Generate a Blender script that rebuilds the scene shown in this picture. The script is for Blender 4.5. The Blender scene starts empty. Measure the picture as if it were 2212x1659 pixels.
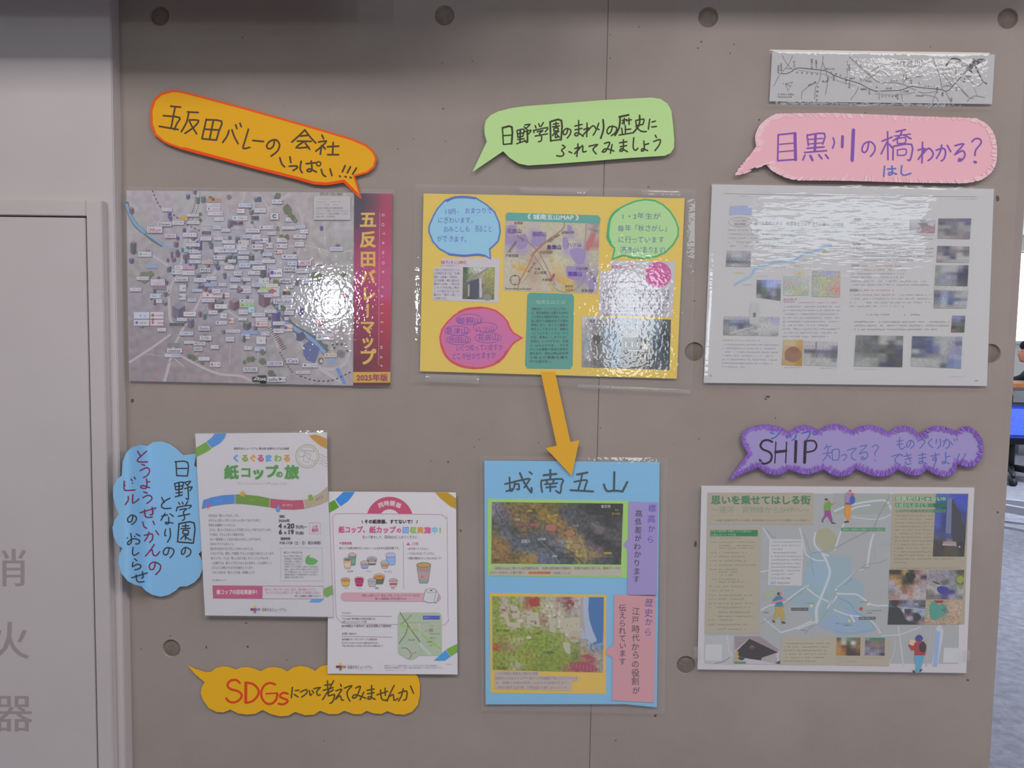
import bpy, bmesh, math, random
from mathutils import Vector, Matrix, noise
from mathutils.geometry import tessellate_polygon

# ------------------------------------------------------------------ camera
S = bpy.context.scene
COL = S.collection
W, H, F = 2212.0, 1659.0, 1720.0
EYE = 1.30          # camera height
DIST = 1.274        # distance to the concrete wall (plane y = 0)
down = Vector((-398.0, 23800.0, F)).normalized()
_r = Vector((51000.0, 0.0, -F)); _r.y = -(_r.x * -398.0 + _r.z * F) / 23800.0
right = _r.normalized(); fwd = right.cross(down)
def axis(i): return Vector((right[i], fwd[i], -down[i]))
CAM = Vector((0.0, -DIST, EYE))
cd = bpy.data.cameras.new('camera'); cam = bpy.data.objects.new('camera', cd); COL.objects.link(cam)
cd.sensor_width = 36.0; cd.lens = 36.0 * F / W; cd.clip_start = 0.01; cd.clip_end = 100
ex, ey, ez = axis(0), -axis(1), -axis(2)
cam.matrix_world = Matrix(((ex.x, ey.x, ez.x, CAM.x), (ex.y, ey.y, ez.y, CAM.y), (ex.z, ey.z, ez.z, CAM.z), (0, 0, 0, 1)))
S.camera = cam

def at(px, py, d=0.0):
    """point of the place seen at photograph pixel (px, py), d metres in front of the wall plane"""
    c = Vector((px - W / 2, py - H / 2, F))
    v = Vector((c.dot(right), c.dot(fwd), -c.dot(down)))
    t = (-d - CAM.y) / v.y
    return CAM + v * t

# ------------------------------------------------------------------ light and exposure
wd = bpy.data.worlds.new('world'); S.world = wd; wd.use_nodes = True
wd.node_tree.nodes['Background'].inputs[0].default_value = (1.0, 0.97, 0.96, 1)
wd.node_tree.nodes['Background'].inputs[1].default_value = 0.13
def area(name, loc, target, sx, sy, power, color=(1, 1, 1)):
    l = bpy.data.lights.new(name, 'AREA'); l.shape = 'RECTANGLE'; l.size = sx; l.size_y = sy
    l.energy = power; l.color = color
    o = bpy.data.objects.new(name, l); COL.objects.link(o); o.location = loc
    o.rotation_euler = (Vector(target) - Vector(loc)).to_track_quat('-Z', 'Y').to_euler()
    return o
WARM = (1.0, 0.955, 0.925)
area('ceiling_or_fill_light', (-0.75, -1.35, 2.55), (-0.75, -1.34, 0), 1.2, 0.5, 18, WARM)
area('ceiling_or_fill_light', (0.95, -1.35, 2.55), (0.95, -1.34, 0), 1.2, 0.5, 16, WARM)
area('ceiling_or_fill_light', (1.75, -2.5, 2.55), (1.75, -2.49, 0), 0.6, 0.3, 4, WARM)
area('ceiling_or_fill_light', (2.6, 2.4, 2.55), (2.6, 2.41, 0), 1.2, 0.6, 40, (0.95, 0.97, 1.0))
area('ceiling_or_fill_light', (3.3, -0.9, 2.55), (3.3, -0.89, 0), 1.2, 0.6, 44, WARM)  # fill light added to brighten the chamfer and the sides facing right
area('ceiling_or_fill_light', (4.5, 4.4, 2.55), (4.5, 4.41, 0), 1.2, 0.6, 95, (0.95, 0.97, 1.0))  # unseen lamp set here to brighten the blue chair back
# area lights added far behind the camera to make glints in the laminated sheets
area('glint_light', (-1.99, -6.3, 1.51), (-0.3, 0, 1.35), 0.30, 0.40, 13, (0.85, 0.95, 1.0))
area('glint_light', (0.85, -6.3, 1.35), (0.1, 0, 1.3), 0.42, 0.95, 12, (0.85, 0.95, 1.0))
area('glint_light', (2.75, -6.3, 2.30), (0.4, 0, 1.4), 1.5, 0.45, 11, (0.75, 0.9, 1.0))
S.view_settings.view_transform = 'Standard'; S.view_settings.look = 'None'
S.view_settings.exposure = 0.23; S.view_settings.gamma = 1.0; S.view_settings.use_curve_mapping = False
S.cycles.use_denoising = True
S.cycles.max_bounces = 6; S.cycles.transparent_max_bounces = 12

# ------------------------------------------------------------------ colours and materials
def lin(c): return c / 12.92 if c <= 0.04045 else ((c + 0.055) / 1.055) ** 2.4
K = 0.74
def C(h):
    """hex as it looks under the room light -> surface colour"""
    if isinstance(h, tuple): return h
    if len(h) == 3: h = h[0] * 2 + h[1] * 2 + h[2] * 2
    return tuple(min(0.93, lin(int(h[i:i + 2], 16) / 255) / K) for i in (0, 2, 4)) + (1.0,)

def material(name, color=None, rough=0.8, spec=0.3, metal=0.0, attr=False, bump=None, mottle=None, emit=None, coat=0.0):
    m = bpy.data.materials.new(name); m.use_nodes = True
    nt = m.node_tree; b = nt.nodes['Principled BSDF']
    b.inputs['Roughness'].default_value = rough; b.inputs['Metallic'].default_value = metal
    b.inputs['Specular IOR Level'].default_value = spec
    b.inputs['Coat Weight'].default_value = coat
    if attr:
        a = nt.nodes.new('ShaderNodeAttribute'); a.attribute_name = 'ink'
        nt.links.new(a.outputs['Color'], b.inputs['Base Color'])
    elif color: b.inputs['Base Color'].default_value = C(color)
    if mottle:
        sc, col2, lo, hi = mottle
        tc = nt.nodes.new('ShaderNodeTexCoord'); n = nt.nodes.new('ShaderNodeTexNoise'); n.inputs['Scale'].default_value = sc
        n.inputs['Detail'].default_value = 6; n.inputs['Roughness'].default_value = 0.62
        mr = nt.nodes.new('ShaderNodeMapRange'); mr.inputs[1].default_value = lo; mr.inputs[2].default_value = hi
        mx = nt.nodes.new('ShaderNodeMix'); mx.data_type = 'RGBA'
        mx.inputs[6].default_value = C(color); mx.inputs[7].default_value = C(col2)
        nt.links.new(tc.outputs['Object'], n.inputs['Vector']); nt.links.new(n.outputs['Fac'], mr.inputs[0])
        nt.links.new(mr.outputs[0], mx.inputs[0]); nt.links.new(mx.outputs[2], b.inputs['Base Color'])
    if bump:
        sc, st, dist = bump
        tc = nt.nodes.new('ShaderNodeTexCoord'); n = nt.nodes.new('ShaderNodeTexNoise'); n.inputs['Scale'].default_value = sc
        n.inputs['Detail'].default_value = 4
        bp = nt.nodes.new('ShaderNodeBump'); bp.inputs['Strength'].default_value = st; bp.inputs['Distance'].default_value = dist
        nt.links.new(tc.outputs['Object'], n.inputs['Vector']); nt.links.new(n.outputs['Fac'], bp.inputs['Height'])
        nt.links.new(bp.outputs[0], b.inputs['Normal'])
    if emit:
        b.inputs['Emission Color'].default_value = emit[0]; b.inputs['Emission Strength'].default_value = emit[1]
    return m

PAPER = material('paper_and_ink', attr=True, rough=0.75, spec=0.25)
INK = material('printed_ink', attr=True, rough=0.6, spec=0.25)

def film_material(name, haze, dist, rough=0.02, scale=150.0, sq=1.0):
    m = bpy.data.materials.new(name); m.use_nodes = True; nt = m.node_tree
    for n in list(nt.nodes): nt.nodes.remove(n)
    out = nt.nodes.new('ShaderNodeOutputMaterial'); tr = nt.nodes.new('ShaderNodeBsdfTransparent')
    gl = nt.nodes.new('ShaderNodeBsdfGlossy'); gl.inputs['Roughness'].default_value = rough
    df = nt.nodes.new('ShaderNodeBsdfDiffuse'); df.inputs['Color'].default_value = (0.75, 0.75, 0.77, 1)
    m1 = nt.nodes.new('ShaderNodeMixShader'); m1.inputs[0].default_value = haze
    m2 = nt.nodes.new('ShaderNodeMixShader'); fr = nt.nodes.new('ShaderNodeFresnel'); fr.inputs[0].default_value = 1.5
    ge = nt.nodes.new('ShaderNodeNewGeometry'); mr = nt.nodes.new('ShaderNodeMapRange'); mr.inputs[3].default_value = 1.5; mr.inputs[4].default_value = 1 / 1.5   # the same sheet from either side
    nt.links.new(ge.outputs['Backfacing'], mr.inputs[0]); nt.links.new(mr.outputs[0], fr.inputs[0])
    tc = nt.nodes.new('ShaderNodeTexCoord'); n = nt.nodes.new('ShaderNodeTexNoise'); n.inputs['Scale'].default_value = scale
    n.inputs['Detail'].default_value = 1.2
    mp = nt.nodes.new('ShaderNodeMapping'); mp.inputs['Scale'].default_value = (sq, 1, 1); mp.inputs['Rotation'].default_value = (0, 0.12, 0)
    bp = nt.nodes.new('ShaderNodeBump'); bp.inputs['Strength'].default_value = 1.0; bp.inputs['Distance'].default_value = dist
    L = nt.links
    L.new(tc.outputs['Object'], mp.inputs['Vector']); L.new(mp.outputs[0], n.inputs['Vector']); L.new(n.outputs['Fac'], bp.inputs['Height'])
    L.new(bp.outputs[0], gl.inputs['Normal']); L.new(bp.outputs[0], fr.inputs['Normal'])
    L.new(tr.outputs[0], m1.inputs[1]); L.new(df.outputs[0], m1.inputs[2])
    L.new(fr.outputs[0], m2.inputs[0]); L.new(m1.outputs[0], m2.inputs[1]); L.new(gl.outputs[0], m2.inputs[2])
    L.new(m2.outputs[0], out.inputs['Surface'])
    return m
FILM = film_material('laminate_film', 0.08, 0.00019)
FILM_STREAK = film_material('laminate_film_streaked', 0.08, 0.00021, sq=0.22, scale=170.0)
TAPE = film_material('clear_tape', 0.16, 0.0002)

def tag(o, label=None, cat=None, group=None, kind=None):
    if label: o['label'] = label
    if cat: o['category'] = cat
    if group: o['group'] = group
    if kind: o['kind'] = kind
    return o
def link_mesh(name, verts, faces, mat, parent=None, colors=None, origin=None, smooth=False):
    """verts in world space; origin = world position of the thing they belong to"""
    if origin is None:
        origin = Vector((0, 0, 0))
    me = bpy.data.meshes.new(name)
    me.from_pydata([tuple(Vector(v) - origin) for v in verts], [], faces)
    if colors is not None:
        ca = me.color_attributes.new('ink', 'FLOAT_COLOR', 'CORNER')
        buf = []
        for fc in colors:
            for c in fc: buf.extend(c)
        ca.data.foreach_set('color', buf)
    if smooth: me.shade_smooth()
    me.materials.append(mat); me.update()
    o = bpy.data.objects.new(name, me); COL.objects.link(o)
    if parent is not None: o.parent = parent
    return o

# ------------------------------------------------------------------ glyphs of the bundled interface font
_gl = {}
def _mesh_of(s, off):
    c = bpy.data.curves.new('glyph', 'FONT'); c.body = s; c.resolution_u = 3; c.offset = off
    o = bpy.data.objects.new('glyph', c); COL.objects.link(o); bpy.context.view_layer.update()
    m = o.evaluated_get(bpy.context.evaluated_depsgraph_get()).to_mesh()
    vs = [(v.co.x, v.co.y) for v in m.vertices]; fs = [tuple(p.vertices) for p in m.polygons]
    o.evaluated_get(bpy.context.evaluated_depsgraph_get()).to_mesh_clear()
    bpy.data.objects.remove(o); bpy.data.curves.remove(c)
    return vs, fs
_bar = None
def glyph(ch, off=0.0):
    global _bar
    k = (ch, off)
    if k not in _gl:
        if ch == ' ': _gl[k] = ([], [], 0.3)
        elif ch == '\u3000': _gl[k] = ([], [], 1.0)
        else:
            vs, fs = _mesh_of(ch, off)
            if ord(ch) > 0x2000: adv = 1.0
            else:
                if _bar is None: _bar = max(x for x, y in _mesh_of('l', 0)[0])
                adv = max(x for x, y in _mesh_of(ch + 'l', 0)[0]) - _bar
            _gl[k] = (vs, fs, adv)
    return _gl[k]

# ------------------------------------------------------------------ pieces of paper and ink, traced in photograph pixels
def spline(p, n=5, closed=False):
    if len(p) < 3: return list(p)
    out = []; N = len(p)
    rng = range(N) if closed else range(N - 1)
    for i in rng:
        a = p[(i - 1) % N] if (closed or i > 0) else p[i]
        b = p[i]; c = p[(i + 1) % N]
        d = p[(i + 2) % N] if (closed or i + 2 < N) else c
        for j in range(n):
            t = j / n
            out.append(tuple(0.5 * (2 * b[k] + (c[k] - a[k]) * t + (2 * a[k] - 5 * b[k] + 4 * c[k] - d[k]) * t * t
                                    + (3 * b[k] - a[k] - 3 * c[k] + d[k]) * t ** 3) for k in (0, 1)))
    if not closed: out.append(p[-1])
    return out
def parse(s): return [tuple(float(q) for q in w.split(',')) for w in s.split()]

class Thing:
    def __init__(s, name, label, cat, px, py, dep=0.003, group=None):
        s.dep = dep if callable(dep) else (lambda x, y: dep)
        s.o = bpy.data.objects.new(name, None); s.o.empty_display_size = 0.05; COL.objects.link(s.o)
        s.org = at(px, py, 0); s.o.location = s.org
        tag(s.o, label, cat, group)
class Piece:
    """one mesh: flat areas of colour; z = height above the thing's own depth in mm"""
    def __init__(s, thing, name, z=0.0, frame=None, parent=None, mat=None, thick=0.0, label=None, kind=None):
        s.t, s.name, s.z, s.fr, s.par, s.mat, s.thick, s.label, s.kind = thing, name, z, frame or (0, 0, 1), parent, mat or INK, thick, label, kind
        s.v = []; s.f = []; s.c = []; s.lvl = 0.0; s.auto = 0.0; s.rnd = random.Random(name + str(z))
    def pt(s, x, y, z=None):
        ox, oy, k = s.fr; X, Y = ox + x / k, oy + y / k
        return at(X, Y, s.t.dep(X, Y) + (s.z + (s.lvl + s.auto if z is None else z)) * 0.001)
    def bump(s):
        s.auto += 0.0022; return s.lvl + s.auto
    def poly(s, p, col, smooth=0, thick=None):
        if isinstance(p, str): p = parse(p)
        if smooth: p = spline(p, smooth, True)
        col = C(col); b = len(s.v); n = len(p); s.bump()
        s.v += [s.pt(x, y) for x, y in p]
        tris = tessellate_polygon([[Vector((x, y, 0)) for x, y in p]])
        for t in tris: s.f.append(tuple(b + i for i in t)); s.c.append([col] * 3)
        th = s.thick if thick is None else thick
        if th:
            s.v += [s.pt(x, y, s.lvl + s.auto - th) for x, y in p]
            for i in range(n):
                j = (i + 1) % n; s.f.append((b + i, b + j, b + n + j, b + n + i)); s.c.append([col] * 4)
            for t in tris: s.f.append(tuple(b + n + i for i in t)); s.c.append([col] * 3)
        return s
    def rect(s, x0, y0, x1, y1, col): return s.poly([(x0, y0), (x1, y0), (x1, y1), (x0, y1)], col)
    def rrect(s, x0, y0, x1, y1, r, col, sk=0.0):
        p = []
        for cx, cy, a in ((x1 - r, y0 + r, -90), (x1 - r, y1 - r, 0), (x0 + r, y1 - r, 90), (x0 + r, y0 + r, 180)):
            for i in range(6):
                t = math.radians(a + 18 * i); p.append((cx + r * math.cos(t), cy + r * math.sin(t)))
        return s.poly([(x, y + sk * (x - x0)) for x, y in p], col)
    def ell(s, cx, cy, rx, ry, col, n=28, rot=0):
        c, d = math.cos(rot), math.sin(rot)
        return s.poly([(cx + rx * math.cos(a) * c - ry * math.sin(a) * d, cy + rx * math.cos(a) * d + ry * math.sin(a) * c)
                       for a in (2 * math.pi * i / n for i in range(n))], col)
    def line(s, p, w, col, smooth=3, closed=False, cap=True):
        """one continuous ribbon with mitred bends and round ends; it climbs a few microns so that crossings never coincide"""
        if isinstance(p, str): p = parse(p)
        q = spline(p, smooth, closed) if smooth and len(p) > 2 else list(p)
        q = [v for i, v in enumerate(q) if i == 0 or math.dist(v, q[i - 1]) > 1e-4]
        N = len(q)
        if N < 2: return s
        col = C(col); r = w / 2; b = len(s.v); base = s.bump()
        nrm = []
        for i in range(N):
            a = q[i - 1] if (i > 0 or closed) else None; c = q[(i + 1) % N] if (i < N - 1 or closed) else None
            v = []
            if a: L = math.dist(a, q[i]); v.append(((q[i][0] - a[0]) / L, (q[i][1] - a[1]) / L))
            if c: L = math.dist(c, q[i]) or 1; v.append(((c[0] - q[i][0]) / L, (c[1] - q[i][1]) / L))
            tx, ty = sum(e[0] for e in v), sum(e[1] for e in v); L = math.hypot(tx, ty) or 1; tx, ty = tx / L, ty / L
            k = min(1.6, 1 / max(0.3, abs(tx * v[0][0] + ty * v[0][1]))); nrm.append((-ty * k, tx * k, tx, ty))
        for i in range(N):
            z = base + 0.003 * i / N; x, y = q[i]; nx, ny = nrm[i][:2]
            s.v.append(s.pt(x + nx * r, y + ny * r, z)); s.v.append(s.pt(x - nx * r, y - ny * r, z))
        for i in range(N if closed else N - 1):
            j = (i + 1) % N; s.f.append((b + 2 * i, b + 2 * j, b + 2 * j + 1, b + 2 * i + 1)); s.c.append([col] * 4)
        if cap and not closed and w > 1.2:
            for i, sg in ((0, -1), (N - 1, 1)):
                x, y = q[i]; nx, ny, tx, ty = nrm[i]; z = base + 0.003 * i / N; e = len(s.v)
                for k in (1, 2, 3):
                    t = math.pi * k / 4; s.v.append(s.pt(x + r * (nx * math.cos(t) + tx * sg * math.sin(t)), y + r * (ny * math.cos(t) + ty * sg * math.sin(t)), z))
                s.f.append((b + 2 * i, e, e + 1, e + 2, b + 2 * i + 1)); s.c.append([col] * 5)
        return s
    def ring(s, cx, cy, rx, ry, w, col, n=24, a0=0, a1=360):
        full = abs(a1 - a0) >= 360
        m = n if full else n + 1
        p = [(cx + rx * math.cos(math.radians(a0 + (a1 - a0) * i / n)), cy + ry * math.sin(math.radians(a0 + (a1 - a0) * i / n))) for i in range(m)]
        return s.line(p, w, col, 0, full)
    def dash(s, p, w, col, on, off, smooth=4):
        if isinstance(p, str): p = parse(p)
        q = spline(p, smooth)
        acc = 0; cur = [q[0]]; draw = True
        for a, b in zip(q, q[1:]):
            L = math.hypot(b[0] - a[0], b[1] - a[1]); pos = 0
            while L - pos > 1e-6:
                need = (on if draw else off) - acc; step = min(need, L - pos); pos += step; acc += step
                pnt = (a[0] + (b[0] - a[0]) * pos / L, a[1] + (b[1] - a[1]) * pos / L); cur.append(pnt)
                if acc >= (on if draw else off) - 1e-6:
                    if draw: s.line(cur, w, col, 0, cap=False)
                    cur = [pnt]; draw = not draw; acc = 0
        return s
    def ink(s, strokes, w, col, smooth=3):
        """strokes separated by ';'; a leading 'w12 ' changes the width of that stroke"""
        for st in strokes.split(';'):
            st = st.strip()
            if not st: continue
            ww = w
            if st[0] == 'w': a, st = st.split(' ', 1); ww = float(a[1:])
            s.line(st, ww, col, smooth)
        return s
    def text(s, txt, x, y, h, col, x1=None, dy=0.0, bold=0.0, rot=0.0, jit=0.0, sx=1.0, mid=False, shear=0.0):
        """x = left edge, y = middle of the line, h = em height; x1 stretches to a right edge; dy = slope"""
        s.bump(); col = C(col); gl = [glyph(ch) for ch in txt]; stamps = [(0, 0)] if bold < .009 else ([(-bold, 0), (bold, 0)] if bold < .02 else [(-bold, -bold), (bold, bold), (-bold, bold), (bold, -bold)]); tot = sum(g[2] for g in gl)
        if not tot: return s
        kx = (x1 - x) / (tot * h) if x1 is not None else sx
        if mid: x -= tot * h * kx / 2
        cr, sr = math.cos(rot), math.sin(rot); cur = 0
        for g in gl:
            vs, fs, adv = g
            jx, jy, jr, js = (s.rnd.uniform(-1, 1) * jit * h * 0.12, s.rnd.uniform(-1, 1) * jit * h * 0.12, s.rnd.uniform(-1, 1) * jit * 0.12, 1 + s.rnd.uniform(-1, 1) * jit * 0.13)
            cj, sj = math.cos(jr), math.sin(jr); b = len(s.v)
            for q, (ax, ay) in enumerate(stamps):
                b = len(s.v); zz = s.lvl + s.auto + 0.002 * q
                for gx, gy in vs:
                    u, w = (gx - adv / 2) * js + ax, -(gy - 0.38) * js + ay
                    u, w = u * cj - w * sj, u * sj + w * cj
                    X = (cur + adv / 2 + u) * h * kx + jx; Y = w * h + jy
                    Y += dy * X
                    s.v.append(s.pt(x + X * cr - Y * sr, y + X * sr + Y * cr, zz))
                for f in fs: s.f.append(tuple(b + i for i in f)); s.c.append([col] * len(f))
            cur += adv
        return s
    def vtext(s, txt, x, y0, y1, h, col, bold=0.0, jit=0.0, dx=0.0):
        n = len(txt)
        for i, ch in enumerate(txt):
            y = y0 + (y1 - y0) * (i + 0.5) / n
            s.text(ch, x + dx * (y - y0), y, h, col, bold=bold, jit=jit, mid=True)
        return s
    def rows(s, x0, y0, x1, n, pitch, h, col, dy=0.0, dens=0.8, last=0.6, dx=0.0):
        """rows of print too small to read in the photograph: only the grey grain of the glyphs"""
        col = C(col); R = s.rnd; s.bump()
        for r in range(n):
            y = y0 + r * pitch; x = x0 + dx * r; e = x1 + dx * r
            if r == n - 1: e = x + (e - x) * last
            while x < e:
                wd = h * R.uniform(0.7, 1.0)
                if R.random() < dens:
                    for k in range(2):
                        yy = y + dy * (x - x0) + R.uniform(-0.35, 0.3) * h; b = len(s.v); hh = h * R.uniform(0.14, 0.24); xa = x + R.uniform(0, 0.25) * wd; xb = x + wd * R.uniform(0.7, 1)
                        s.v += [s.pt(xa, yy), s.pt(xb, yy), s.pt(xb, yy + hh), s.pt(xa, yy + hh)]; s.f.append((b, b + 1, b + 2, b + 3)); s.c.append([col] * 4)
                    xx = x + R.uniform(0.2, 0.8) * wd; b = len(s.v); yy = y + dy * (x - x0)
                    zz = s.lvl + s.auto + 0.004; s.v += [s.pt(xx, yy - h * .4, zz), s.pt(xx + h * .17, yy - h * .4, zz), s.pt(xx + h * .17, yy + h * .4, zz), s.pt(xx, yy + h * .4, zz)]; s.f.append((b, b + 1, b + 2, b + 3)); s.c.append([col] * 4)
                x += wd * 1.12
        return s
    def photo(s, quad, rows, nx, ny, noise_amt=0.1, nscale=0.5, seed=0.0):
        """a printed picture: a coarse matrix of colours, smoothly blended on a fine grid, with grain"""
        m = [[C(c) for c in r.split()] for r in rows]; R, Q = len(m), len(m[0]); b = len(s.v); s.bump()
        (ax, ay), (bx, by), (cx, cy), (dx, dy) = parse(quad) if isinstance(quad, str) else quad
        cols = []
        for j in range(ny + 1):
            v = j / ny
            for i in range(nx + 1):
                u = i / nx
                x = (ax * (1 - u) + bx * u) * (1 - v) + (dx * (1 - u) + cx * u) * v
                y = (ay * (1 - u) + by * u) * (1 - v) + (dy * (1 - u) + cy * u) * v
                s.v.append(s.pt(x, y))
                fu, fv = min(max(u * Q - 0.5, 0), Q - 1.001), min(max(v * R - 0.5, 0), R - 1.001)
                iu, iv = int(fu), int(fv); fu -= iu; fv -= iv
                fu = min(1, max(0, (fu - 0.2) / 0.6)); fv = min(1, max(0, (fv - 0.2) / 0.6))
                iu2, iv2 = min(iu + 1, Q - 1), min(iv + 1, R - 1)
                g = 1 + noise_amt * 2.2 * noise.noise(Vector((i * nscale, j * nscale, seed))) + noise_amt * 0.8 * noise.noise(Vector((i * nscale * 2.7, j * nscale * 2.7, seed + 9)))
                cols.append(tuple(min(0.95, max(0.003, g * ((m[iv][iu][k] * (1 - fu) + m[iv][iu2][k] * fu) * (1 - fv) + (m[iv2][iu][k] * (1 - fu) + m[iv2][iu2][k] * fu) * fv))) for k in range(3)) + (1.0,))
        for j in range(ny):
            for i in range(nx):
                q = (j * (nx + 1) + i, j * (nx + 1) + i + 1, (j + 1) * (nx + 1) + i + 1, (j + 1) * (nx + 1) + i)
                s.f.append(tuple(b + k for k in q)); s.c.append([cols[k] for k in q])
        return s
    def blob(s, cx, cy, r, col, n=9, sx=1.0, sy=1.0):
        R = s.rnd
        return s.poly([(cx + r * sx * R.uniform(.65, 1.15) * math.cos(2 * math.pi * i / n), cy + r * sy * R.uniform(.65, 1.15) * math.sin(2 * math.pi * i / n)) for i in range(n)], col)
    def build(s):
        o = link_mesh(s.name, s.v, s.f, s.mat, s.par or s.t.o, s.c, s.t.org)
        if s.label: o['label'] = s.label
        if s.kind or s.name in ('lettering', 'map_lettering', 'white_lettering', 'rim_stroke', 'road_print', 'caption_lettering', 'picture_detail', 'crayon_rim', 'chalk_rim', 'panel_lettering'): o['kind'] = s.kind or 'stuff'
        return o

def film(thing, quad, z=1.6, amp=0.5, name='laminate_film', n=(44, 32), seed=1.0, mat=None, wl=1.0, drop=True):
    """clear laminate lying over a sheet, a little wavy, its rim closed towards the wall"""
    (ax, ay), (bx, by), (cx, cy), (dx, dy) = parse(quad); nx, ny = n; v = []; f = []
    for j in range(ny + 1):
        for i in range(nx + 1):
            u, w = i / nx, j / ny
            x = (ax * (1 - u) + bx * u) * (1 - w) + (dx * (1 - u) + cx * u) * w
            y = (ay * (1 - u) + by * u) * (1 - w) + (dy * (1 - u) + cy * u) * w
            h = 0.28 * amp * (1.0 + noise.noise(Vector((x * 0.012 * wl, y * 0.012 * wl, seed))) + 0.35 * noise.noise(Vector((x * 0.04 * wl, y * 0.03 * wl, seed + 5))))
            if drop and (i in (0, nx) or j in (0, ny)): h = -min(z * 0.45, 0.8)
            v.append(at(x, y, thing.dep(x, y) + (z + h) * 0.001))
    for j in range(ny):
        for i in range(nx):
            q = j * (nx + 1) + i; f.append((q, q + nx + 1, q + nx + 2, q + 1))
    return link_mesh(name, v, f, mat or FILM, thing.o, None, thing.org, True)
# ------------------------------------------------------------------ the setting
CONC = material('concrete', '90857f', rough=0.85, spec=0.2, mottle=(4.5, '877c76', 0.35, 0.7), bump=(60, 0.25, 0.0015))
CONC_D = material('concrete_plug', '756a63', rough=0.9, spec=0.1, mottle=(60, '6a5f58', 0.4, 0.65), bump=(220, 0.5, 0.001))
PIT = material('concrete_pit', '5c524e', rough=0.95, spec=0.05)
SEAL = material('joint_filler', '766b66', rough=0.9, spec=0.1)
STEEL = material('painted_steel', 'aea7a8', rough=0.45, spec=0.35, mottle=(2.0, 'a7a09f', 0.4, 0.7))
GAP = material('shadow_gap', '4a4240', rough=0.9, spec=0.05)
GREYINK = material('grey_lettering', '857c7c', rough=0.6)
WHITE = material('ceiling_white', 'd0d0d0', rough=0.9)
CARPET = material('carpet', '8a8e9c', rough=1.0, spec=0.0, mottle=(22, '6f7280', 0.3, 0.7), bump=(300, 0.8, 0.004))

def box(name, a, b, mat, parent=None, origin=None, bevel=0.0, kind=None, label=None):
    bm = bmesh.new(); bmesh.ops.create_cube(bm, size=1.0)
    o0 = origin or Vector((0, 0, 0)); a = Vector(a); b = Vector(b); c = (a + b) / 2 - o0; s = b - a
    for v in bm.verts: v.co = Vector((v.co.x * s.x + c.x, v.co.y * s.y + c.y, v.co.z * s.z + c.z))
    if bevel: bmesh.ops.bevel(bm, geom=list(bm.edges), offset=bevel, segments=2, affect='EDGES')
    me = bpy.data.meshes.new(name); bm.to_mesh(me); bm.free(); me.materials.append(mat)
    o = bpy.data.objects.new(name, me); COL.objects.link(o)
    if parent: o.parent = parent
    if kind: o['kind'] = kind
    if label: o['label'] = label
    return o

XL = at(258, 500, 0.0).x - 0.10           # the concrete runs on behind the steel partition
XS = at(1294, 820, 0.0).x                 # the joint between two pours
XR = at(2171, 830, 0.0).x                 # start of the chamfer at the free end
CH = 0.030; TH = 0.20; ZT = 2.60
wb = bpy.data.objects.new('wall_back', None); COL.objects.link(wb); wb['kind'] = 'structure'
wb['label'] = 'fair-faced grey concrete wall with a vertical joint and round tie holes'
HOLES = [(345, 34), (960, 33), (1530, 37), (2177, 40), (1500, 760), (2140, 764), (370, 1401), (1482, 1437)]
RH = 0.0155; DH = 0.0035
def panel(x0, x1):
    v = []; f = []
    loops = [[Vector((x0, 0, 0)), Vector((x1, 0, 0)), Vector((x1, 0, ZT)), Vector((x0, 0, ZT))]]
    ctr = [at(*h) for h in HOLES if x0 < at(*h).x < x1]
    for c in ctr: loops.append([Vector((c.x + RH * math.cos(k * math.pi / 12), 0, c.z + RH * math.sin(k * math.pi / 12))) for k in range(24)])
    flat = [p for l in loops for p in l]
    tris = tessellate_polygon([[Vector((p.x, p.z, 0)) for p in l] for l in loops])
    v = [tuple(p) for p in flat]; f = [tuple(t) for t in tris]
    i = 4
    for c in ctr:
        b = len(v)
        v += [(c.x + RH * 0.93 * math.cos(k * math.pi / 12), DH, c.z + RH * 0.93 * math.sin(k * math.pi / 12)) for k in range(24)]
        for k in range(24): f.append((i + k, i + (k + 1) % 24, b + (k + 1) % 24, b + k))
        i += 24
    return v, f, ctr
G = 0.0008
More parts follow.
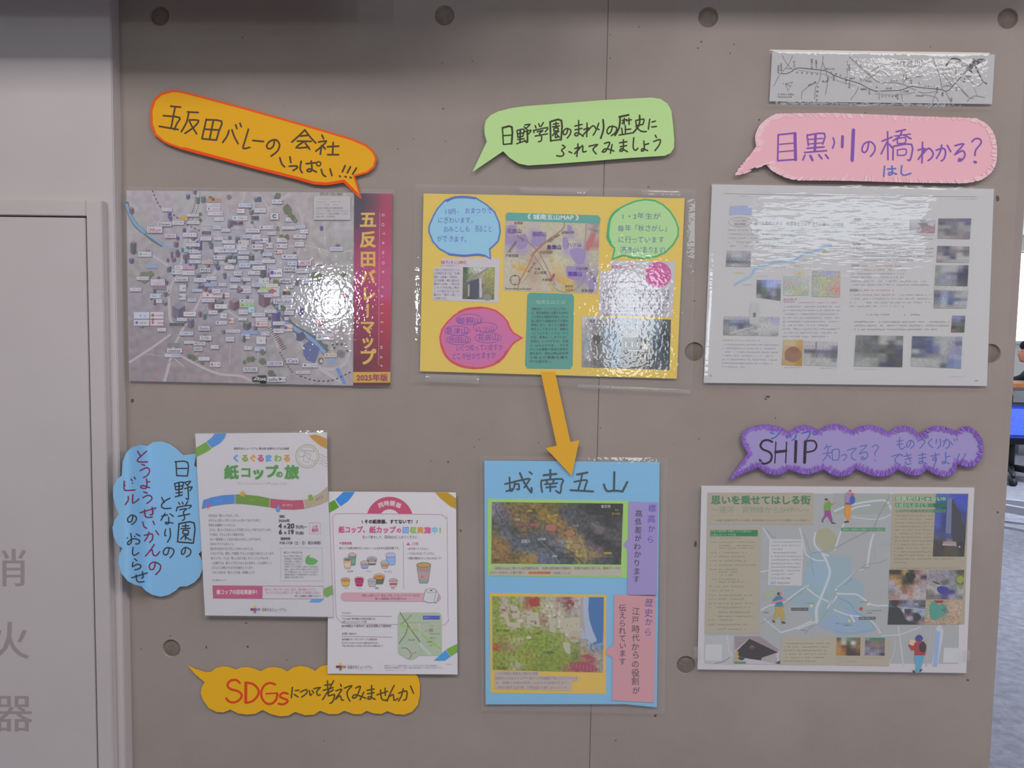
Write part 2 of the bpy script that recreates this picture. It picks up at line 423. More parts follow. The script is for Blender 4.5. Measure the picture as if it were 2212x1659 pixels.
for k, (x0, x1) in enumerate(((XL, XS - G), (XS + G, XR))):
    v, f, ctr = panel(x0, x1); b = len(v)
    # joint flank, and the chamfered end on the right-hand pour
    xe = x1 if k == 0 else x0
    v += [(xe, 0, 0), (xe, 0, ZT), (xe, 0.004, ZT), (xe, 0.004, 0)]; f.append((b, b + 1, b + 2, b + 3)); b = len(v)
    if k == 1:
        v += [(x1, 0, 0), (x1, 0, ZT), (x1 + CH, CH, 0), (x1 + CH, CH, ZT), (x1 + CH, TH, 0), (x1 + CH, TH, ZT), (x0, TH, 0), (x0, TH, ZT), (x0, 0.02, 0), (x0, 0.02, ZT)]
        for q in range(4): f.append((b + 2 * q, b + 2 * q + 2, b + 2 * q + 3, b + 2 * q + 1))
    else:
        v += [(x0, 0.02, 0), (x0, 0.02, ZT), (x0, TH, 0), (x0, TH, ZT), (x1, TH, 0), (x1, TH, ZT), (x1, 0.02, 0), (x1, 0.02, ZT)]
        for q in range(3): f.append((b + 2 * q, b + 2 * q + 2, b + 2 * q + 3, b + 2 * q + 1))
    link_mesh('concrete_panel', v, f, CONC, wb)
    for c in ctr:
        n = 24
        pv = [(c.x + RH * 0.93 * math.cos(j * 2 * math.pi / n), DH - 0.0002, c.z + RH * 0.93 * math.sin(j * 2 * math.pi / n)) for j in range(n)]
        pv += [(c.x + RH * 0.5 * math.cos(j * 2 * math.pi / n), DH - 0.0016, c.z + RH * 0.5 * math.sin(j * 2 * math.pi / n)) for j in range(n)] + [(c.x, DH - 0.002, c.z)]
        pf = [(j, (j + 1) % n, n + (j + 1) % n, n + j) for j in range(n)] + [(n + j, n + (j + 1) % n, 2 * n) for j in range(n)]
        link_mesh('tie_hole_plug', pv, pf, CONC_D, wb, smooth=True)
box('joint_filler', (XS - G, 0.0008, 0), (XS + G, 0.0038, ZT), SEAL, wb)
# small air pits in the concrete, where the photograph shows them
R = random.Random(4); pv = []; pf = []
PITS = [(286, 866, 5, 7), (1500, 650, 3, 2), (1660, 857, 9, 4), (1654, 862, 5, 3), (1675, 903, 2, 3), (931, 996, 2, 2), (968, 998, 3, 4), (1024, 966, 2, 2), (1163, 956, 2, 2), (1034, 950, 2, 2),
        (1297, 924, 2, 2), (1510, 948, 2, 2), (1415, 1546, 5, 5), (532, 1346, 6, 2), (535, 1397, 4, 4), (446, 1398, 3, 4), (368, 1374, 2, 2), (305, 1402, 2, 2), (995, 1146, 3, 4), (2155, 428, 6, 9), (1640, 259, 4, 3),
        (1869, 244, 2, 2), (957, 235, 3, 3), (893, 300, 2, 2), (962, 305, 2, 2), (1508, 104, 3, 3), (1515, 90, 3, 3), (1585, 96, 2, 3), (1577, 115, 2, 3), (2010, 101, 3, 2), (1401, 404, 4, 2), (860, 322, 2, 2), (1502, 1175, 5, 9), (524, 81, 3, 2),
        (955, 135, 2, 2), (1020, 132, 2, 2), (2121, 770, 3, 3), (2156, 1107, 4, 4), (2090, 1469, 5, 3), (1318, 126, 2, 3), (1319, 75, 2, 2), (1380, 58, 2, 2), (620, 1425, 2, 2), (1074, 1465, 2, 2), (1245, 970, 2, 2), (1330, 1600, 3, 2), (700, 1600, 2, 2)]
for _ in range(45): PITS.append((R.uniform(300, 2120), R.uniform(60, 1640), R.uniform(0.7, 1.6), R.uniform(0.7, 1.6)))
for x, y, rx, ry in PITS:
    b = len(pv); pv.append(tuple(at(x, y, -0.0001 + 0.0002)))
    for k in range(7):
        q = R.uniform(0.45, 0.85); pv.append(tuple(at(x + rx * q * math.cos(k * math.tau / 7), y + ry * q * math.sin(k * math.tau / 7), 0.0002)))
    for k in range(7): pf.append((b, b + 1 + k, b + 1 + (k + 1) % 7))
tag(link_mesh('air_pits', pv, pf, PIT, wb), kind='stuff')

# painted steel partition on the left, proud of the concrete
PD = 0.024
xp = at(250, 600, PD).x
wl = box('wall_left', (-2.4, -PD, 0), (xp, 0.05, ZT), STEEL, kind='structure', bevel=0.0015)
wl['label'] = 'off-white painted steel partition left of the concrete wall'
FD = 0.040
cab = bpy.data.objects.new('extinguisher_cabinet', None); COL.objects.link(cab)
tag(cab, 'off-white steel fire extinguisher cabinet built into the left partition', 'cabinet')
xf = at(220, 470, FD).x; zf = at(120, 432, FD).z; xg = at(189, 600, FD).x; zg = at(120, 466, FD).z
co = Vector((xf - 0.2, 0, 0.4)); cab.location = co
box('frame', (xg, -FD, 0.35), (xf, -PD, zf), STEEL, cab, co, 0.0012)
box('frame', (-1.75, -FD, zg), (xg, -PD, zf), STEEL, cab, co, 0.0012)
box('backing', (-1.75, -PD - 0.002, 0.35), (xg, -PD, zg), GAP, cab, co)
door = box('door', (-1.74, -FD + 0.001, 0.353), (xg - 0.0022, -PD - 0.003, zg - 0.0024), STEEL, cab, co, 0.0008)
class _T:                       # lettering lies flat on the cabinet door
    o = door; org = co
    @staticmethod
    def dep(x, y): return FD - 0.001
for ch, x, y in (('消', 17, 1226), ('火', 21, 1383), ('器', 28, 1540)):
    pc = Piece(_T, 'letter', 0.15); pc.text(ch, x, y, 88, '8f8586', bold=0.012, mid=True, dy=0.0); pc.build()

# floor, ceiling, unseen blocks that shade the wall top, the room beyond the free end of the wall
box('floor', (-2.4, -4.2, -0.05), (7.0, 9.6, 0.0), CARPET, kind='structure')
box('ceiling', (-2.4, -4.2, ZT), (7.0, 9.6, ZT + 0.05), WHITE, kind='structure')
ZP = max(at(0, 0, .11).z, at(950, 0, .11).z) + 0.003
box('light_blocker_1', (-2.4, -0.25, 1.838), (at(1150, 40).x, 0.0, ZT), WHITE, kind='structure')  # unseen block added to shade the top left of the wall
box('light_blocker_2', (-2.4, -0.13, ZP), (at(800, 40).x, -0.11, 1.838), WHITE, kind='structure')  # unseen lip added to deepen the shade in the top left corner
box('light_blocker_3', (at(1150, 40).x, -0.13, 1.852), (XR + CH, 0.0, ZT), WHITE, kind='structure')  # unseen block added to darken the wall top on the right
box('wall_right', (7.0, 0.6, 0), (7.1, 9.6, ZT), WHITE, kind='structure')
box('wall_far', (0.0, 9.5, 0), (7.0, 9.6, 1.20), WHITE, kind='structure')
box('wall_far', (0.0, 9.5, 2.40), (7.0, 9.6, ZT), WHITE, kind='structure')
box('wall_far', (0.0, 9.5, 1.20), (1.5, 9.6, 2.40), WHITE, kind='structure')
SKYW = material('daylight', 'ffffff', emit=((0.93, 0.97, 1.0, 1), 1.6))
ALU = material('aluminium', 'b8bcc0', rough=0.35, metal=0.6)
win = bpy.data.objects.new('window_1', None); COL.objects.link(win); win['kind'] = 'structure'; win.location = (4.2, 9.5, 1.8)
wo = Vector((4.2, 9.5, 1.8))
box('pane', (1.5, 9.56, 1.22), (7.0, 9.58, 2.38), SKYW, win, wo)
for x in (1.5, 3.3, 5.1, 6.9): box('window_frame', (x, 9.49, 1.20), (x + 0.05, 9.55, 2.40), ALU, win, wo)
box('window_sill', (1.5, 9.44, 1.18), (7.0, 9.55, 1.22), ALU, win, wo)
# ------------------------------------------------------------------ paper speech bubbles
def bubble(name, label, frame, outline, color, depth, edge=None, tess=5, cat='speech bubble sign'):
    pts = parse(outline); ox, oy, k = frame
    cx = sum(p[0] for p in pts) / len(pts) / k + ox; cy = sum(p[1] for p in pts) / len(pts) / k + oy
    T = Thing(name, label, cat, cx, cy, depth)
    c = Piece(T, 'card_sheet', 0.0, frame, mat=PAPER, thick=0.9)
    c.poly(outline, color); c.build()
    return T

# 1 orange, red-rimmed
FR = (260, 180, 3.6867)
OUT = ('345,470 270,410 240,330 236,220 262,130 318,78 410,52 470,57 520,68 700,115 1000,195 1300,280 1600,365 1850,440 1960,488 2020,540 2045,600 2025,670 1970,715 1870,742 '
       '1922,925 1775,790 1710,803 1640,812 1540,805 1400,765 1100,690 800,610 500,530 400,495')
T = bubble('speech_bubble', 'long orange paper speech bubble with red marker rim, tilted, above the aerial map poster', FR, OUT, 'd29a1f', 0.006)
p = Piece(T, 'marker_rim', 0.12, FR)
P0 = parse(OUT); cx0 = sum(a for a, b in P0) / len(P0)
def inset(pts, d):
    out = []; n = len(pts); ar = sum(pts[i][0] * pts[(i + 1) % n][1] - pts[(i + 1) % n][0] * pts[i][1] for i in range(n)); sg = 1 if ar > 0 else -1
    for i in range(n):
        a, b, c = pts[i - 1], pts[i], pts[(i + 1) % n]
        e1 = (b[0] - a[0], b[1] - a[1]); e2 = (c[0] - b[0], c[1] - b[1])
        l1 = math.hypot(*e1) or 1; l2 = math.hypot(*e2) or 1
        nx = -(e1[1] / l1 + e2[1] / l2) * sg; ny = (e1[0] / l1 + e2[0] / l2) * sg; l = math.hypot(nx, ny) or 1
        kk = min(1.8, 2 / max(l, 0.6)); out.append((b[0] + nx / l * d * kk, b[1] + ny / l * d * kk))
    return out
p.line(inset(P0, 8), 16, 'dc4f15', 0, True)
q = inset(P0, 13); p.line(q[20:29], 21, 'd9480f', 0); p.line(q[1:7], 12, 'dc4f15', 0); p.build()
p = Piece(T, 'handwriting', 0.14, FR)
p.ink('400,182 480,190;437,186 420,270 405,350;342,258 470,272 450,320 430,368;310,342 460,368;535,228 620,232;545,232 527,310 485,386;548,292 622,296 590,345 515,398;550,302 572,345 608,402;'
      '685,285 668,360 650,440;683,290 805,302 785,380 765,450;668,365 785,372;740,300 712,440;650,441 765,452;865,375 850,420 815,470;888,370 910,430 938,480;918,330 928,360;952,318 963,345;'
      '1020,365 995,450 978,516 1030,510;1055,455 1140,463;1228,450 1218,500 1185,522 1165,500 1190,462 1240,450 1268,490 1250,540 1200,580;1470,370 1430,410 1365,468;1470,372 1510,425 1556,475;1432,420 1495,413;'
      '1410,460 1520,462;1465,462 1400,512 1500,508;1472,475 1508,525;1605,412 1618,440;1578,468 1640,460 1600,505 1556,540;1603,495 1592,565;1612,500 1632,522;1648,505 1738,500;1695,470 1690,565;1650,568 1738,568;'
      '1270,592 1285,640 1308,665;1350,585 1358,632;1345,660 1400,658 1408,672 1375,695;1440,620 1432,680 1448,712;1480,640 1555,632;1520,618 1525,690 1500,703 1487,692 1510,682 1562,706;'
      '1600,685 1612,725 1635,742;1670,682 1685,735;1790,655 1768,705;1745,738 1752,742;1832,665 1808,712;1790,742 1798,746;1880,675 1850,722;1830,748 1838,752', 14, '4c3c2a')
p.ring(1579, 641, 17, 17, 11, '4c3c2a'); p.build()

# 2 green
FR = (880, 200, 3.5677)
OUT = '500,614 612,378 595,320 593,260 604,215 640,175 700,145 790,122 900,105 1200,82 1500,58 1800,42 1880,38 1950,48 2005,85 2035,140 2048,250 2057,360 2055,425 2030,465 1985,487 1700,505 1400,530 1100,552 930,562 860,548 790,505 738,452'
T = bubble('speech_bubble', 'pale green paper speech bubble with black brush writing above the yellow poster', FR, OUT, 'a9c987', 0.007)
p = Piece(T, 'handwriting', 0.12, FR)
p.ink('732,268 740,400;w15 735,272 805,266 803,395;742,332 800,328;742,400 805,393;845,292 852,345;845,292 898,283 890,335;850,318 890,311;850,345 890,338;w14 870,290 868,385;850,362 900,355;843,394 905,372;'
      '905,250 945,245 915,275;900,265 928,292;900,303 952,290 935,318;w14 924,300 925,380 905,370;985,255 992,274;1012,240 1020,262;1048,230 1030,262;975,292 1080,270 1062,302;972,290 976,308;1000,302 1045,292 1018,315 1035,340 1030,372 1010,378;'
      '985,335 1080,318;w14 1100,225 1105,374;w14 1100,225 1187,215 1184,365;1125,243 1165,238;1145,228 1145,262;1118,264 1172,256;1130,275 1160,272 1158,292 1130,295 1130,275;1145,295 1118,332;1140,310 1142,347 1160,338;1168,298 1148,315 1172,345;1105,371 1184,362;'
      '1235,275 1230,310 1210,325 1200,305 1222,278 1258,288 1255,320 1232,350;1290,258 1347,245;1292,287 1347,275;1320,215 1319,320 1295,332 1292,315 1320,312 1355,338;1385,235 1382,340;1360,285 1397,273 1350,332;1390,295 1430,255 1455,285 1432,328;'
      '1475,235 1463,275 1478,285;w14 1508,210 1512,280 1490,352;1582,255 1570,300 1548,318 1538,295 1560,262 1610,268 1605,305 1572,332;w15 1633,187 1705,172;w14 1640,190 1632,270 1600,330;1655,214 1690,207;1672,198 1671,245;1655,238 1670,218;1690,217 1727,209;1708,198 1709,245;'
      '1680,255 1680,316;1682,285 1722,281;1652,275 1657,318;1632,327 1732,311;1760,215 1765,258;1760,215 1822,205 1815,245;1765,254 1815,245;w13 1790,175 1786,250 1740,310;1762,262 1800,297 1842,300;1868,205 1857,282;1885,227 1912,219;1882,265 1920,261;'
      '1195,405 1216,420 1192,438;1188,445 1206,472 1188,490 1150,486;1245,455 1268,465;1315,395 1306,492;1290,432 1327,421 1288,472;1315,445 1350,408 1352,455 1378,452;1400,414 1467,400 1430,435 1455,472;1518,392 1560,385 1528,452 1502,455 1530,432 1592,450;1578,400 1565,467;'
      '1635,387 1692,378;1640,417 1690,408;1665,363 1662,443 1638,450 1650,432 1697,456;1745,348 1740,420 1757,445 1777,428;1827,402 1860,393;1822,372 1826,438 1805,450 1812,432 1852,447;1910,328 1920,347;1898,377 1948,362 1942,402 1908,447', 11, '3a372c')
p.build()

# 3 pink
FR = (1560, 230, 3.5677)
OUT = '98,528 262,310 253,250 262,200 285,150 330,105 395,67 460,55 800,50 1100,58 1500,75 1900,88 1985,103 2055,150 2100,220 2118,310 2116,420 2085,495 2025,550 1930,583 1800,592 1500,588 1200,580 900,572 600,570 500,552 420,517 365,480 335,440'
T = bubble('speech_bubble', 'pink paper speech bubble with purple writing below the white strip map', FR, OUT, 'd5a3ad', 0.007)
p = Piece(T, 'chalk_rim', 0.10, FR)
R = random.Random(2); q = inset(spline(parse(OUT), 4, True), 0)
for i in range(0, len(q)):
    a = q[i]; b = q[(i + 1) % len(q)]
    for k in range(3):
        t = R.random(); x = a[0] + (b[0] - a[0]) * t; y = a[1] + (b[1] - a[1]) * t
        cxx, cyy = (1150, 320); L = math.hypot(cxx - x, (cyy - y) * 2); e = R.uniform(15, 48)
        p.line([(x + (cxx - x) / L * 6, y + (cyy - y) * 2 / L * 6), (x + (cxx - x) / L * e + 6, y + (cyy - y) * 2 / L * e)], R.uniform(8, 15), R.choice(['d9b4bc', 'd4adb8', 'dab0b6']), 0)
p.build()
p = Piece(T, 'handwriting', 0.13, FR)
p.ink('432,218 428,418;432,218 558,205;w24 561,207 566,410;w10 440,292 550,282;w10 438,350 550,340;428,418 565,408;655,218 664,300;655,222 787,208 775,290;w10 662,255 775,245;w10 665,290 772,280;w20 720,220 714,345;655,322 785,312;635,355 805,340;'
      '638,374 622,412;w20 680,380 696,414;w15 745,372 768,402;w15 797,372 818,400;855,242 865,280 850,322;w22 928,232 925,312;w27 1012,182 1002,415;1130,275 1120,330 1097,355 1077,335 1095,287 1145,272 1178,310 1170,352 1142,385;'
      '1275,195 1278,410;1232,268 1310,235;1270,275 1225,365;1288,290 1310,318;1340,195 1412,178;w10 1328,228 1452,212;1385,188 1370,225 1318,265;1398,218 1455,248;w10 1350,247 1350,285;w10 1350,248 1410,240 1408,280 1350,285;1318,310 1316,410;1318,308 1460,292 1452,405 1430,412;'
      'w10 1350,335 1352,378;w10 1350,335 1415,328 1412,372 1352,377;1545,275 1540,435;1510,337 1562,325 1512,407;1548,365 1590,322 1625,355 1617,392 1588,417;1650,337 1700,322 1722,345 1712,400 1688,420;1693,298 1680,350 1652,400;1735,300 1762,348;'
      '1795,302 1862,290 1790,372 1850,340 1872,372 1850,412 1822,420 1828,402 1850,410;1925,272 1948,250 1985,250 1996,282 1955,335 1948,378;w20 1944,427 1955,430', 13, '7a4f9e')
p.ink('1252,460 1245,538;1275,482 1337,478;1308,458 1312,515 1288,528 1284,512 1305,508 1345,522;1385,455 1380,510 1402,530 1455,515', 12, '5b68ab')
p.build()

# 4 lilac cloud, SHIP
FR = (1560, 900, 3.749)
OUT = ('50,512 205,300 168,235 155,190 158,140 200,95 280,68 370,62 440,75 500,95 540,125 590,85 660,64 720,75 780,110 840,70 920,57 980,70 1050,110 1120,75 1210,66 1290,90 1350,125 1400,85 1480,70 1550,95 1600,145 1650,100 1720,72 1800,80 1860,100 '
       '1900,115 1940,82 2000,76 2060,115 2108,180 2120,260 2102,340 2060,395 2000,412 1950,405 1905,385 1890,450 1840,485 1780,490 1710,465 1655,430 1620,467 1560,482 1490,465 1420,430 1370,472 1290,492 1200,478 1130,447 1080,425 1040,470 960,490 880,472 820,430 '
       '780,447 700,472 620,462 540,430 490,467 420,477 350,457 290,415 180,460')
T = bubble('speech_bubble', 'lilac cloud shaped speech bubble with purple scribbled rim and SHIP lettering', FR, OUT, '9387b4', 0.007)
p = Piece(T, 'crayon_rim', 0.08, FR); R = random.Random(7); PP = parse(OUT)
q = spline(PP, 4, True); n = len(q); ar = sum(q[i][0] * q[(i + 1) % n][1] - q[(i + 1) % n][0] * q[i][1] for i in range(n)); sg = 1 if ar > 0 else -1
p.line(inset(PP, 20), 36, '8a6db4', 0, True); p.line(inset(PP, 8), 16, '7a57a5', 0, True)
for i in range(n):
    a, b = q[i], q[(i + 1) % n]; L = math.hypot(b[0] - a[0], b[1] - a[1])
    if L < 1: continue
    nx, ny = -(b[1] - a[1]) / L * sg, (b[0] - a[0]) / L * sg
    for k in range(max(1, int(L / 5))):
        t = R.random(); x, y = a[0] + (b[0] - a[0]) * t + nx * 6, a[1] + (b[1] - a[1]) * t + ny * 6
        e = R.uniform(18, 52) * (0.55 if x < 240 else 1); p.lvl = R.uniform(0, 0.02)
        p.line([(x, y), (x + nx * e + 10 * R.uniform(0, 1), y + ny * e - 4)], R.uniform(4, 8), R.choice(['7a55a8', '8460ad', '7f62b0', '8d6fb3', '75509f']), 0, cap=False)
p.build()
p = Piece(T, 'handwriting', 0.13, FR)
p.ink('w17 405,205 372,190 330,198 310,235 330,265 382,287 402,320 388,362 345,382 322,372 305,350;w10 435,205 427,375;w10 522,205 514,375;w22 432,287 518,277;w23 598,198 592,368;w24 674,202 667,372;w14 672,198 740,195 765,235 742,275 680,288', 14, '37323a')
p.ink('402,98 430,112;392,128 418,138;400,178 430,168 462,132;515,155 530,175;545,150 555,168;600,145 590,175 565,192;645,134 710,122 702,160 680,190', 10, '465fa2')
p.ring(752, 132, 16, 14, 9, '465fa2')
p.ink('850,225 830,262;838,247 885,240;815,300 888,290;860,247 850,310 815,358;858,310 878,337;890,270 893,352;890,272 945,265 942,347 893,350;965,317 1000,305 1007,328 982,356;1015,272 1087,255 1048,300 1052,335 1082,352;'
      '1115,242 1172,232 1108,302 1160,285 1180,315 1155,345 1128,345 1135,325 1155,340;1213,247 1240,230 1267,245 1240,290 1238,312;1237,352 1241,358;1440,168 1435,240 1455,264 1480,245;1415,200 1467,191;1412,229 1462,219;1530,195 1517,235 1497,245 1497,215 1528,190 1555,215 1547,240 1525,257;'
      '1580,202 1620,185 1642,205 1600,257;1640,163 1650,180;1660,158 1668,172;1700,178 1670,215 1707,252;1737,183 1732,217;1765,178 1770,225 1743,260;1788,202 1835,188 1838,240 1812,257;1815,178 1790,242;1850,203 1865,225;1878,180 1885,195;1900,176 1906,190;'
      '1375,322 1435,305 1402,340 1410,375 1437,385;1440,300 1448,312;1457,308 1462,320;1475,322 1530,308;1480,347 1537,332;1493,298 1527,362;1480,367 1500,387 1532,380;1588,312 1650,302;1590,340 1652,330;1622,290 1621,370 1595,377 1602,358 1657,380;'
      '1688,320 1762,305;1728,293 1729,345 1708,352 1712,330 1737,340 1718,392;1810,327 1847,320;1810,288 1809,370 1785,380 1790,362 1842,380;1922,298 1905,345;1900,368 1901,376;1972,298 1950,347;1935,366 1937,374', 7.5, '5a66a4')
p.build()

# 5 blue cloud, vertical writing; it bridges the step between concrete and steel
def dcloud(x, y):
    t = min(1.0, max(0.0, (x - 268) / 60.0)); t = t * t * (3 - 2 * t)
    return 0.047 * (1 - t) + 0.006 * t
FR = (230, 920, 4.364)
OUT = ('845,262 725,275 660,215 600,172 520,145 440,152 385,190 320,178 240,200 185,255 152,340 143,470 100,500 64,570 62,660 85,760 118,832 75,890 56,960 66,1040 98,1110 150,1155 120,1210 112,1300 140,1390 200,1462 260,1495 330,1512 370,1555 430,1592 510,1610 590,1592 '
       '650,1555 692,1515 760,1512 830,1475 880,1420 905,1350 905,1280 870,1205 925,1150 955,1060 958,950 940,870 905,800 928,720 922,610 900,480 870,400 828,375')
pts = spline(parse(OUT), 3, True)
T = Thing('speech_bubble', 'sky blue cloud shaped speech bubble with vertical writing overlapping the left flyer', 'speech bubble sign', 350, 1120, dcloud)
c = Piece(T, 'card_sheet', 0.0, FR, mat=PAPER, thick=0.9); 
# cut in vertical strips so the card can bend
def clip(poly, x, keep_left):
    out = []; n = len(poly)
    for i in range(n):
        a, b = poly[i], poly[(i + 1) % n]; ia, ib = ((a[0] <= x) == keep_left), ((b[0] <= x) == keep_left)
        if ia: out.append(a)
        if ia != ib:
            t = (x - a[0]) / (b[0] - a[0]); out.append((x, a[1] + (b[1] - a[1]) * t))
    return out
xs = [0] + [166 + i * 22 for i in range(13)] + [2000]
rest = parse(OUT)
for i in range(1, len(xs)):
    seg = clip(rest, xs[i], True) if i < len(xs) - 1 else rest
    if len(seg) > 2:
        seg = [s_ for k_, s_ in enumerate(seg) if k_ == 0 or math.dist(s_, seg[k_ - 1]) > 0.01]
        c.poly(seg, '7eaed3')
    if i < len(xs) - 1: rest = clip(rest, xs[i], False)
c.build()
p = Piece(T, 'handwriting', 0.35, FR)
p.ink('655,340 662,470;645,338 765,343 763,472;660,402 760,400;660,468 765,472;643,545 652,602;640,545 720,530 714,595;650,572 715,565;652,602 714,594;w14 683,535 685,660;655,632 715,625;648,668 715,650;730,535 792,522 762,558;745,545 772,570;735,592 806,575 785,612;768,590 772,690 750,682;'
      '680,720 690,740;715,718 722,738;767,712 745,745;668,765 658,802;668,766 795,748 778,778;690,790 757,780 725,812 738,870 715,892;675,852 785,830;w13 684,920 670,1092;w13 684,922 826,915 818,1105;w13 672,1094 818,1105;715,945 775,942;745,925 745,965;703,970 787,965;722,985 770,985 768,1015 722,1015 722,987;'
      '745,1018 700,1067;742,1035 744,1072;770,1025 745,1047 797,1076;747,1150 735,1200 712,1210 708,1178 742,1145 792,1168 787,1212 753,1235;520,675 545,722;600,680 540,715 518,755 545,778 607,775;520,852 575,838;552,825 513,890;600,828 630,853;585,860 587,915 562,925 560,907 628,917;'
      '557,975 548,1028 562,1035;598,965 602,1040 575,1095;590,1150 577,1205 547,1215 536,1182 570,1147 632,1165 626,1212 598,1242;250,845 240,895 208,907 200,872 238,840 282,862 272,902 238,930;195,1057 270,1040;230,1013 236,1092 207,1120 200,1098 252,1063 312,1080 302,1110 275,1112;280,1018 315,1037;'
      '252,1145 246,1200 265,1220 305,1195;265,1253 287,1270;252,1285 246,1327 292,1303 325,1320 312,1345 268,1357;238,1432 385,1385;340,1375 346,1425 330,1435;280,1403 287,1457 312,1472 355,1468', 11.5, '3e3a3b')
p.ink('295,240 325,290;378,238 320,290 293,320 310,340 388,338;335,362 362,372;318,422 380,393 407,420 387,465 350,487;378,500 380,580 342,587 322,575 345,562 407,582;380,530 410,525;350,622 385,633;343,677 395,653 427,672 420,700 380,732;318,818 465,773;430,768 436,830 412,838;'
      '360,790 366,850 400,863 432,858;343,905 355,950 380,965;438,898 452,930;358,1032 430,1018 432,1070 405,1097;400,998 390,1040 360,1085;465,988 492,1027;450,1118 408,1180 368,1227;402,1183 430,1170 440,1213 470,1222 502,1185;460,1288 447,1345 412,1352 405,1312 448,1283 507,1310 502,1360 463,1402;'
      '168,520 165,590 185,608 270,603;172,562 247,540;233,500 243,517;262,483 273,500;205,662 205,700 177,743;250,648 250,728 307,688', 11.5, '7d2740')
p.build()

# 6 amber cloud, SDGs
FR = (390, 1420, 4.096)
OUT = ('60,68 140,105 225,130 270,128 320,92 380,78 440,88 490,108 540,88 600,86 650,98 710,122 770,92 830,86 890,96 945,124 1000,88 1060,76 1130,88 1190,120 1240,80 1290,68 1600,72 2000,95 2060,125 2100,170 2118,230 2118,330 2100,420 2050,480 1980,507 1900,502 '
       '1830,476 1780,500 1710,497 1645,473 1600,502 1530,502 1450,473 1390,502 1310,502 1235,473 1180,507 1100,512 1015,483 950,517 880,522 800,502 725,466 660,500 590,507 510,497 440,462 380,487 320,484 250,450 200,380 178,320 186,270 212,220 130,150')
T = bubble('speech_bubble', 'amber cloud shaped speech bubble with red SDGs lettering tucked below the right flyer', FR, OUT, 'dca321', 0.0035)
p = Piece(T, 'handwriting', 0.12, FR)
p.ink('525,226 490,200 440,208 415,245 440,280 510,300 542,335 522,375 470,400 425,388 405,362;w26 578,225 576,398;575,222 645,238 690,290 682,340 635,388 578,403;837,240 790,226 740,250 714,310 725,370 770,412 820,402 847,370 857,320;w14 755,322 857,316;950,322 912,313 880,335 892,357 940,375 945,395 905,416 868,410', 20, 'cc4220')
p.ink('990,265 980,357;1015,295 1047,290;1005,328 1040,350;1060,307 1112,285 1117,315 1072,352;1140,293 1147,335 1162,325;1165,293 1177,315;1180,278 1237,266 1205,300 1215,335 1237,330;1300,208 1302,270;1275,247 1332,238;1262,292 1350,268;1355,207 1310,290 1257,374;1292,322 1352,288;1312,302 1310,340 1362,330 1347,390 1322,406;'
      '1415,238 1423,258;1375,297 1427,285 1368,372 1410,340 1425,375 1442,378;1450,272 1517,250 1475,300 1480,350 1500,387;1550,272 1592,258 1555,350 1522,357 1545,330 1642,362;1622,308 1588,377;1650,292 1712,280;1655,322 1712,312;1690,248 1690,355 1660,370 1668,347 1722,372;1738,332 1832,300;1810,273 1812,337;1770,288 1777,360 1800,380 1827,375;'
      '1890,248 1850,330 1828,387;1850,347 1882,330 1890,380 1922,363;1930,317 2000,298 1997,365 1973,380;1970,278 1955,340 1928,387;2035,253 2062,317', 13, '574a26')
p.build()
# ------------------------------------------------------------------ posters
MATTE = PAPER
def sheet(T, quad, color, z=0.0, name='paper_sheet', thick=0.4, frame=None, mat=None, parent=None, label=None):
    c = Piece(T, name, z, frame, mat=mat or PAPER, thick=thick, parent=parent, label=label); c.poly(quad, color); return c.build()

# ---- A: aerial company map, laminated
T = Thing('map_poster', 'laminated aerial city map poster with crimson title band on its right side', 'poster', 560, 620, 0.004)
sheet(T, '273,411 848,417 843,833 279,823', 'a9a2aa')
F1, F2, F3, F4 = (260, 390, 7.3733), (560, 390, 7.3733), (260, 615, 7.3733), (560, 615, 7.3733)
p = Piece(T, 'map_print', 0.06)
p.photo('274,412 765,416 763,833 279,823', ['a8a0a8 a9a0aa a7a5a8 a8a5a6 a99fa4 a89fa3 a79da2 a9a0a4 a8a3a3 a8a09f',
 'a2a09f a69ca6 a5a0a8 a9a7ad a6a3ae aaa3ab a59ea3 a79ea1 a7a2a2 a9a5a9', 'a29ca0 9f9aa0 a09fab a09caa a3a1b0 a6a2ac a29ea4 a59c9f a39f9e a3a0a0',
 '9c999a a09aa2 9f9dab 9c99a8 a5a3b0 a7a5b3 a8a3ad a39ea6 a39d9e a09f9e', '99959a 9b959c 9b98a3 a09aa5 a19bab a2a0ae a4a2ab a4a3a8 a5a1a4 a29f9f',
 '97909a 989197 9d9499 9a96a1 9f97a1 a39ca6 a09ea0 a3a0a4 a5a2a6 a19c9f', '948a91 938990 958b92 978f98 9c929a 9d959d 9c9799 9a989f 9f9da5 a1999c',
 '91878e 92888f 94898f 988e94 9a9096 9c969b 9b9698 a19b9e a39ca0 a39ba1', '90868c 92888e 94898e 978c91 988e93 a09599 9b9797 9d979b a29ba0 a69fa4'], 110, 92, 0.10, 0.33, 3)
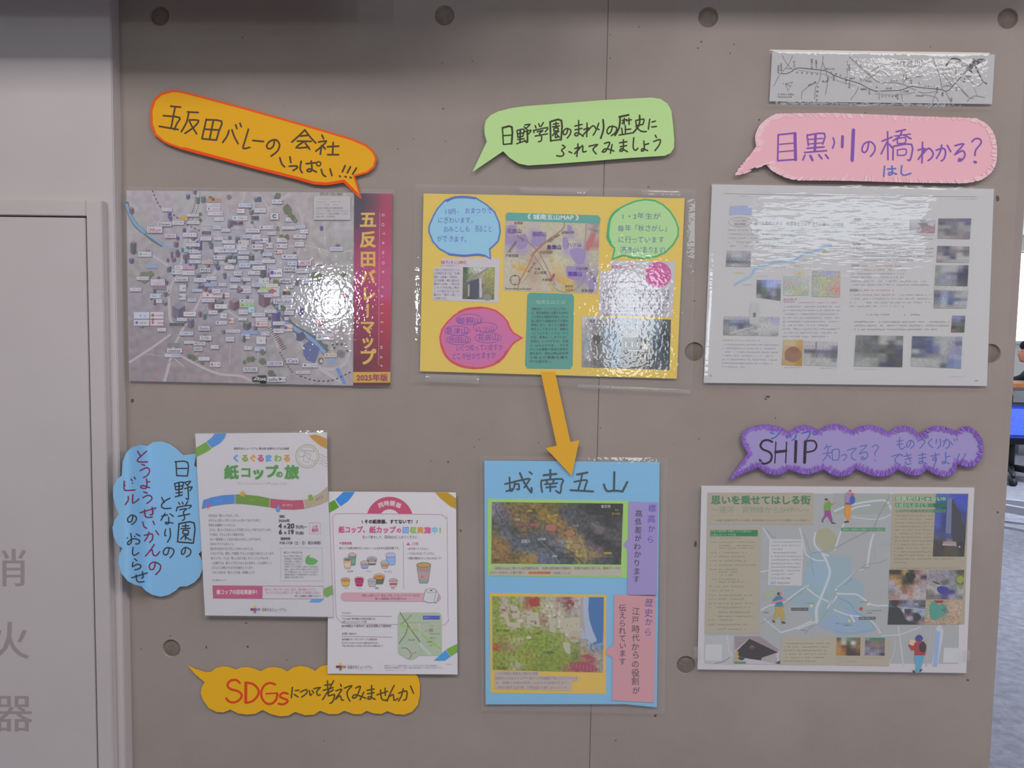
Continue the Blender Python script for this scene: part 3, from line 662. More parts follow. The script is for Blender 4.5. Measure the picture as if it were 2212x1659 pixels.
# roads
for pts, w in (('432,413 430,440 420,470 405,500 400,525 393,560 385,590 372,612 362,640', 6), ('362,615 365,650 368,690 380,705', 6), ('548,432 545,480 540,505 500,545 470,580 448,615 430,650 415,680 398,705 372,755', 5.5),
               ('626,418 585,448 548,480', 7), ('330,552 372,580', 5), ('279,783 330,750 368,722', 5), ('372,760 362,800 355,824', 6), ('380,762 430,790 475,808 520,812 545,824', 5), ('500,545 560,590 600,640 622,690', 4),
               ('622,690 650,740 672,775 700,802 745,830', 8), ('575,690 590,720 602,750', 8), ('430,560 455,600 470,650 520,690 560,705', 4), ('645,448 655,500 640,560', 3.5), ('700,420 702,530', 2.5), ('600,535 660,530 720,545 764,540', 3),
               ('560,420 600,480 610,520', 3), ('755,700 752,770 730,795 690,797', 7), ('764,640 735,650 700,655', 2.5), ('640,700 700,760', 3), ('475,585 510,600 560,612', 3), ('405,545 432,565 455,560', 3), ('420,475 450,500 490,515', 4), ('530,415 520,450', 3), ('350,470 330,500 322,510', 3),
               ('600,560 670,575 764,572', 2.5), ('640,590 690,640 760,690', 3)):
    p.line(pts, w, 'b3aeb2', 4, cap=False)
for pts in ('320,824 350,795 374,776', '392,765 418,748'): p.line(pts, 2, 'b07f88', 2, cap=False)
# streets of the blocks, faint
R = random.Random(11)
for i in range(70):
    x, y = R.uniform(285, 750), R.uniform(428, 772); L = R.uniform(14, 46); a = R.choice((0.1, 0.12, 1.62, 1.7, 0.8, 2.3)) + R.uniform(-.12, .12)
    p.line([(x, y), (x + L * math.cos(a), y + L * math.sin(a))], R.uniform(0.8, 1.8), R.choice(['b4afb4', 'b0a9ae', '9a939a']), 0, cap=False)
# river
p.line('273,436 280,462 295,488 312,502 330,517 352,530', 9, '5f6b68', 4, cap=False)
p.line('273,440 281,464 296,488 314,503', 6, '7b9bc8', 4, cap=False); p.line('316,504 336,518 355,530 378,536', 5, '86a0c2', 4, cap=False)
p.line('590,650 610,672 625,700 650,718 680,735 705,762', 16, '5f6a6c', 4, cap=False); p.line('596,655 612,680', 8, '7d94a8', 3, cap=False); p.line('612,694 640,712 672,732 702,762', 8, '7f9ac8', 4, cap=False)
p.line('712,775 725,785', 7, '7f9fd0', 2, cap=False); p.line('728,795 738,815 745,830', 8, '6f8ac2', 3, cap=False)
p.poly('655,745 670,735 690,752 688,765 680,785 662,778 655,765', '5f6893'); p.poly('640,722 655,716 662,728 650,738 640,735', '5b5773')
p.blob(702, 748, 7, '5f6f6a'); p.blob(737, 765, 11, '7b7d78'); p.blob(737, 765, 6, '6c6a7a', 5); p.blob(693, 780, 7, '5b6b58'); p.blob(694, 780, 4, 'c0b9b6')
for x, y in ((719, 745), (728, 744), (738, 744), (747, 748), (750, 758), (722, 752)): p.blob(x, y, 3.5, '5c6b52')
# railways
p.dash('329,411 338,432 350,450 375,464 398,482 435,500', 2.2, '4d4950', 5, 4)
for o in (0, 9): p.dash([(423 + o, 413), (421 + o, 440), (413 + o, 462), (404 + o, 480)], 1.4, '66646c', 4, 2)
p.dash('648,812 680,822 715,822 745,810 764,800', 2.4, '4a4848', 5, 5); p.dash('604,760 618,785 632,805', 3, '6c5f68', 4, 3)
for i in range(12): p.line([(580 + i * 2.6, 710 + i * 4.2), (590 + i * 2.6, 704 + i * 4.2)], 1.6, '6a4a52', 0, cap=False)
# buildings and trees
R = random.Random(21)
def tower(x, y, w, h, c1, c2, c3):
    p.poly([(x - w / 2, y - h / 2), (x, y - h / 2 - w * .28), (x + w / 2, y - h / 2), (x, y - h / 2 + w * .28)], c3)
    p.poly([(x - w / 2, y - h / 2), (x, y - h / 2 + w * .28), (x, y + h / 2 + w * .28), (x - w / 2, y + h / 2)], c1)
    p.poly([(x, y - h / 2 + w * .28), (x + w / 2, y - h / 2), (x + w / 2, y + h / 2), (x, y + h / 2 + w * .28)], c2)
PAL = [('6f6a80', '5d5870', '8d8a99'), ('7a6570', '694f5f', '958792'), ('68727a', '565f6c', '8a929a'), ('63598a', '54497a', '8580a0'), ('5f6367', '50545a', '7f8387')]
for i in range(120):
    x = min(752, max(284, R.gauss(500, 105))); y = min(800, max(430, R.gauss(575, 85)))
    if R.random() < .35: x, y = R.gauss(405, 60), R.gauss(560, 60)
    if x < 282 or x > 755: continue
    tower(x, y, R.uniform(5, 10), R.uniform(5, 13), *R.choice(PAL))
for x, y, w, h in ((386, 672, 26, 22), (459, 655, 17, 18), (474, 660, 17, 20), (506, 657, 20, 16), (412, 697, 13, 16), (534, 702, 17, 12), (288, 535, 12, 22), (568, 585, 14, 26), (571, 645, 24, 24), (596, 690, 18, 34), (650, 672, 11, 14), (431, 530, 10, 18), (507, 560, 11, 18), (543, 560, 12, 18), (418, 508, 13, 16), (640, 575, 10, 20)):
    tower(x, y, w, h, *R.choice(PAL))
for x, y, r in ((620, 452, 11), (626, 462, 7), (633, 470, 6), (638, 476, 5), (495, 425, 5), (433, 462, 4), (433, 475, 4), (520, 425, 0), (310, 600, 13), (325, 592, 8), (411, 770, 6), (419, 773, 6), (537, 776, 6), (545, 776, 6), (528, 782, 4), (585, 805, 7), (590, 812, 7), (600, 493, 5), (608, 510, 5), (620, 512, 6), (742, 593, 6), (680, 596, 10), (690, 598, 9), (596, 612, 9), (612, 665, 7), (567, 760, 6), (567, 780, 7), (600, 422, 7), (330, 690, 3), (437, 783, 4)):
    if r: p.blob(x, y, r, R.choice(['6d7549', '66705a', '5f6a58', '747a66']), 9)
p.rect(561, 612, 584, 627, '9dbf66')
p.build()
# the little name plates all over the map
names = [('LINKcom', 334, 496, 32, 12, 'b04050'), ('Daiwa', 355, 484, 30, 8, '3a3a44'), ('ONYX', 368, 509, 24, 8, 'a04050'), ('NYLE', 627, 581, 27, 9, '303038'), ('giftee', 616, 606, 24, 9, '303038'), ('FastLabel', 611, 651, 40, 9, '383860'), ('ⓒ', 593, 467, 17, 13, '222222'),
         ('コングルー', 444, 730, 25, 9, '303038'), ('HERP', 428, 753, 18, 8, '3a5a3a'), ('safie', 590, 819, 24, 10, '404040'), ('CUBE SYSTEM', 594, 785, 34, 9, '3a3a80'), ('iCare', 632, 779, 26, 10, '3a3a80'), ('cluster', 377, 757, 32, 8, '303038'), ('FUTURE', 541, 798, 30, 9, '404050'),
         ('LINKCOM', 658, 568, 27, 10, 'b02030'), ('i-4 LINE', 716, 679, 25, 8, '505050'), ('dahmua', 694, 667, 30, 7, '303030'), ('REA', 690, 699, 15, 10, 'e0d0d0'), ('Multilo', 441, 709, 24, 8, '40408a'), ('MOTTO', 431, 742, 25, 7, '3c3c48'), ('Trust Idea', 392, 603, 28, 8, '404050'), ('POD', 443, 583, 22, 8, '303030')]
p = Piece(T, 'name_plate', 0.0, kind='stuff', label='small white company name plates printed across the map'); p.lvl = 0.75
R = random.Random(5); used = [(n[1], n[2], n[3]) for n in names]
def plate(x, y, w, h, c='bfbcc5'):
    p.rect(x - w / 2 - .8, y - h / 2 - .8, x + w / 2 + .8, y + h / 2 + 1.4, '9c98aa'); p.rect(x - w / 2, y - h / 2, x + w / 2, y + h / 2, c)
fix = [(461, 432, 30, 6, 'c98a4c'), (461, 442, 30, 7, 0), (461, 451, 30, 8, 0), (465, 461, 32, 8, 0), (473, 473, 20, 7, 0), (518, 471, 33, 9, 0), (514, 482, 22, 7, '6b3a50'), (551, 471, 16, 8, '4a4a5c'), (396, 471, 18, 8, 'c9a14c'), (446, 503, 19, 6, '46405c'), (418, 520, 20, 6, 0), (327, 575, 24, 6, '7f9ed0'), (398, 541, 20, 5, '8fb4cc'),
       (294, 681, 0, 0, 0), (306, 681, 33, 14, 'b9c0d2'), (339, 681, 28, 14, 'cbbfc6'), (306, 697, 33, 12, 0), (339, 697, 28, 12, 'cdb9c2'), (382, 701, 32, 6, '4b4c50'), (340, 649, 20, 10, 0), (467, 637, 58, 10, 'cfbcc0'), (483, 682, 14, 11, 0), (500, 692, 11, 11, 'd0b6ae'), (478, 697, 24, 7, 0), (501, 715, 36, 6, 0), (527, 620, 29, 5, 0), (531, 628, 22, 9, 0), (533, 650, 31, 7, 0), (534, 659, 31, 8, '9dba8e'), (543, 669, 13, 11, '9fc8d8'), (539, 718, 34, 6, '7d98cc'), (531, 727, 17, 9, 0),
       (374, 744, 26, 5, '6d7a6a'), (373, 767, 34, 8, 0), (465, 787, 22, 10, 0), (463, 744, 0, 0, 0), (690, 689, 34, 8, 0), (690, 711, 34, 12, 0), (702, 727, 38, 14, 0), (623, 708, 17, 14, 'd0b8ae'), (619, 688, 9, 6, 0), (752, 640, 20, 18, 0), (752, 662, 20, 18, 0), (594, 629, 19, 22, 0), (619, 633, 13, 18, 'd8c4a8'), (714, 767, 26, 8, 'c8b8a4'), (670, 789, 34, 8, 0), (654, 804, 30, 6, 0), (568, 815, 40, 0, 0), (571, 519, 17, 10, 0), (582, 530, 14, 10, 0), (600, 514, 0, 0, 0), (609, 518, 23, 9, 0), (609, 531, 23, 9, 0), (602, 543, 16, 8, 'cfb3ac'), (625, 554, 32, 9, 0), (575, 491, 30, 8, 0), (569, 493, 0, 0, 0), (596, 589, 26, 18, 'cdc4cc'), (570, 606, 22, 12, 0), (633, 470, 0, 0, 0), (624, 474, 14, 8, 0), (526, 524, 22, 9, 0), (523, 535, 22, 11, 0), (474, 539, 23, 12, 0), (474, 556, 24, 8, 0), (421, 543, 24, 7, 0), (422, 554, 24, 8, 0), (421, 565, 24, 6, 0), (448, 566, 24, 7, 'b8a8a0'), (407, 578, 26, 6, 'c79aa4'), (407, 589, 26, 9, 0), (382, 587, 22, 10, 0), (313, 549, 28, 10, 0), (523, 556, 28, 6, 0), (556, 533, 24, 10, 0), (553, 512, 20, 10, 0), (341, 607, 30, 7, 0), (341, 613, 30, 6, 0), (455, 615, 26, 6, '8fa4c8'), (395, 622, 14, 14, 0), (394, 641, 14, 12, 0), (565, 690, 26, 8, 0), (566, 700, 26, 9, 'ccb0b0'), (564, 735, 20, 16, 0), (562, 754, 24, 8, 'b0b4cc'), (610, 819, 14, 10, 0), (565, 815, 18, 9, '3c3c40'), (344, 620, 28, 6, '8c6c84'), (620, 662, 36, 12, 0)]
for x, y, w, h, c in fix:
    if w and h:
        plate(x, y, w, h, c or 'bfbcc5'); used.append((x, y, w))
        if h > 6:
            if R.random() < .6: p.ell(x - w * .32, y, h * .26, h * .26, R.choice(['5a5aa0', 'b05a62', '46464e', '5c9a90', '8a6a5a']), 8)
            p.rows(x - w * .12, y + h * .05, x + w * .44, 1, 1, h * .34, R.choice(['5c5a66', '7a6670', '55557a']), last=1)
        else: p.rows(x - w * .4, y, x + w * .4, 1, 1, h * .45, 'a8a4b4' if c and c[0] in '4678' else '6c6874', last=1)
k = 0
while k < 85:
    x, y = R.gauss(520, 110), R.gauss(590, 90); w, h = R.uniform(16, 30), R.uniform(5, 9)
    if not (290 < x < 745 and 430 < y < 810) or any(abs(x - a) < (w + c) * .45 and abs(y - b) < 8 for a, b, c in used) or (700 < x and y < 480): continue
    used.append((x, y, w)); k += 1; plate(x, y, w, h, R.choice(['bfbcc5', 'c0bec8', 'cbc6c8', 'bfbcc5', 'b4bacc']))
    p.rows(x - w * .38, y, x + w * .4, 1, 1, h * .4, R.choice(['5c5a66', '8a6670', '5a5a8a']), last=1)
p.rect(678, 424, 757, 475, 'b5b1b4'); p.rows(684, 430, 715, 1, 1, 2.5, '8a8688', last=1); p.rows(684, 436, 735, 1, 1, 3, '8a8688', last=1); p.rows(699, 442, 731, 1, 1, 4, 'b0626c', last=1); p.rows(682, 442, 697, 1, 1, 2, '8a8688', last=1)
for t_, y in (('五反田 大崎周辺の情報通信業', 449.5), ('スタートアップ企業・コワーキングスペース', 455.5), ('などのオフィス所在を掲載しています', 461.5), ('2025年 1月現在', 468)): p.text(t_, 682, y, 5, '6a6668', x1=682 + min(70, len(t_) * 4.2), bold=0.01)
p.text('ゴタンダ・バレーMAP', 689, 418, 6, '6c686c', x1=740, bold=0.02)
for t_, x, y, w, h, c in names:
    if t_ == 'REA': p.rect(x - w / 2, y - h / 2, x + w / 2, y + h / 2, '9c2c44')
    elif t_ == 'ⓒ':
        plate(x, y, w, h); p.ring(x, y, 3.4, 3.4, 2, '26262a', 10, 45, 315); continue
    else: plate(x, y, w, h)
    p.text(t_, x - w * .42, y, h * .95, c, x1=x + w * .42, bold=0.015)
p.rect(545, 814, 562, 824, '2f3030'); p.rect(562, 811, 575, 828, '2c2d2d'); p.ink('548,821 553,816 560,816;551,820 558,820', 1.4, 'd0d0d0', 0); p.text('TUNNEL', 541 + 15, 819, 8, 'cfcfcf', x1=576, bold=0.02)
p.build()
# crimson band
p = Piece(T, 'title_band', 0.9)
p.photo('765,417 848,418 843,803 763,803', ['40394a 6a3c50 a03a5c', '4c3a50 7a3c58 a5365c', '7a3558 90385c b03a66', '9c3a64 a83c68 b84070', 'a84070 b0406c b84a78', 'a03262 a83868 b54878', '94305a 9c3058 b0304e', '84284e 8c2c4c a82c48', '7a2440 7c2640 982a40', '6a2038 74223a 8c2438'], 8, 40, 0.03, 0.5)
p.poly('763,803.5 843.5,803.5 843,826.5 763,826.5', 'c9a23c'); p.poly('763,826.5 843,826.5 843,833 763,833', '5c2030'); p.line('820.5,458 817.5,789', 0.9, 'b98a96', 0, cap=False); p.build()
p = Piece(T, 'gold_lettering', 0.95); p.lvl = .15
for ch, x, y, h in (('五', 795, 474, 37), ('反', 795, 517, 37), ('田', 795, 559, 36), ('バ', 795, 598, 33), ('レ', 796, 634, 34), ('マ', 793.5, 706, 33), ('ッ', 794, 737, 33), ('プ', 794, 771, 37)): p.text(ch, x, y, h, 'd2ae52', bold=0.03, mid=True)
p.line('794.5,658 794,684', 4.6, 'cfa94c', 0); p.build()
p = Piece(T, 'white_lettering', 0.95); p.lvl = .2
for ch, x, y in zip('GOTAN-DA', [831] * 8, [461.5, 482, 502, 522, 542, 553, 565, 584.5]): p.text(ch, x, y, 8.5, 'd8c8cc', rot=math.pi / 2, mid=True, bold=0.01)
for ch, x, y in zip('VALLEY', [829, 828.5, 828, 828, 827.5, 827], [617.5, 637, 656, 675, 694, 714]): p.text(ch, x, y, 8.5, 'd8c8cc', rot=math.pi / 2, mid=True, bold=0.01)
for ch, x, y in zip('MAP', [827, 826.5, 826], [747, 769, 788]): p.text(ch, x, y, 8.5, 'd8c8cc', rot=math.pi / 2, mid=True, bold=0.01)
p.text('2025年版', 770, 815.5, 16, '963060', x1=838, bold=0.025); p.build()
film(T, '268,403 853,409 848,838 278,827', 2.2, 0.7, seed=2.0)

# ---- B: yellow poster in a wide clear pouch
T = Thing('collage_poster', 'yellow collage poster with local map and three round notes in a clear pouch', 'poster', 1190, 615, 0.004)
sheet(T, '915,418 1479,428 1462,818 907,802', 'd8bb55')
G1, G2, G3, G4 = (880, 400, 6.9125), (1180, 400, 6.9125), (890, 530, 5.53), (1190, 530, 5.184)
c = Piece(T, 'map_card', 0.35, (0, 0, 1), mat=PAPER, thick=0.2)
c.poly('1093,462 1097,459 1292,465 1297,470 1291,635 1088,627 1089,540', 'b9b29a'); c.photo('1092,475 1295,481 1291,634 1089,626', ['b8a8a4 b9b09c b6aca4 bab29c bcb49c b9b09c bab29e a79c98', 'a08fae bab29c a494b4 beb8a0 bcae94 a89cb0 bab29c b49a98', '9a88b0 b4ac9c 9a8ab4 bcb09c b8b0a0 beb8a4 b0a2ac b07a7c', 'b0a4a4 a594ac b8ae98 b09880 bab4a0 a79ab8 a090b4 b4ac9c', 'bcb49e b8b29a b49884 bab2a0 c0b898 bab49c a493b8 b4ac98', 'bcb4a0 c4a868 b8a890 bcb4a0 c4b07c b8b09c 8f7cb0 aaa0a8', 'bab29e bab09a b09c88 bcb09a b8a094 c8ae62 9a88b0 a292ac', 'bab2a0 b8b09c b8a894 bab0a0 bab29c c4a868 a8a094 b0a8a0'], 64, 50, .07, .5, 8)
mc = c.build()
p = Piece(T, 'road_print', 0.62, G1, parent=mc); p.rnd = random.Random(8)
for cx, cy, r in ((1560, 660, 90), (1700, 830, 130), (1970, 780, 110), (1970, 830, 100), (2180, 940, 0)):
    if r: p.blob(cx, cy, r, '9686ad', 10)
p.fr = G2
for q in ('360,960 565,960 560,1160 430,1150', '300,1220 400,1215 545,1230 560,1390 330,1390', '320,590 380,620 385,690 320,685', '250,780 320,800 330,940 255,945', '640,1420 720,1420 700,1590 640,1590'): p.poly(q, '9686b2', 3)
p.poly('720,560 790,560 700,760 600,960 570,960 640,760', '9c8c8c'); p.poly('700,720 740,740 640,960 590,960 600,860', 'b96a6e', 2); p.poly('130,1330 250,1390 290,1480 200,1440', 'c8a650', 2)
p.line('270,550 240,660 -60,880 -230,1050', 16, '937c6c'); p.line('600,550 585,800 570,1000', 12, 'a08880'); p.line('780,1280 620,1600', 12, '9c948c'); p.line('-240,970 -80,1200 40,1390 160,1560 330,1590 520,1480 640,1180', 11, '9a8a86', 4); p.ell(90, 1380, 22, 70, 'a84a5c', rot=.5)
p.fr = G1
p.line('2210,740 2040,880 1930,980 1870,1060 1790,1230 1690,1410 1640,1560', 13, 'b06a50', 4); p.line('1640,740 1780,830 1940,975 2060,1180 2212,1500', 11, '9c7a5c', 4); p.line('1980,1060 1880,1230 1760,1400 1690,1470', 8, '9a948c'); p.line('1490,1010 1600,860 1660,820', 8, '8c8078'); p.line('1650,1260 1670,1080 1480,960 ', 6, 'b0a894')
p.line('1690,1080 1900,1140', 5, 'aaa28e')
for x, y in ((1720, 1240), (1590, 1210), (2150, 1120), (2130, 1470), (2180, 1560)): p.blob(x, y, 34, 'c6a552', 8)
p.ring(1607, 1415, 72, 72, 8, '4c4844'); p.ink('1607,1455 1607,1480;1540,1415 1565,1415;1650,1415 1675,1415', 7, '4c4844', 0); p.text('N', 1592, 1352, 42, '3c3836')
p.line('1468,1545 1745,1552', 8, '4c4844', 0); p.ink('1468,1528 1468,1545;1604,1530 1604,1548;1742,1533 1742,1551', 9, '4c4844', 0); p.text('600m', 1760, 1548, 42, '4c4844')
p.build()
p = Piece(T, 'map_lettering', 0.68, G1, parent=mc); p.lvl = .1
for t_, x, y, x1, h, c_, b_ in (('花房山', 1488, 684, 1710, 74, '6a4478', .02), ('池田山', 1862, 728, 2080, 74, '54428c', .02), ('目黒駅', 1590, 565, 1728, 44, '4c4844', .005), ('不動前駅', 1462, 1052, 1662, 50, '4c4844', .005), ('五反田駅', 1970, 1000, 2170, 48, '4c4844', .005), ('大崎', 1895, 1250, 1985, 46, '4c4844', .005), ('広小路駅', 1890, 1305, 2085, 50, '4c4844', .005), ('大崎駅', 2010, 1412, 2150, 48, '4c4844', .005)):
    p.text(t_, x, y, h, c_, x1=x1, bold=b_)
p.text('東急目黒線', 1520, 1000, 38, '5c5650', rot=-1.0); p.text('国道一号線', 2120, 850, 36, '6c6458', rot=-.7); p.text('東急池上線', 1800, 1300, 36, '5c5650', rot=-.95); p.text('山手線', 1640, 760, 40, '6c6058', rot=.6)
p.fr = G2
for t_, x, y, x1, h, c_, b_ in (('島津山', 5, 925, 230, 76, '4c2c78', .03), ('八ツ山', 315, 888, 525, 70, '5c4688', .01), ('御殿山', 325, 1325, 540, 74, '54389a', .03), ('高輪台駅', 228, 705, 420, 46, '5c5650', .005), ('北品川駅', 440, 1245, 620, 46, '4c4844', .005), ('東京湾', 280, 1510, 400, 38, '4c4844', .005), ('天王洲', 285, 1565, 400, 38, '4c4844', .005), ('新馬場駅', 525, 1575, 712, 48, '4c4844', .005), ('都営浅草線', 20, 840, 205, 36, '6c5c50', 0)):
    p.text(t_, x, y, h, c_, x1=x1, bold=b_, dy=0 if t_[0] != '都' else -.55)
p.text('旧東海道', 660, 1290, 44, '6c6458', rot=1.1); p.text('八ツ山通り', 620, 640, 36, '7c746c', rot=.3)
p.build()
p = Piece(T, 'header_band', 0.66, (0, 0, 1), parent=mc); p.poly('1093,476 1092,463 1097,459 1292,465 1297,471 1296,483', '5aa096'); p.build()
p = Piece(T, 'header_lettering', 0.72, (0, 0, 1), parent=mc); p.text('《 城南五山MAP 》', 1132, 467.5, 12.5, 'd0dcd8', x1=1258, dy=.02, bold=.02); p.build()
# round notes
def note(label, frame, outline, color, edge, ew, strokes=None, z=0.55):
    c = Piece(T, 'round_note', z, frame, mat=PAPER, thick=0.2, label=label); c.poly(outline, color); o = c.build()
    m = Piece(T, 'marker_rim', z + .06, frame, parent=o); m.line(parse(outline), ew, edge, 0, True); m.build()
    return o
o = note('light blue note with blue rim', G1, '1240,1098 1160,1050 1040,1030 850,1060 620,1025 480,950 380,840 325,700 325,610 380,480 450,350 560,230 700,180 870,170 1020,190 1180,290 1300,400 1370,560 1385,690 1355,830 1290,900 1228,950', '8fbfdc', '4a70c2', 22)
p = Piece(T, 'rim_stroke', .63, G1, parent=o); p.line('590,235 700,185 870,178 1010,195', 36, '4468c0'); p.line('620,1030 850,1052 1040,1035 1140,1050', 30, '4a66c0'); p.build()
p = Piece(T, 'handwriting', .66, G1, parent=o)
for t_, x, y, x1, h in (('10月、', 555, 385, 830, 100), ('おまつりで', 855, 378, 1265, 96), ('にぎわいます。', 450, 520, 1030, 100), ('おみこしも', 535, 655, 935, 96), ('見ること', 1000, 650, 1265, 105), ('ができます。', 440, 800, 940, 100)): p.text(t_, x, y, h, '4f63b4', x1=x1, jit=.5, bold=.004)
p.build()
o = note('pale green note with green rim', G2, '990,1100 1100,1062 1150,1045 1300,1080 1460,1092 1640,1062 1780,1000 1890,890 1965,760 1972,640 1930,520 1850,390 1740,290 1620,230 1480,215 1330,240 1180,300 1060,370 980,450 930,590 908,780 960,880 1025,940', 'a9cf90', '36a868', 24)
p = Piece(T, 'rim_stroke', .63, G2, parent=o); p.line('1080,360 1000,430 945,540 925,760 960,860', 34, '3aa466'); p.build()
p = Piece(T, 'handwriting', .66, G2, parent=o)
for t_, x, y, x1, h in (('1・2年生が', 1120, 460, 1710, 100), ('毎年「秋さがし」', 1070, 640, 1860, 105), ('に行っています', 1070, 810, 1760, 105), ('（島津山にあります）', 1050, 965, 1830, 105)): p.text(t_, x, y, h, '4a6a9c', x1=x1, jit=.5, bold=.004)
p.build()
o = note('pink note with red rim', G3, '1312,1105 1240,1145 1190,1190 1140,1270 1100,1330 1040,1390 960,1430 850,1460 740,1468 640,1455 560,1430 480,1395 400,1310 350,1210 335,1100 360,1000 420,920 500,840 600,780 700,750 810,740 900,750 1000,780 1080,840 1140,910 1170,990 1210,1045', 'c56a9c', 'd2384a', 18)
p = Piece(T, 'rim_stroke', .63, G3, parent=o); p.line('560,800 640,765 740,750 830,745', 26, 'cc3a44'); p.line('350,1180 400,1310 500,1400 620,1448 740,1462', 26, 'cf3c44'); p.line('1000,1400 1080,1340 1130,1260', 22, 'c23a5c'); p.build()
p = Piece(T, 'handwriting', .66, G3, parent=o)
for cx, cy, rx, ry in ((685, 885, 160, 64), (540, 1018, 150, 56), (876, 978, 142, 56), (556, 1130, 146, 56), (908, 1105, 156, 60)): p.ring(cx, cy, rx, ry, 6, '6a48a0', 28, 8, 368)
for t_, x, y, x1, h in (('御殿山', 535, 895, 838, 84), ('島津山', 405, 1022, 670, 84), ('八ツ山', 760, 1000, 985, 76), ('池田山', 425, 1128, 680, 82), ('花房山', 780, 1100, 1040, 84), ('いくつ知っていますか', 520, 1225, 1085, 84), ('どこが分かりますか', 475, 1325, 1000, 86)): p.text(t_, x, y, h, '5a46a4', x1=x1, jit=.5, bold=.006, dy=-.02)
p.build()
# shrine cutting
c = Piece(T, 'text_cutting', .35, G3, mat=PAPER, thick=.2); c.poly('350,155 1050,150 1030,685 245,655 258,265 345,262', 'c2bcc4'); o = c.build()
p = Piece(T, 'photo_print', .62, G3, parent=o)
p.photo('610,260 990,262 980,650 602,640', ['4c5a50 a0b090 b8bcb4 b8bab4 a8a484 9aa05a', '5c6a4c 8a9468 9c9c7c a09c84 98985c a0a058', '5c6450 787c6c 8c8884 a09c90 8c8a60 909450', '606c54 4c4c58 505060 706c68 908c60 8c8c54', '5c6450 46465a 4a4a60 8c8884 78785c 84844c', '5c5c48 404052 4c4c60 807c78 6c6c50 70703c'], 40, 40, .25, .6, 2)
p.poly('640,420 900,270 915,285 660,440', '8a8684'); p.poly('805,395 830,395 835,620 805,620', 'c0bcb8'); p.poly('668,470 690,465 685,610 665,610', 'a8a4a0'); p.poly('690,430 800,395 800,620 690,620', '4a4a5c'); p.ell(900, 620, 50, 40, '8a8886'); p.build()
p = Piece(T, 'lettering', .66, G3, parent=o); p.text('雉子(きじ)神社', 345, 202, 46, 'c8506c', x1=655, bold=.01); p.rows(345, 242, 540, 1, 1, 14, '8c888c', last=1)
for i, t_ in enumerate(('〒品川区東五反田1-2-33', '江戸時代までは「大鳥', '明神・山神権」と呼ばれ、', '三代将軍・徳川家光が', '鷹狩りの際、1羽の白', 'いキジが社地に飛び', '入って見えなくなった', '事から「雉子ノ宮」へ', 'と改称された。')):
    p.text(t_, 258, 292 + i * 42.5, 32, '7c7880' if i else '96929a', x1=(570 if i < 8 else 440), bold=.004)
p.build()
# teal column
c = Piece(T, 'teal_column', .35, (0, 0, 1), mat=PAPER, thick=.2); c.poly('1144,632 1236,635 1240,642 1237,790 1232,797 1139,796 1134,790 1139,638', '559a8e'); o = c.build()
p = Piece(T, 'lettering', .62, (0, 0, 1), parent=o); p.text('城南五山とは', 1157, 652.5, 9.5, '9cc4b0', x1=1222)
for i, t_ in enumerate(('城南五山（じょうなんござん）', 'は、東京城南部に位置する台地の', 'うち現在も高級住宅地とされる', '品川駅から高輪台までの間の', '地域にあり、古くから屋敷の', '地名として知られる。御殿山', '（ごてんやま）八ツ山（やつ', 'やま）島津山（しまづやま）', '池田山（いけだやま）花房', '山（はなぶさやま）、それぞ', 'れに大名屋敷や皇族の邸宅が', '建ち並び、明治以降は政財界', 'の名士が屋敷を構え', '今でも緑が多い。')):
    p.text(t_, 1148 - i * .35, 667 + i * 8.75, 6.6, '2f5c54' if i % 4 else '4c4c4a', x1=(1228 if i < 13 else 1195), bold=.004)
p.build()
# university cutting
c = Piece(T, 'text_cutting', .35, G4, mat=PAPER, thick=.2); c.poly('668,170 1395,180 1360,805 535,782 545,285 665,280', 'bdb9be'); o = c.build()
p = Piece(T, 'lettering', .62, G4, parent=o); p.text('清泉女子大学', 672, 240, 42, 'c25c88', x1=930, bold=.012); p.rows(665, 275, 850, 1, 1, 12, '8a868a', last=1); p.text('イタリア・ルネサンス様式', 585, 410, 26, '86868c', x1=820, bold=.0); p.rows(840, 412, 955, 1, 1, 20, '8a868a', last=1)
for i, t_ in enumerate(('大正4年（1915）12月に旧島津家本邸宅', '館として建てられた洋館を利用し、大学', 'の本館としている。設計は英国人建築', '家ジョサイア・コンドル。イタリア・ルネ', 'サンス様式でビクトリア朝の室内装飾', 'が残り、庭園には大きな樹木もあり、', 'いまも大切に受け継がれている。旧公', '爵邸は国の重要文化財に指定された。')): p.text(t_, 575, 498 + i * 39, 33, '7a7a82', x1=1335 - i * 3 - (60 if i == 7 else 0), bold=.003, dy=.02)
p.build()
p = Piece(T, 'magenta_disc', .66, G4, parent=o); p.ell(1202, 328, 145, 143, 'c25a96', 40); p.build()
p = Piece(T, 'disc_lettering', .7, G4, parent=o); p.text('見学できる', 1090, 300, 46, 'cf82a8', x1=1310); p.line('1075,262 1325,268', 4, 'cc74a0', 0); p.line('1090,392 1315,402', 4, 'cc74a0', 0); p.build()
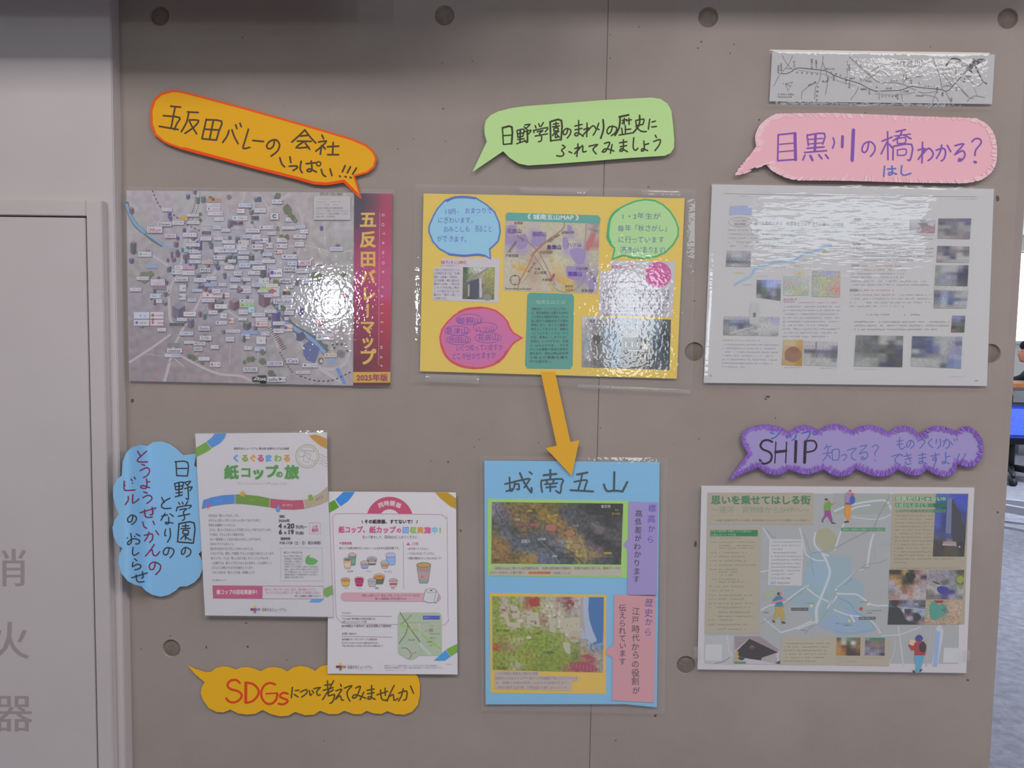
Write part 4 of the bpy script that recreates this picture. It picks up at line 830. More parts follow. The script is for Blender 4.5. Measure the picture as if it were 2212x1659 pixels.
# villa picture
c = Piece(T, 'picture_cutting', .35, G4, mat=PAPER, thick=.2)
c.photo('345,790 1345,832 1328,1395 345,1365', ['bab8ba b4b4b8 a8aeb4 98a0ac 98a2b0 a0a8b0 a0a6ae 8c949c 4c5256', 'a8a8aa 8c8a88 8c9aa4 9ca4ac a0a0a4 a4a4a4 9c9ca0 7c8890 444a50', 'a0a4a8 8a8682 8890a0 8894a4 9c9c9e a0a0a0 989ca0 5c6874 2e3438', '94989c 706c6c 84909a 8494a0 8c8c8c 847e7a 8a8886 4c5a66 34404c', '9ca0a4 746e6a 8c9094 8490a0 6a6a70 6c6866 9c968c 5c6060 3c4854', 'a0a0a4 787674 84868a 8494a4 707072 7c766c 787470 50565a 444e58', '848688 6c6a6a 74787c 7c8894 6c7070 66665e 64645e 5c6064 50545c'], 60, 36, .16, .5, 5)
c.rect(405, 820, 690, 905, 'a6a2a6') ; o = c.build()
p = Piece(T, 'picture_detail', .72, G4, parent=o); p.text('重要文化財', 432, 848, 34, '6c686c', x1=595); p.rows(415, 885, 640, 1, 1, 16, '6c5c60', last=1)
p.poly('800,1030 900,1035 1000,1030 1110,1075 1110,1180 860,1180 805,1140', '6c6a6c'); p.poly('870,1180 1090,1180 1070,1290 880,1290', '66625c')
for x in (835, 905, 965, 1030, 1070): p.rect(x, 1080, x + 12, 1140, 'a8a49c')
for x in (900, 950, 1000, 1045): p.rect(x, 1200, x + 14, 1275, '9c988c')
p.line('865,1178 1100,1185', 7, 'b8b4a8', 0); p.poly('1020,1100 1110,1110 1100,1170 1020,1165', 'b0aca0'); p.blob(520, 1050, 60, '57544f', 11); p.blob(1230, 1130, 60, '3a4a58', 11); p.build()
film(T, '897,397 1502,409 1496,840 888,826', 1.7, 0.7, seed=7.0, n=(52, 38))
for q, sd in (('920,808 1035,812 1034,829 918,824', 3), ('1248,830 1492,842 1490,850 1246,838', 4), ('1120,405 1275,409 1262,421 1130,418', 5), ('1383,410 1470,413 1470,426 1390,424', 6)):
    film(T, q, 3.4, 0.4, 'clear_tape', (10, 4), sd, TAPE, 2)
# ---- C: yellow arrow
T = Thing('paper_arrow', 'amber paper arrow pointing down from the yellow poster to the blue poster', 'arrow sign', 1215, 900, 0.0092)
c = Piece(T, 'card_sheet', 0, (900, 800, 3.456), mat=PAPER, thick=.6); c.poly('925,10 1032,10 1148,535 1215,520 1157,788 963,580 1046,562', 'cf9b33'); c.build()

# ---- D: blue poster
T = Thing('collage_poster', 'sky blue laminated poster with relief map and old painted map', 'poster', 1235, 1260, 0.0045)
sheet(T, '1046,995 1425,998 1419,1528 1349,1521 1049,1521.5', '7cb5d9')
B1, B2 = (1030, 980, 5.2667), (1030, 1240, 5.1833)
p = Piece(T, 'brush_title', .3, B1)
p.ink('320,345 420,322;372,270 378,425;335,428 415,398;425,318 592,283;432,318 422,388 397,427;432,352 475,345 480,405 455,402;w23 490,220 530,310 580,390 620,440 622,390;605,290 540,385;598,208 628,230;w24 760,245 905,230;w24 836,185 836,290;735,305 732,370 745,437;735,305 968,288 962,360 948,447 900,420;'
      '790,305 803,332;882,295 865,325;775,348 915,335;790,384 900,375;836,345 836,428;w24 1140,237 1258,215;w20 1200,230 1180,320 1152,415;w20 1108,320 1247,300 1238,360 1220,425;w22 1065,415 1325,430;w24 1565,210 1560,425;w24 1445,350 1480,425 1560,420 1660,430;w24 1712,322 1658,428', 20, '2c4450')
p.build()
c = Piece(T, 'green_mount', .35, B1, mat=PAPER, thick=.25); c.poly('125,512 1727,538 1710,1412 125,1392', 'a0cc6c'); o = c.build()
p = Piece(T, 'relief_map_picture', .7, B1, parent=o)
p.photo('172,550 1665,568 1640,1262 165,1250', ['75707c 6e643c 826c38 70602c 8a7434 74602c 6c6030 5c5a3c 4c4e4c 3a3c3c 2c2d2e 2c2c2a 2e2e2c 2a2a28',
 '7c7484 6a6060 786438 6c5c2c 5c5430 94762c 6c602c 4c5050 4e5054 484a4c 323436 2c2c2c 2e2e2e 302e28', '64606c 6c606c 746038 80683c 605838 8a7434 a08430 60584c 54565c 4a4a4c 4c4c4c 3c3c3c 303030 3c3c3c',
 '565854 565a60 64583c 7c5c44 7c5848 6c6038 8c7038 94743c 4c5258 4c4c50 545050 464444 343434 444444', '605c44 585c64 484838 786040 5c583c 646050 84604c 806438 94784c 4a4a50 3c3c3c 64605c 4c4c4c 484848',
 '74643c 6c6c6c 50585c 605c50 585c60 5c5c64 5c5c5c 84704c a07c4c 7c6c50 3c3c3c 343434 4c4c4c 505050', '8a6c3c 746040 5c6068 4c5460 50545c 46484c 686870 78787c a09060 90804c 58545c 303030 303030 4c4c4c',
 '846434 8c6c3c 5c5c60 64666c 5c6068 5c5c64 444448 6c6c74 a08c54 a0884c 786c54 6c5c60 383838 343434', '8c7040 846434 6c5c34 807048 7c7868 646c7c 5c6470 3c4048 50504c 9c8c4c 8c7c48 846c50 585450 3c3c3c',
 '785c30 806434 6c5c30 94783c 84703c 646478 5c5c6c 505c58 404444 74704c 6c6450 505050 484c50 383838'], 150, 72, .34, .3, 4)
p.line('215,610 240,700 330,780 390,900 430,945 600,1020', 7, '3c4048', 4, cap=False)
p.line('430,940 470,905 600,895 700,950 840,1060 1010,1080 1200,1240', 9, '3e4248', 4, cap=False)
for cx, cy, rx, ry, c1 in ((660, 800, 55, 22, '9c6454'), (845, 840, 62, 38, 'a86a58'), (1060, 905, 58, 30, 'a8744c'), (1135, 1055, 60, 30, 'a08460'), (475, 810, 40, 18, '8a5c4c')): p.ell(cx, cy, rx, ry, c1)
for cx, cy, rx, ry in ((845, 845, 76, 50), (1060, 900, 68, 44), (1135, 1055, 64, 40), (665, 800, 75, 50)): p.ring(cx, cy, rx, ry, 5, '4c4840')
p.line('700,975 790,1060 870,1140 940,1245', 5, '8c8c8a', 3); p.line('1170,930 1215,1060 1260,1220', 12, '9c9068', 3); p.poly('1290,790 1370,770 1460,850 1400,920', '6c6464'); p.line('1230,670 1340,780 1440,830', 18, '4c4c4c')
p.blob(600, 650, 34, 'a88a24', sy=.4); p.blob(900, 700, 40, 'a88c24', sy=.4); p.blob(640, 1190, 60, '9c7c38'); p.blob(260, 1060, 50, '94743c'); p.blob(1490, 1130, 44, 'b09a1c', sy=.3)
p.build()
p = Piece(T, 'lettering', 1.1, B1, parent=o)
for t_, x, y, x1, h, c_ in (('目黒川', 505, 997, 605, 46, 'd0d4dc'), ('五反田駅', 690, 972, 785, 30, 'd0d0d0'), ('大崎駅', 850, 1165, 915, 30, 'c4c4c4'), ('目黒駅', 428, 748, 492, 30, 'c8c4bc'), ('東京湾', 1412, 600, 1522, 40, 'c8c8c8'), ('品川駅', 1095, 820, 1160, 28, 'b8a890'), ('品川', 1570, 640, 1612, 24, 'a0a0a0'), ('第六台場', 1535, 683, 1628, 28, 'b8a428'), ('花房山', 430, 800, 500, 24, 'b06a60'), ('池田山', 610, 785, 690, 26, '3c3838'), ('天王洲', 1450, 1130, 1535, 26, 'b8a828')):
    p.text(t_, x, y, h, c_, x1=x1, bold=.01)
p.build()
c = Piece(T, 'caption_strip', .75, B1, mat=PAPER, thick=.15, parent=o); c.poly('195,1270 1648,1282 1640,1395 148,1388 148,1325 193,1322', 'b5b09e'); c.poly('585,1338 845,1340 845,1372 583,1370', 'cf8a58'); c.build()
p = Piece(T, 'caption_lettering', .95, B1, parent=o); p.text('城南五山はと都され旧武蔵野台地、目黒台東南端の高輪台・淀橋台地部にあたる。標高データを', 205, 1303, 34, '7c7464', x1=1635); p.text('カラー立体化した図で見て、', 148, 1353, 32, '7c7464', x1=575); p.text('五山を五色の陰影', 590, 1355, 30, 'a04c30', x1=840, bold=.01); p.text('で表現している。', 860, 1358, 32, '7c7464', x1=1095); p.build()
c = Piece(T, 'yellow_mount', .35, B2, mat=PAPER, thick=.25); c.poly('142,210 1450,232 1445,1342 155,1332', 'd8b44c'); o = c.build()
p = Piece(T, 'old_map_picture', .7, B2, parent=o)
p.photo('172,250 1422,260 1412,1103 178,1073', ['84943c a8a088 909c40 a4a484 98644c 8c8c3c a4a484 b4ae98 9c8080 8c6460 b0a4a0 a8b4c8 4c6c98 44689a', '8c9c34 b0a890 a4a078 8c9444 aa6c54 989838 b8b098 bcb6a0 b0a490 8c5c5c b0a49c a8b0c4 4c6ca0 44689c',
 '84942c b4a494 988c54 b0a888 b0ac8c 8c9434 b4a890 bab49c b8b09c a09c88 a89c90 a8b4cc 44689c 446a9c', '8c9c30 a4a468 8c9440 b8b098 ac987c 8c8c40 9c7c60 b8b29c b8b29c aca898 9c9484 a8b4c8 5078a8 446a9c', '84982c 8c9c34 a8a880 8c9438 acac84 88983c a4947c 98a06c b8b29c b8b09c 98907c a8b4cc 7094bc 446aa0',
 '88982c 8c9830 8c9c30 84982c 84982c 8c9c30 8c9c34 88984c 8c9c48 b4ac94 90906c a4b0c4 94a8c4 4c72a4', '94983c 948c44 a0a454 a8a878 8c9c38 84942c 84982c 80943c 8c9440 98a05c 7c8444 a09c94 94a4b8 8ca0b4', 'a05c34 8c7c3c a08c6c 8c9830 84942c 7c902c 84942c 84983c 88983c a8a884 848c48 9c9078 a09c90 6c84a4',
 '889430 94943c 8c9034 8c9830 94903c 8c9830 84902c 849030 88942c 849430 708034 a09060 a07868 a89c90', '88942c 849430 98a054 8c9830 8c9430 84902c 80902c 7c8c2c 849030 84902c 7c8430 a06c50 a05058 948c7c', '84902c 84902c a0a468 8c9c60 84902c 7c8c2c 7c8c2c 849430 7c8c34 9c6c54 a04c58 a06068 a85c60 9c9084'], 110, 72, .26, .4, 12)
p.poly('1255,262 1421,262 1412,770 1370,775 1300,800 1345,755 1330,700 1290,620 1262,520 1245,400', '4070a8'); p.line('1345,760 1290,785 1275,830 1310,870', 18, '4f7aa8', 3)
p.poly('1160,262 1255,262 1248,400 1262,520 1300,640 1345,740 1290,780 1200,680 1150,560', 'a6b2c8'); p.poly('1160,262 1195,262 1190,420 1225,700 1150,560', 'aea09c')
for cx, cy, r, c_ in ((645, 315, 78, 'a33c30'), (1045, 325, 55, '94404c'), (300, 405, 26, 'a8605c'), (215, 845, 26, 'a04c30'), (845, 530, 34, '8c4458')): p.blob(cx, cy, r, c_, 10, sy=.8)
for q in ('600,400 620,430 690,430 700,520 710,590 640,580 600,560 560,560 560,490', '290,420 340,430 370,540 490,545 490,605 340,580', '380,360 450,360 480,480 400,500', '820,490 880,520 875,660 810,640', '970,760 1035,770 1050,895 1010,890 965,810', '940,500 1150,480 1160,720 1100,770 1040,740 1010,660 930,650'): p.poly(q, 'b9b29c')
for i in range(46): p.rnd; cx, cy = p.rnd.uniform(480, 1140), p.rnd.uniform(270, 640); p.blob(cx, cy, p.rnd.uniform(5, 16), p.rnd.choice(['a09c84', '8c8a70', '98946c', 'a0606c']), 6)
for i in range(60): cx, cy = p.rnd.uniform(190, 1000), p.rnd.uniform(620, 1060); p.blob(cx, cy, p.rnd.uniform(5, 18), p.rnd.choice(['6c8028', '98a040', '8c8a3c', '94a438']), 6)
for q in ('1040,990 1240,985 1260,1010 1350,1060 1350,1090 1190,1085 1080,1050', '1140,915 1250,900 1330,950 1240,945'): p.poly(q, 'a04458')
for i in range(7): p.line([(1075 + i * 40, 1000 + i * 6), (1075 + i * 40, 1045 + i * 8)], 5, 'c07c84', 0)
p.ell(1095, 700, 66, 70, 'b4a894'); p.ell(460, 1020, 34, 34, 'a8a888'); p.ell(582, 712, 28, 16, 'c0c0b4')
for t_, x, y, x1 in (('桐ヶ谷村', 215, 632, 370), ('大崎村', 640, 665, 720), ('居木橋村', 740, 878, 870), ('戸越村', 225, 1050, 355)): p.text(t_, x, y, 30, '4c5a20', x1=x1, bold=.01)
p.text('御殿山', 1045, 718, 36, '9c5c50', x1=1150); p.text('島津', 380, 425, 30, 'a04c40', x1=450); p.text('池田', 595, 530, 26, 'a04c40', x1=665); p.text('松平', 850, 340, 0.1, 'a04c40')
p.build()
c = Piece(T, 'caption_strip', .75, B2, mat=PAPER, thick=.15, parent=o); c.poly('200,1090 695,1097 695,1135 1160,1148 1145,1192 1068,1200 1060,1305 195,1290', 'bcaca0'); c.build()
p = Piece(T, 'caption_lettering', .95, B2, parent=o)
for i, (t_, x1) in enumerate((('この古地図は城南五山周辺の地図', 685), ('城南五山ははるか江戸の頃から大名屋敷が並んだといわれる', 1130), ('る。目黒川流域の低地には広大な田畑が広がり、', 1060), ('と寺社が集まる品川宿、旧東海道から続く丘の上だった。', 1045))): p.text(t_, 205, 1113 + i * 52, 38, '94849a', x1=x1)
p.build()
c = Piece(T, 'lilac_note', 1.0, B1, mat=PAPER, thick=.2); c.poly('1727,545 2060,555 2045,1620 1712,1610 1712,1085 1668,1045 1700,985 1722,975', '9a8cc0'); o = c.build()
p = Piece(T, 'handwriting', 1.25, B1, parent=o); p.vtext('標高から', 1990, 560, 1030, 96, '6252b4', jit=.5, bold=.01, dx=-.03); p.vtext('高低差がわかります', 1842, 630, 1475, 82, '40385c', jit=.5, bold=.01, dx=-.03); p.build()
c = Piece(T, 'pink_note', 1.0, B2, mat=PAPER, thick=.2); c.poly('1538,232 2003,235 1985,1440 1515,1415 1522,940 1440,890 1445,855 1530,790', 'c9929a'); o = c.build()
p = Piece(T, 'handwriting', 1.25, B2, parent=o); p.vtext('歴史から', 1925, 265, 700, 100, '5c4ea0', jit=.5, bold=.008, dx=-.02); p.vtext('江戸時代からの役割が', 1778, 365, 1350, 90, '4c4048', jit=.5, bold=.008); p.vtext('伝えられています', 1632, 335, 1015, 84, '4c4048', jit=.5, bold=.008); p.build()
film(T, '1037,985 1442,989 1436,1542 1039,1534', 2.6, 0.5, seed=11.0)

# ---- E: strip map
T = Thing('strip_map', 'long narrow laminated black and white river strip map', 'map', 1905, 172, 0.004)
sheet(T, '1668,112 2149,118 2143,225 1662,219', 'b1b0b0')
E1 = (1640, 90, 4.096); p = Piece(T, 'map_print', .3, E1)
p.line('190,280 240,282 290,262 330,235 400,235 480,245 560,252 600,262 650,290 700,312 770,335 840,355 900,375 960,410 1040,440 1100,435 1220,432 1280,420 1340,395 1400,402 1480,412 1560,418', 6, '3f3e3e', 3)
p.line('1560,418 1620,425 1650,438 1690,420 1750,350 1800,300 1850,245', 7, '54514f', 3); p.poly('1850,210 1880,180 1895,150 1915,160 1950,150 2010,152 2005,170 1950,190 1920,215 1985,355 2018,365 2010,380 1975,350 1900,215 1880,250 1890,275 1860,262 1840,235', '4a484a')
p.line('1655,215 1680,170 1720,148 1770,160 1800,190 1850,215', 14, '434142', 3); p.line('1740,165 1820,210 1850,240', 22, '7d7a78', 3)
for q in ('205,120 235,180 290,240 330,245', '297,122 260,200 210,260 170,310 130,395', '235,235 290,240', '568,125 558,200 545,270 535,340 500,400 490,510', '565,185 585,250 605,320 600,400 585,470', '375,510 380,450 430,400 510,360', '780,170 775,330', '795,132 880,210 960,280 1040,350 1100,365 1200,362 1270,375 1290,340 1360,315 1440,310', '920,350 950,310 1000,260 1060,220 1075,235 1040,280 960,330', '880,400 850,460 810,510', '1095,262 1150,310', '1270,375 1400,435 1460,455 1560,440', '1540,145 1580,260 1610,360 1620,430', '1060,460 1200,468 1380,450', '1250,430 1272,530', '1060,440 1062,510', '1280,275 1268,370', '1570,440 1545,500 1535,535', '1450,470 1560,490 1585,530', '1650,440 1700,540', '1580,230 1660,240 1730,250', '1750,380 1850,490 1900,500', '1690,280 1740,370 1850,480', '1820,290 1920,390 1985,360', '1740,230 1740,330', '1840,530 1900,480 2000,495'): p.line(q, 5, '757474', 3, cap=False)
for q in ('340,250 480,270 600,295 700,345 850,390', '1000,455 1150,470 1350,460', '1620,240 1700,330 1740,360', '1900,400 1930,470'): p.line(q, 8, 'a2a09e', 3, cap=False)
p.line('170,480 170,490 285,490 285,480', 5, '5c5c5c', 0); p.text('0 200m 500m', 165, 465, 24, '5c5c5c', x1=312); p.line('235,372 295,357 255,437 232,372', 4, '5c5c5c', 0); p.line('235,372 278,395', 4, '5c5c5c', 0); p.text('N', 205, 370, 18, '5c5c5c')
p.line('1225,160 1442,162 1440,215 1225,213 1225,160', 4, '6a6a6a', 0); p.text('目 黒 川', 1240, 188, 42, '5c5c5c', x1=1425, bold=.01)
R = random.Random(6)
for x, y, n, v in ((310, 180, 3, 1), (465, 160, 5, 1), (505, 170, 4, 1), (170, 215, 4, 1), (195, 195, 4, 1), (795, 210, 3, 1), (900, 330, 2, 1), (1345, 345, 2, 1), (1415, 358, 2, 1), (770, 345, 2, 1), (797, 365, 3, 1), (660, 300, 3, 1), (520, 400, 2, 2), (512, 440, 3, 2), (610, 320, 2, 1), (975, 420, 3, 1), (1040, 405, 2, 1), (1225, 465, 3, 1), (1575, 410, 3, 1), (1622, 455, 2, 1), (1700, 500, 2, 1), (1745, 410, 2, 1), (1300, 270, 4, 1)):
    for k in range(n): p.text(R.choice('橋町川台山田中上'), x, y + k * 19 * v, 18, '5c5b5b', mid=True, bold=.02)
for x, y, n, s_, dy in ((335, 272, 5, 44, .08), (590, 240, 5, 17, 0), (640, 272, 5, 40, .35), (805, 325, 3, 18, 0), (860, 172, 4, 38, 1.0), (905, 420, 3, 18, 0), (950, 345, 3, 17, .2), (1130, 412, 3, 18, 0), (1280, 438, 3, 18, 0), (1170, 345, 3, 24, 0), (1470, 392, 4, 28, 0), (1635, 390, 5, 18, 0), (1780, 350, 3, 18, 0), (1395, 478, 4, 17, 0), (1090, 482, 5, 30, 0), (565, 350, 3, 17, 0), (1840, 305, 3, 16, 0), (440, 385, 4, 18, -.5), (1625, 290, 6, 14, 1.2), (1770, 270, 4, 16, 1.2)):
    for k in range(n): p.text(R.choice('橋町川台山田中上東'), x + k * s_, y + dy * k * s_, 17, '5c5b5b', mid=True, bold=.02)
p.build()
film(T, '1663,107 2153,114 2145,237 1655,229', 1.6, .5, seed=15.0, n=(50, 14))

# ---- F: river bridges poster
T = Thing('map_poster', 'white laminated poster of a river and its bridges with small grey photographs', 'poster', 1830, 615, 0.004)
sheet(T, '1538,398 2147,408 2132,834 1520,827', 'bab9ba')
C1, C2, C3, C4 = (1500, 390, 6.703), (1820, 390, 6.703), (1500, 610, 6.703), (1820, 610, 6.703)
p = Piece(T, 'print', .3, C1)
p.line('430,188 1600,212 4090,235', 5, '8a8a8a', 0); p.rows(620, 225, 750, 1, 1, 14, '9c9c9c', last=1); p.poly('510,375 680,360 830,372 832,505 660,485 505,500', '9aa3c2')
p.ring(660, 600, 165, 68, 9, 'a5a5a5'); p.text('川と人の歴史', 560, 580, 30, '8e8c8e', x1=760); p.text('橋の物語', 580, 630, 34, '8a8688', x1=740, bold=.01)
p.text('橋のたもとにある　東海道をつなぎ まちと暮らしの物語', 870, 612, 56, '84848e', x1=2160, dy=.02, bold=.008)
for i, (x1, d) in enumerate(((2140, .8), (1440, .8), (2130, .75), (1450, .75), (1220, .75))): p.rows(480, 714 + i * 58, x1, 1, 1, 22, '9a9a9c', dy=.015, dens=d, last=1)
p.line('580,1510 700,1440 800,1390 850,1330 860,1290 1000,1230 1180,1180 1300,1165 1430,1155 1520,1110 1580,1070 1750,1020 1850,980 1980,945', 34, '8fb0c8', 4)
for x, y, n, c_ in ((1140, 1105, 5, 'c8a0a0'), (1280, 1112, 4, '94949a'), (985, 1165, 5, 'c09c94'), (850, 1212, 5, '9a9a9a'), (1380, 1190, 6, 'cc9c94'), (1160, 1255, 6, '9a9a9a'), (1430, 1240, 5, '9a9a9a'), (1550, 1150, 5, '9a9a9a'), (1360, 1035, 6, '9a9a9a'), (1590, 975, 5, '9a9a9a'), (1940, 1035, 4, '9a9a9a'), (1650, 1190, 0, ''), (930, 1385, 5, 'a6a6a6'), (1290, 1410, 6, 'a2a2a2'), (2020, 945, 3, '9a9a9a'), (2010, 990, 5, 'a0a0a0')):
    if n: p.rows(x, y, x + n * 26, 1, 1, 18, c_, last=1)
p.rect(570, 1320, 735, 1345, 'bfbda0'); p.rect(1460, 1310, 1600, 1370, 'c0b79c'); p.rows(600, 1332, 700, 1, 1, 14, '8c8a6c', last=1); p.rows(1500, 1342, 1570, 1, 1, 16, '7c7850', last=1); p.ell(1885, 1028, 40, 20, 'a8a878')
p.fr = C3
p.rows(410, 835, 680, 1, 1, 24, 'cc9c70', last=1); p.rows(700, 838, 940, 1, 1, 20, 'c0a08c', last=1)
for i in range(7): p.rows(405 - i, 897 + i * 54, (1200, 1180, 1200, 1120, 1190, 1110, 720)[i], 1, 1, 22, '98949a', dens=.8, last=1, dy=.01)
p.rows(1290, 245, 1455, 1, 1, 36, 'b08a90', last=1); p.rows(1290, 280, 1455, 1, 1, 30, 'b08a90', last=1); p.rows(1480, 290, 2070, 1, 1, 26, 'c49ca0', last=1)
for i in range(9): p.rows(1285 - i, 350 + i * 54, (2100, 2100, 2090, 2090, 2090, 1950, 2085, 2080, 1940)[i], 1, 1, 22, '98949a', dens=.8, last=1)
p.rows(690, 35, 830, 1, 1, 16, 'a0a0a0', last=1); p.rows(810, 355, 930, 1, 1, 18, '6c6c6c', last=1); p.rows(810, 400, 930, 1, 1, 14, '8c8c8c', last=1); p.rows(590, 760, 1215, 1, 1, 16, '8c8c8c', last=1); p.rows(1300, 1230, 1550, 1, 1, 16, '9090a4', last=1); p.rows(1820, 1240, 2050, 1, 1, 14, '949494', last=1); p.ell(235, 1350, 14, 14, '98949a')
p.fr = C2
for i, (x0, x1) in enumerate(((165, 945), (300, 940), (150, 930), (145, 1330), (145, 1320))): p.rows(x0, 620 + i * 56, x1, 1, 1, 22, '9a989c', dens=.8, last=1)
p.rect(165, 545, 275, 570, '7f7f84'); p.rows(290, 558, 840, 1, 1, 24, 'c89aa0', last=1); p.rect(145, 905, 262, 935, '8c888a'); p.rows(285, 922, 790, 1, 1, 26, 'c89aa0', last=1)
for i in range(4): p.rows(150 - i * 2, 985 + i * 55, (1320, 1310, 1310, 1060)[i], 1, 1, 22, '989699', dens=.8, last=1)
p.rect(128, 1215, 245, 1245, '9a9494'); p.rows(265, 1232, 870, 1, 1, 26, 'c8927c', last=1)
for i in range(5): p.rows(130 - i * 2, 1292 + i * 54, (900, 890, 905, 1200, 1290)[i], 1, 1, 22, '98969a', dens=.8, last=1)
p.rows(1630, 265, 1940, 1, 1, 14, 'a0a0a0', last=1)
p.fr = C4
p.rect(105, 95, 225, 128, '8a868a'); p.rows(235, 112, 750, 1, 1, 26, 'c48c84', last=1)
for i in range(4): p.rows(105, 180 + i * 55, (1280, 1270, 1260, 870)[i], 1, 1, 22, '989699', dens=.75, last=1)
p.rows(350, 465, 660, 1, 1, 24, '8f8a8a', last=1); p.rows(840, 467, 1130, 1, 1, 24, '968a8c', last=1)
for i in range(3): p.rows(170, 570 + i * 54, (1530, 1530, 1350)[i], 1, 1, 24, '948c8e', dens=.85, last=1)
p.rows(1520, 1365, 1800, 1, 1, 14, '929292', last=1); p.rows(180, 1255, 500, 1, 1, 10, '98908c', last=1)
p.line('-100,1010 60,1010 1860,1050', 0.1, 'bababa', 0); p.ell(1940, 1420, 24, 10, '98989a')
p.build()
def pic(name, frame, quad, rows, nx=36, ny=26, na=.12, ns=.5, seed=1, label=None):
    q = Piece(T, name, .5, frame, label=label); q.photo(quad, rows, nx, ny, na, ns, seed); return q
pic('photo_print', C1, '470,1015 820,1020 812,1252 455,1245', ['a0a0a0 aaaaaa a4a4a4 9a9aa8 a0a0a0', '8c8c8c a8a8a8 a8acac 9a9aa8 8e8e8e', '7c7c80 8c9098 94989c 9494a0 8a8a94', '606870 506880 5c7088 707478 7a7a80', '8a8a8a a4a4a4 a0a0a0 94949a 8c8c8c']).build()
q = pic('photo_print', C1, '905,1440 1258,1440 1245,1740 898,1690', ['64707c 7888b4 94a4d0 9ca8d4 a0a8cc', '545c60 6c80a8 94a8dc a0a8cc 8c90a8', '545854 64706c 8088a0 7c8494 646870', '54585c 5c6460 6c7078 9090a8 5c6468', '8c908c 646c64 545c5c 707478 646864']); q.build()
pic('picture_print', C1, '1710,1305 2115,1310 2110,1690 1700,1680', ['a0a49c a0a4b4 989cc0 a4a4a0', 'a0a698 a8b08c a6a890 b4a094', '9ca894 a4b08c b0a890 b09c94', 'a8aca4 a8ac94 b09890 c08c7c', 'a0a49c a8b08c a4a090 b09894']).build()
pic('picture_print', C3, '1295,-90 1660,-85 1655,185 1290,190', ['a4b0ac a8b0ac b0b4b0', 'b0a0a4 a8a8a4 acb0ac', 'a0a8a4 a4ac90 b0b4a8', 'b0b4ac acb090 a0a498']).build()
q = pic('photo_print', C3, '425,490 1235,500 1215,775 415,765', ['a8a8a8 a0a0ac a0a0b4 a8a8a8 b0b0b0 a8a8a8 9c9cb4 a0a0a8', '707478 8890a8 8080a0 7c7c8c a0a0a0 a8a8a8 a8a8ac 9ca0b8', '7c8088 64708c 505878 6c7080 a4a4a0 b0b0b0 b4b4b4 a4a8b4', '8c8c8c 989898 54586c 8c8c90 8c8c8c b0b0b0 b0b0b0 b0b0b0', '8a8a8a a0a0a0 a4a4a4 989898 a8a8a8 b0b0b0 acacac a8a8a8', '848484 989898 a4a4a0 9c9c9c 8c8c8c a8a8a8 a4a4a4 8c8c8c'], 50, 22, .12)
q.lvl = .05; q.poly('800,430 820,300 840,290 930,290 940,430 930,600 800,600', 'b0b0b0'); q.poly('848,440 890,438 888,505 850,505', '6f7070'); q.line('520,740 700,680 850,650', 10, 'bcbcbc', 3); q.line('860,715 900,695 950,670', 10, 'bcbcbc', 3); q.build()
q = pic('photo_print', C3, '1290,830 1575,835 1560,1208 1262,1195', ['b8a47c b8a47c b0945c', 'b4a07c b8a480 ac8c58', 'b4986c b49060 a88850', 'ac9468 a8885c a48448', 'b0945c b0904c a48038'], 16, 20, .08); q.lvl = .05; q.ell(1428, 1042, 122, 115, '8f684e'); q.ell(1450, 985, 60, 40, '8a5c48'); q.ell(1350, 1100, 40, 30, '7c6860'); q.build()
q = pic('photo_print', C3, '1590,850 2080,860 2062,1215 1585,1200', ['aca6ae b0a8b0 aea8ae aeaaae aeaaae', 'aca6aa a8a4a8 a8a6ac a8a4ac 74748c', '5c5e62 505458 6c6c84 6c6c80 5c5c70', 'a4a4a4 7c7c7c 8c8c8c 70727c 606468', 'a8a8a8 a0a0a0 a8a8a8 a8a8a8 808484', 'a8a4aa a0a0a0 a4a4a4 a8a8a8 a4a4a8'], 34, 26, .12); q.lvl = .05; q.line('1762,870 1762,1080', 18, '70747c', 0); q.build()
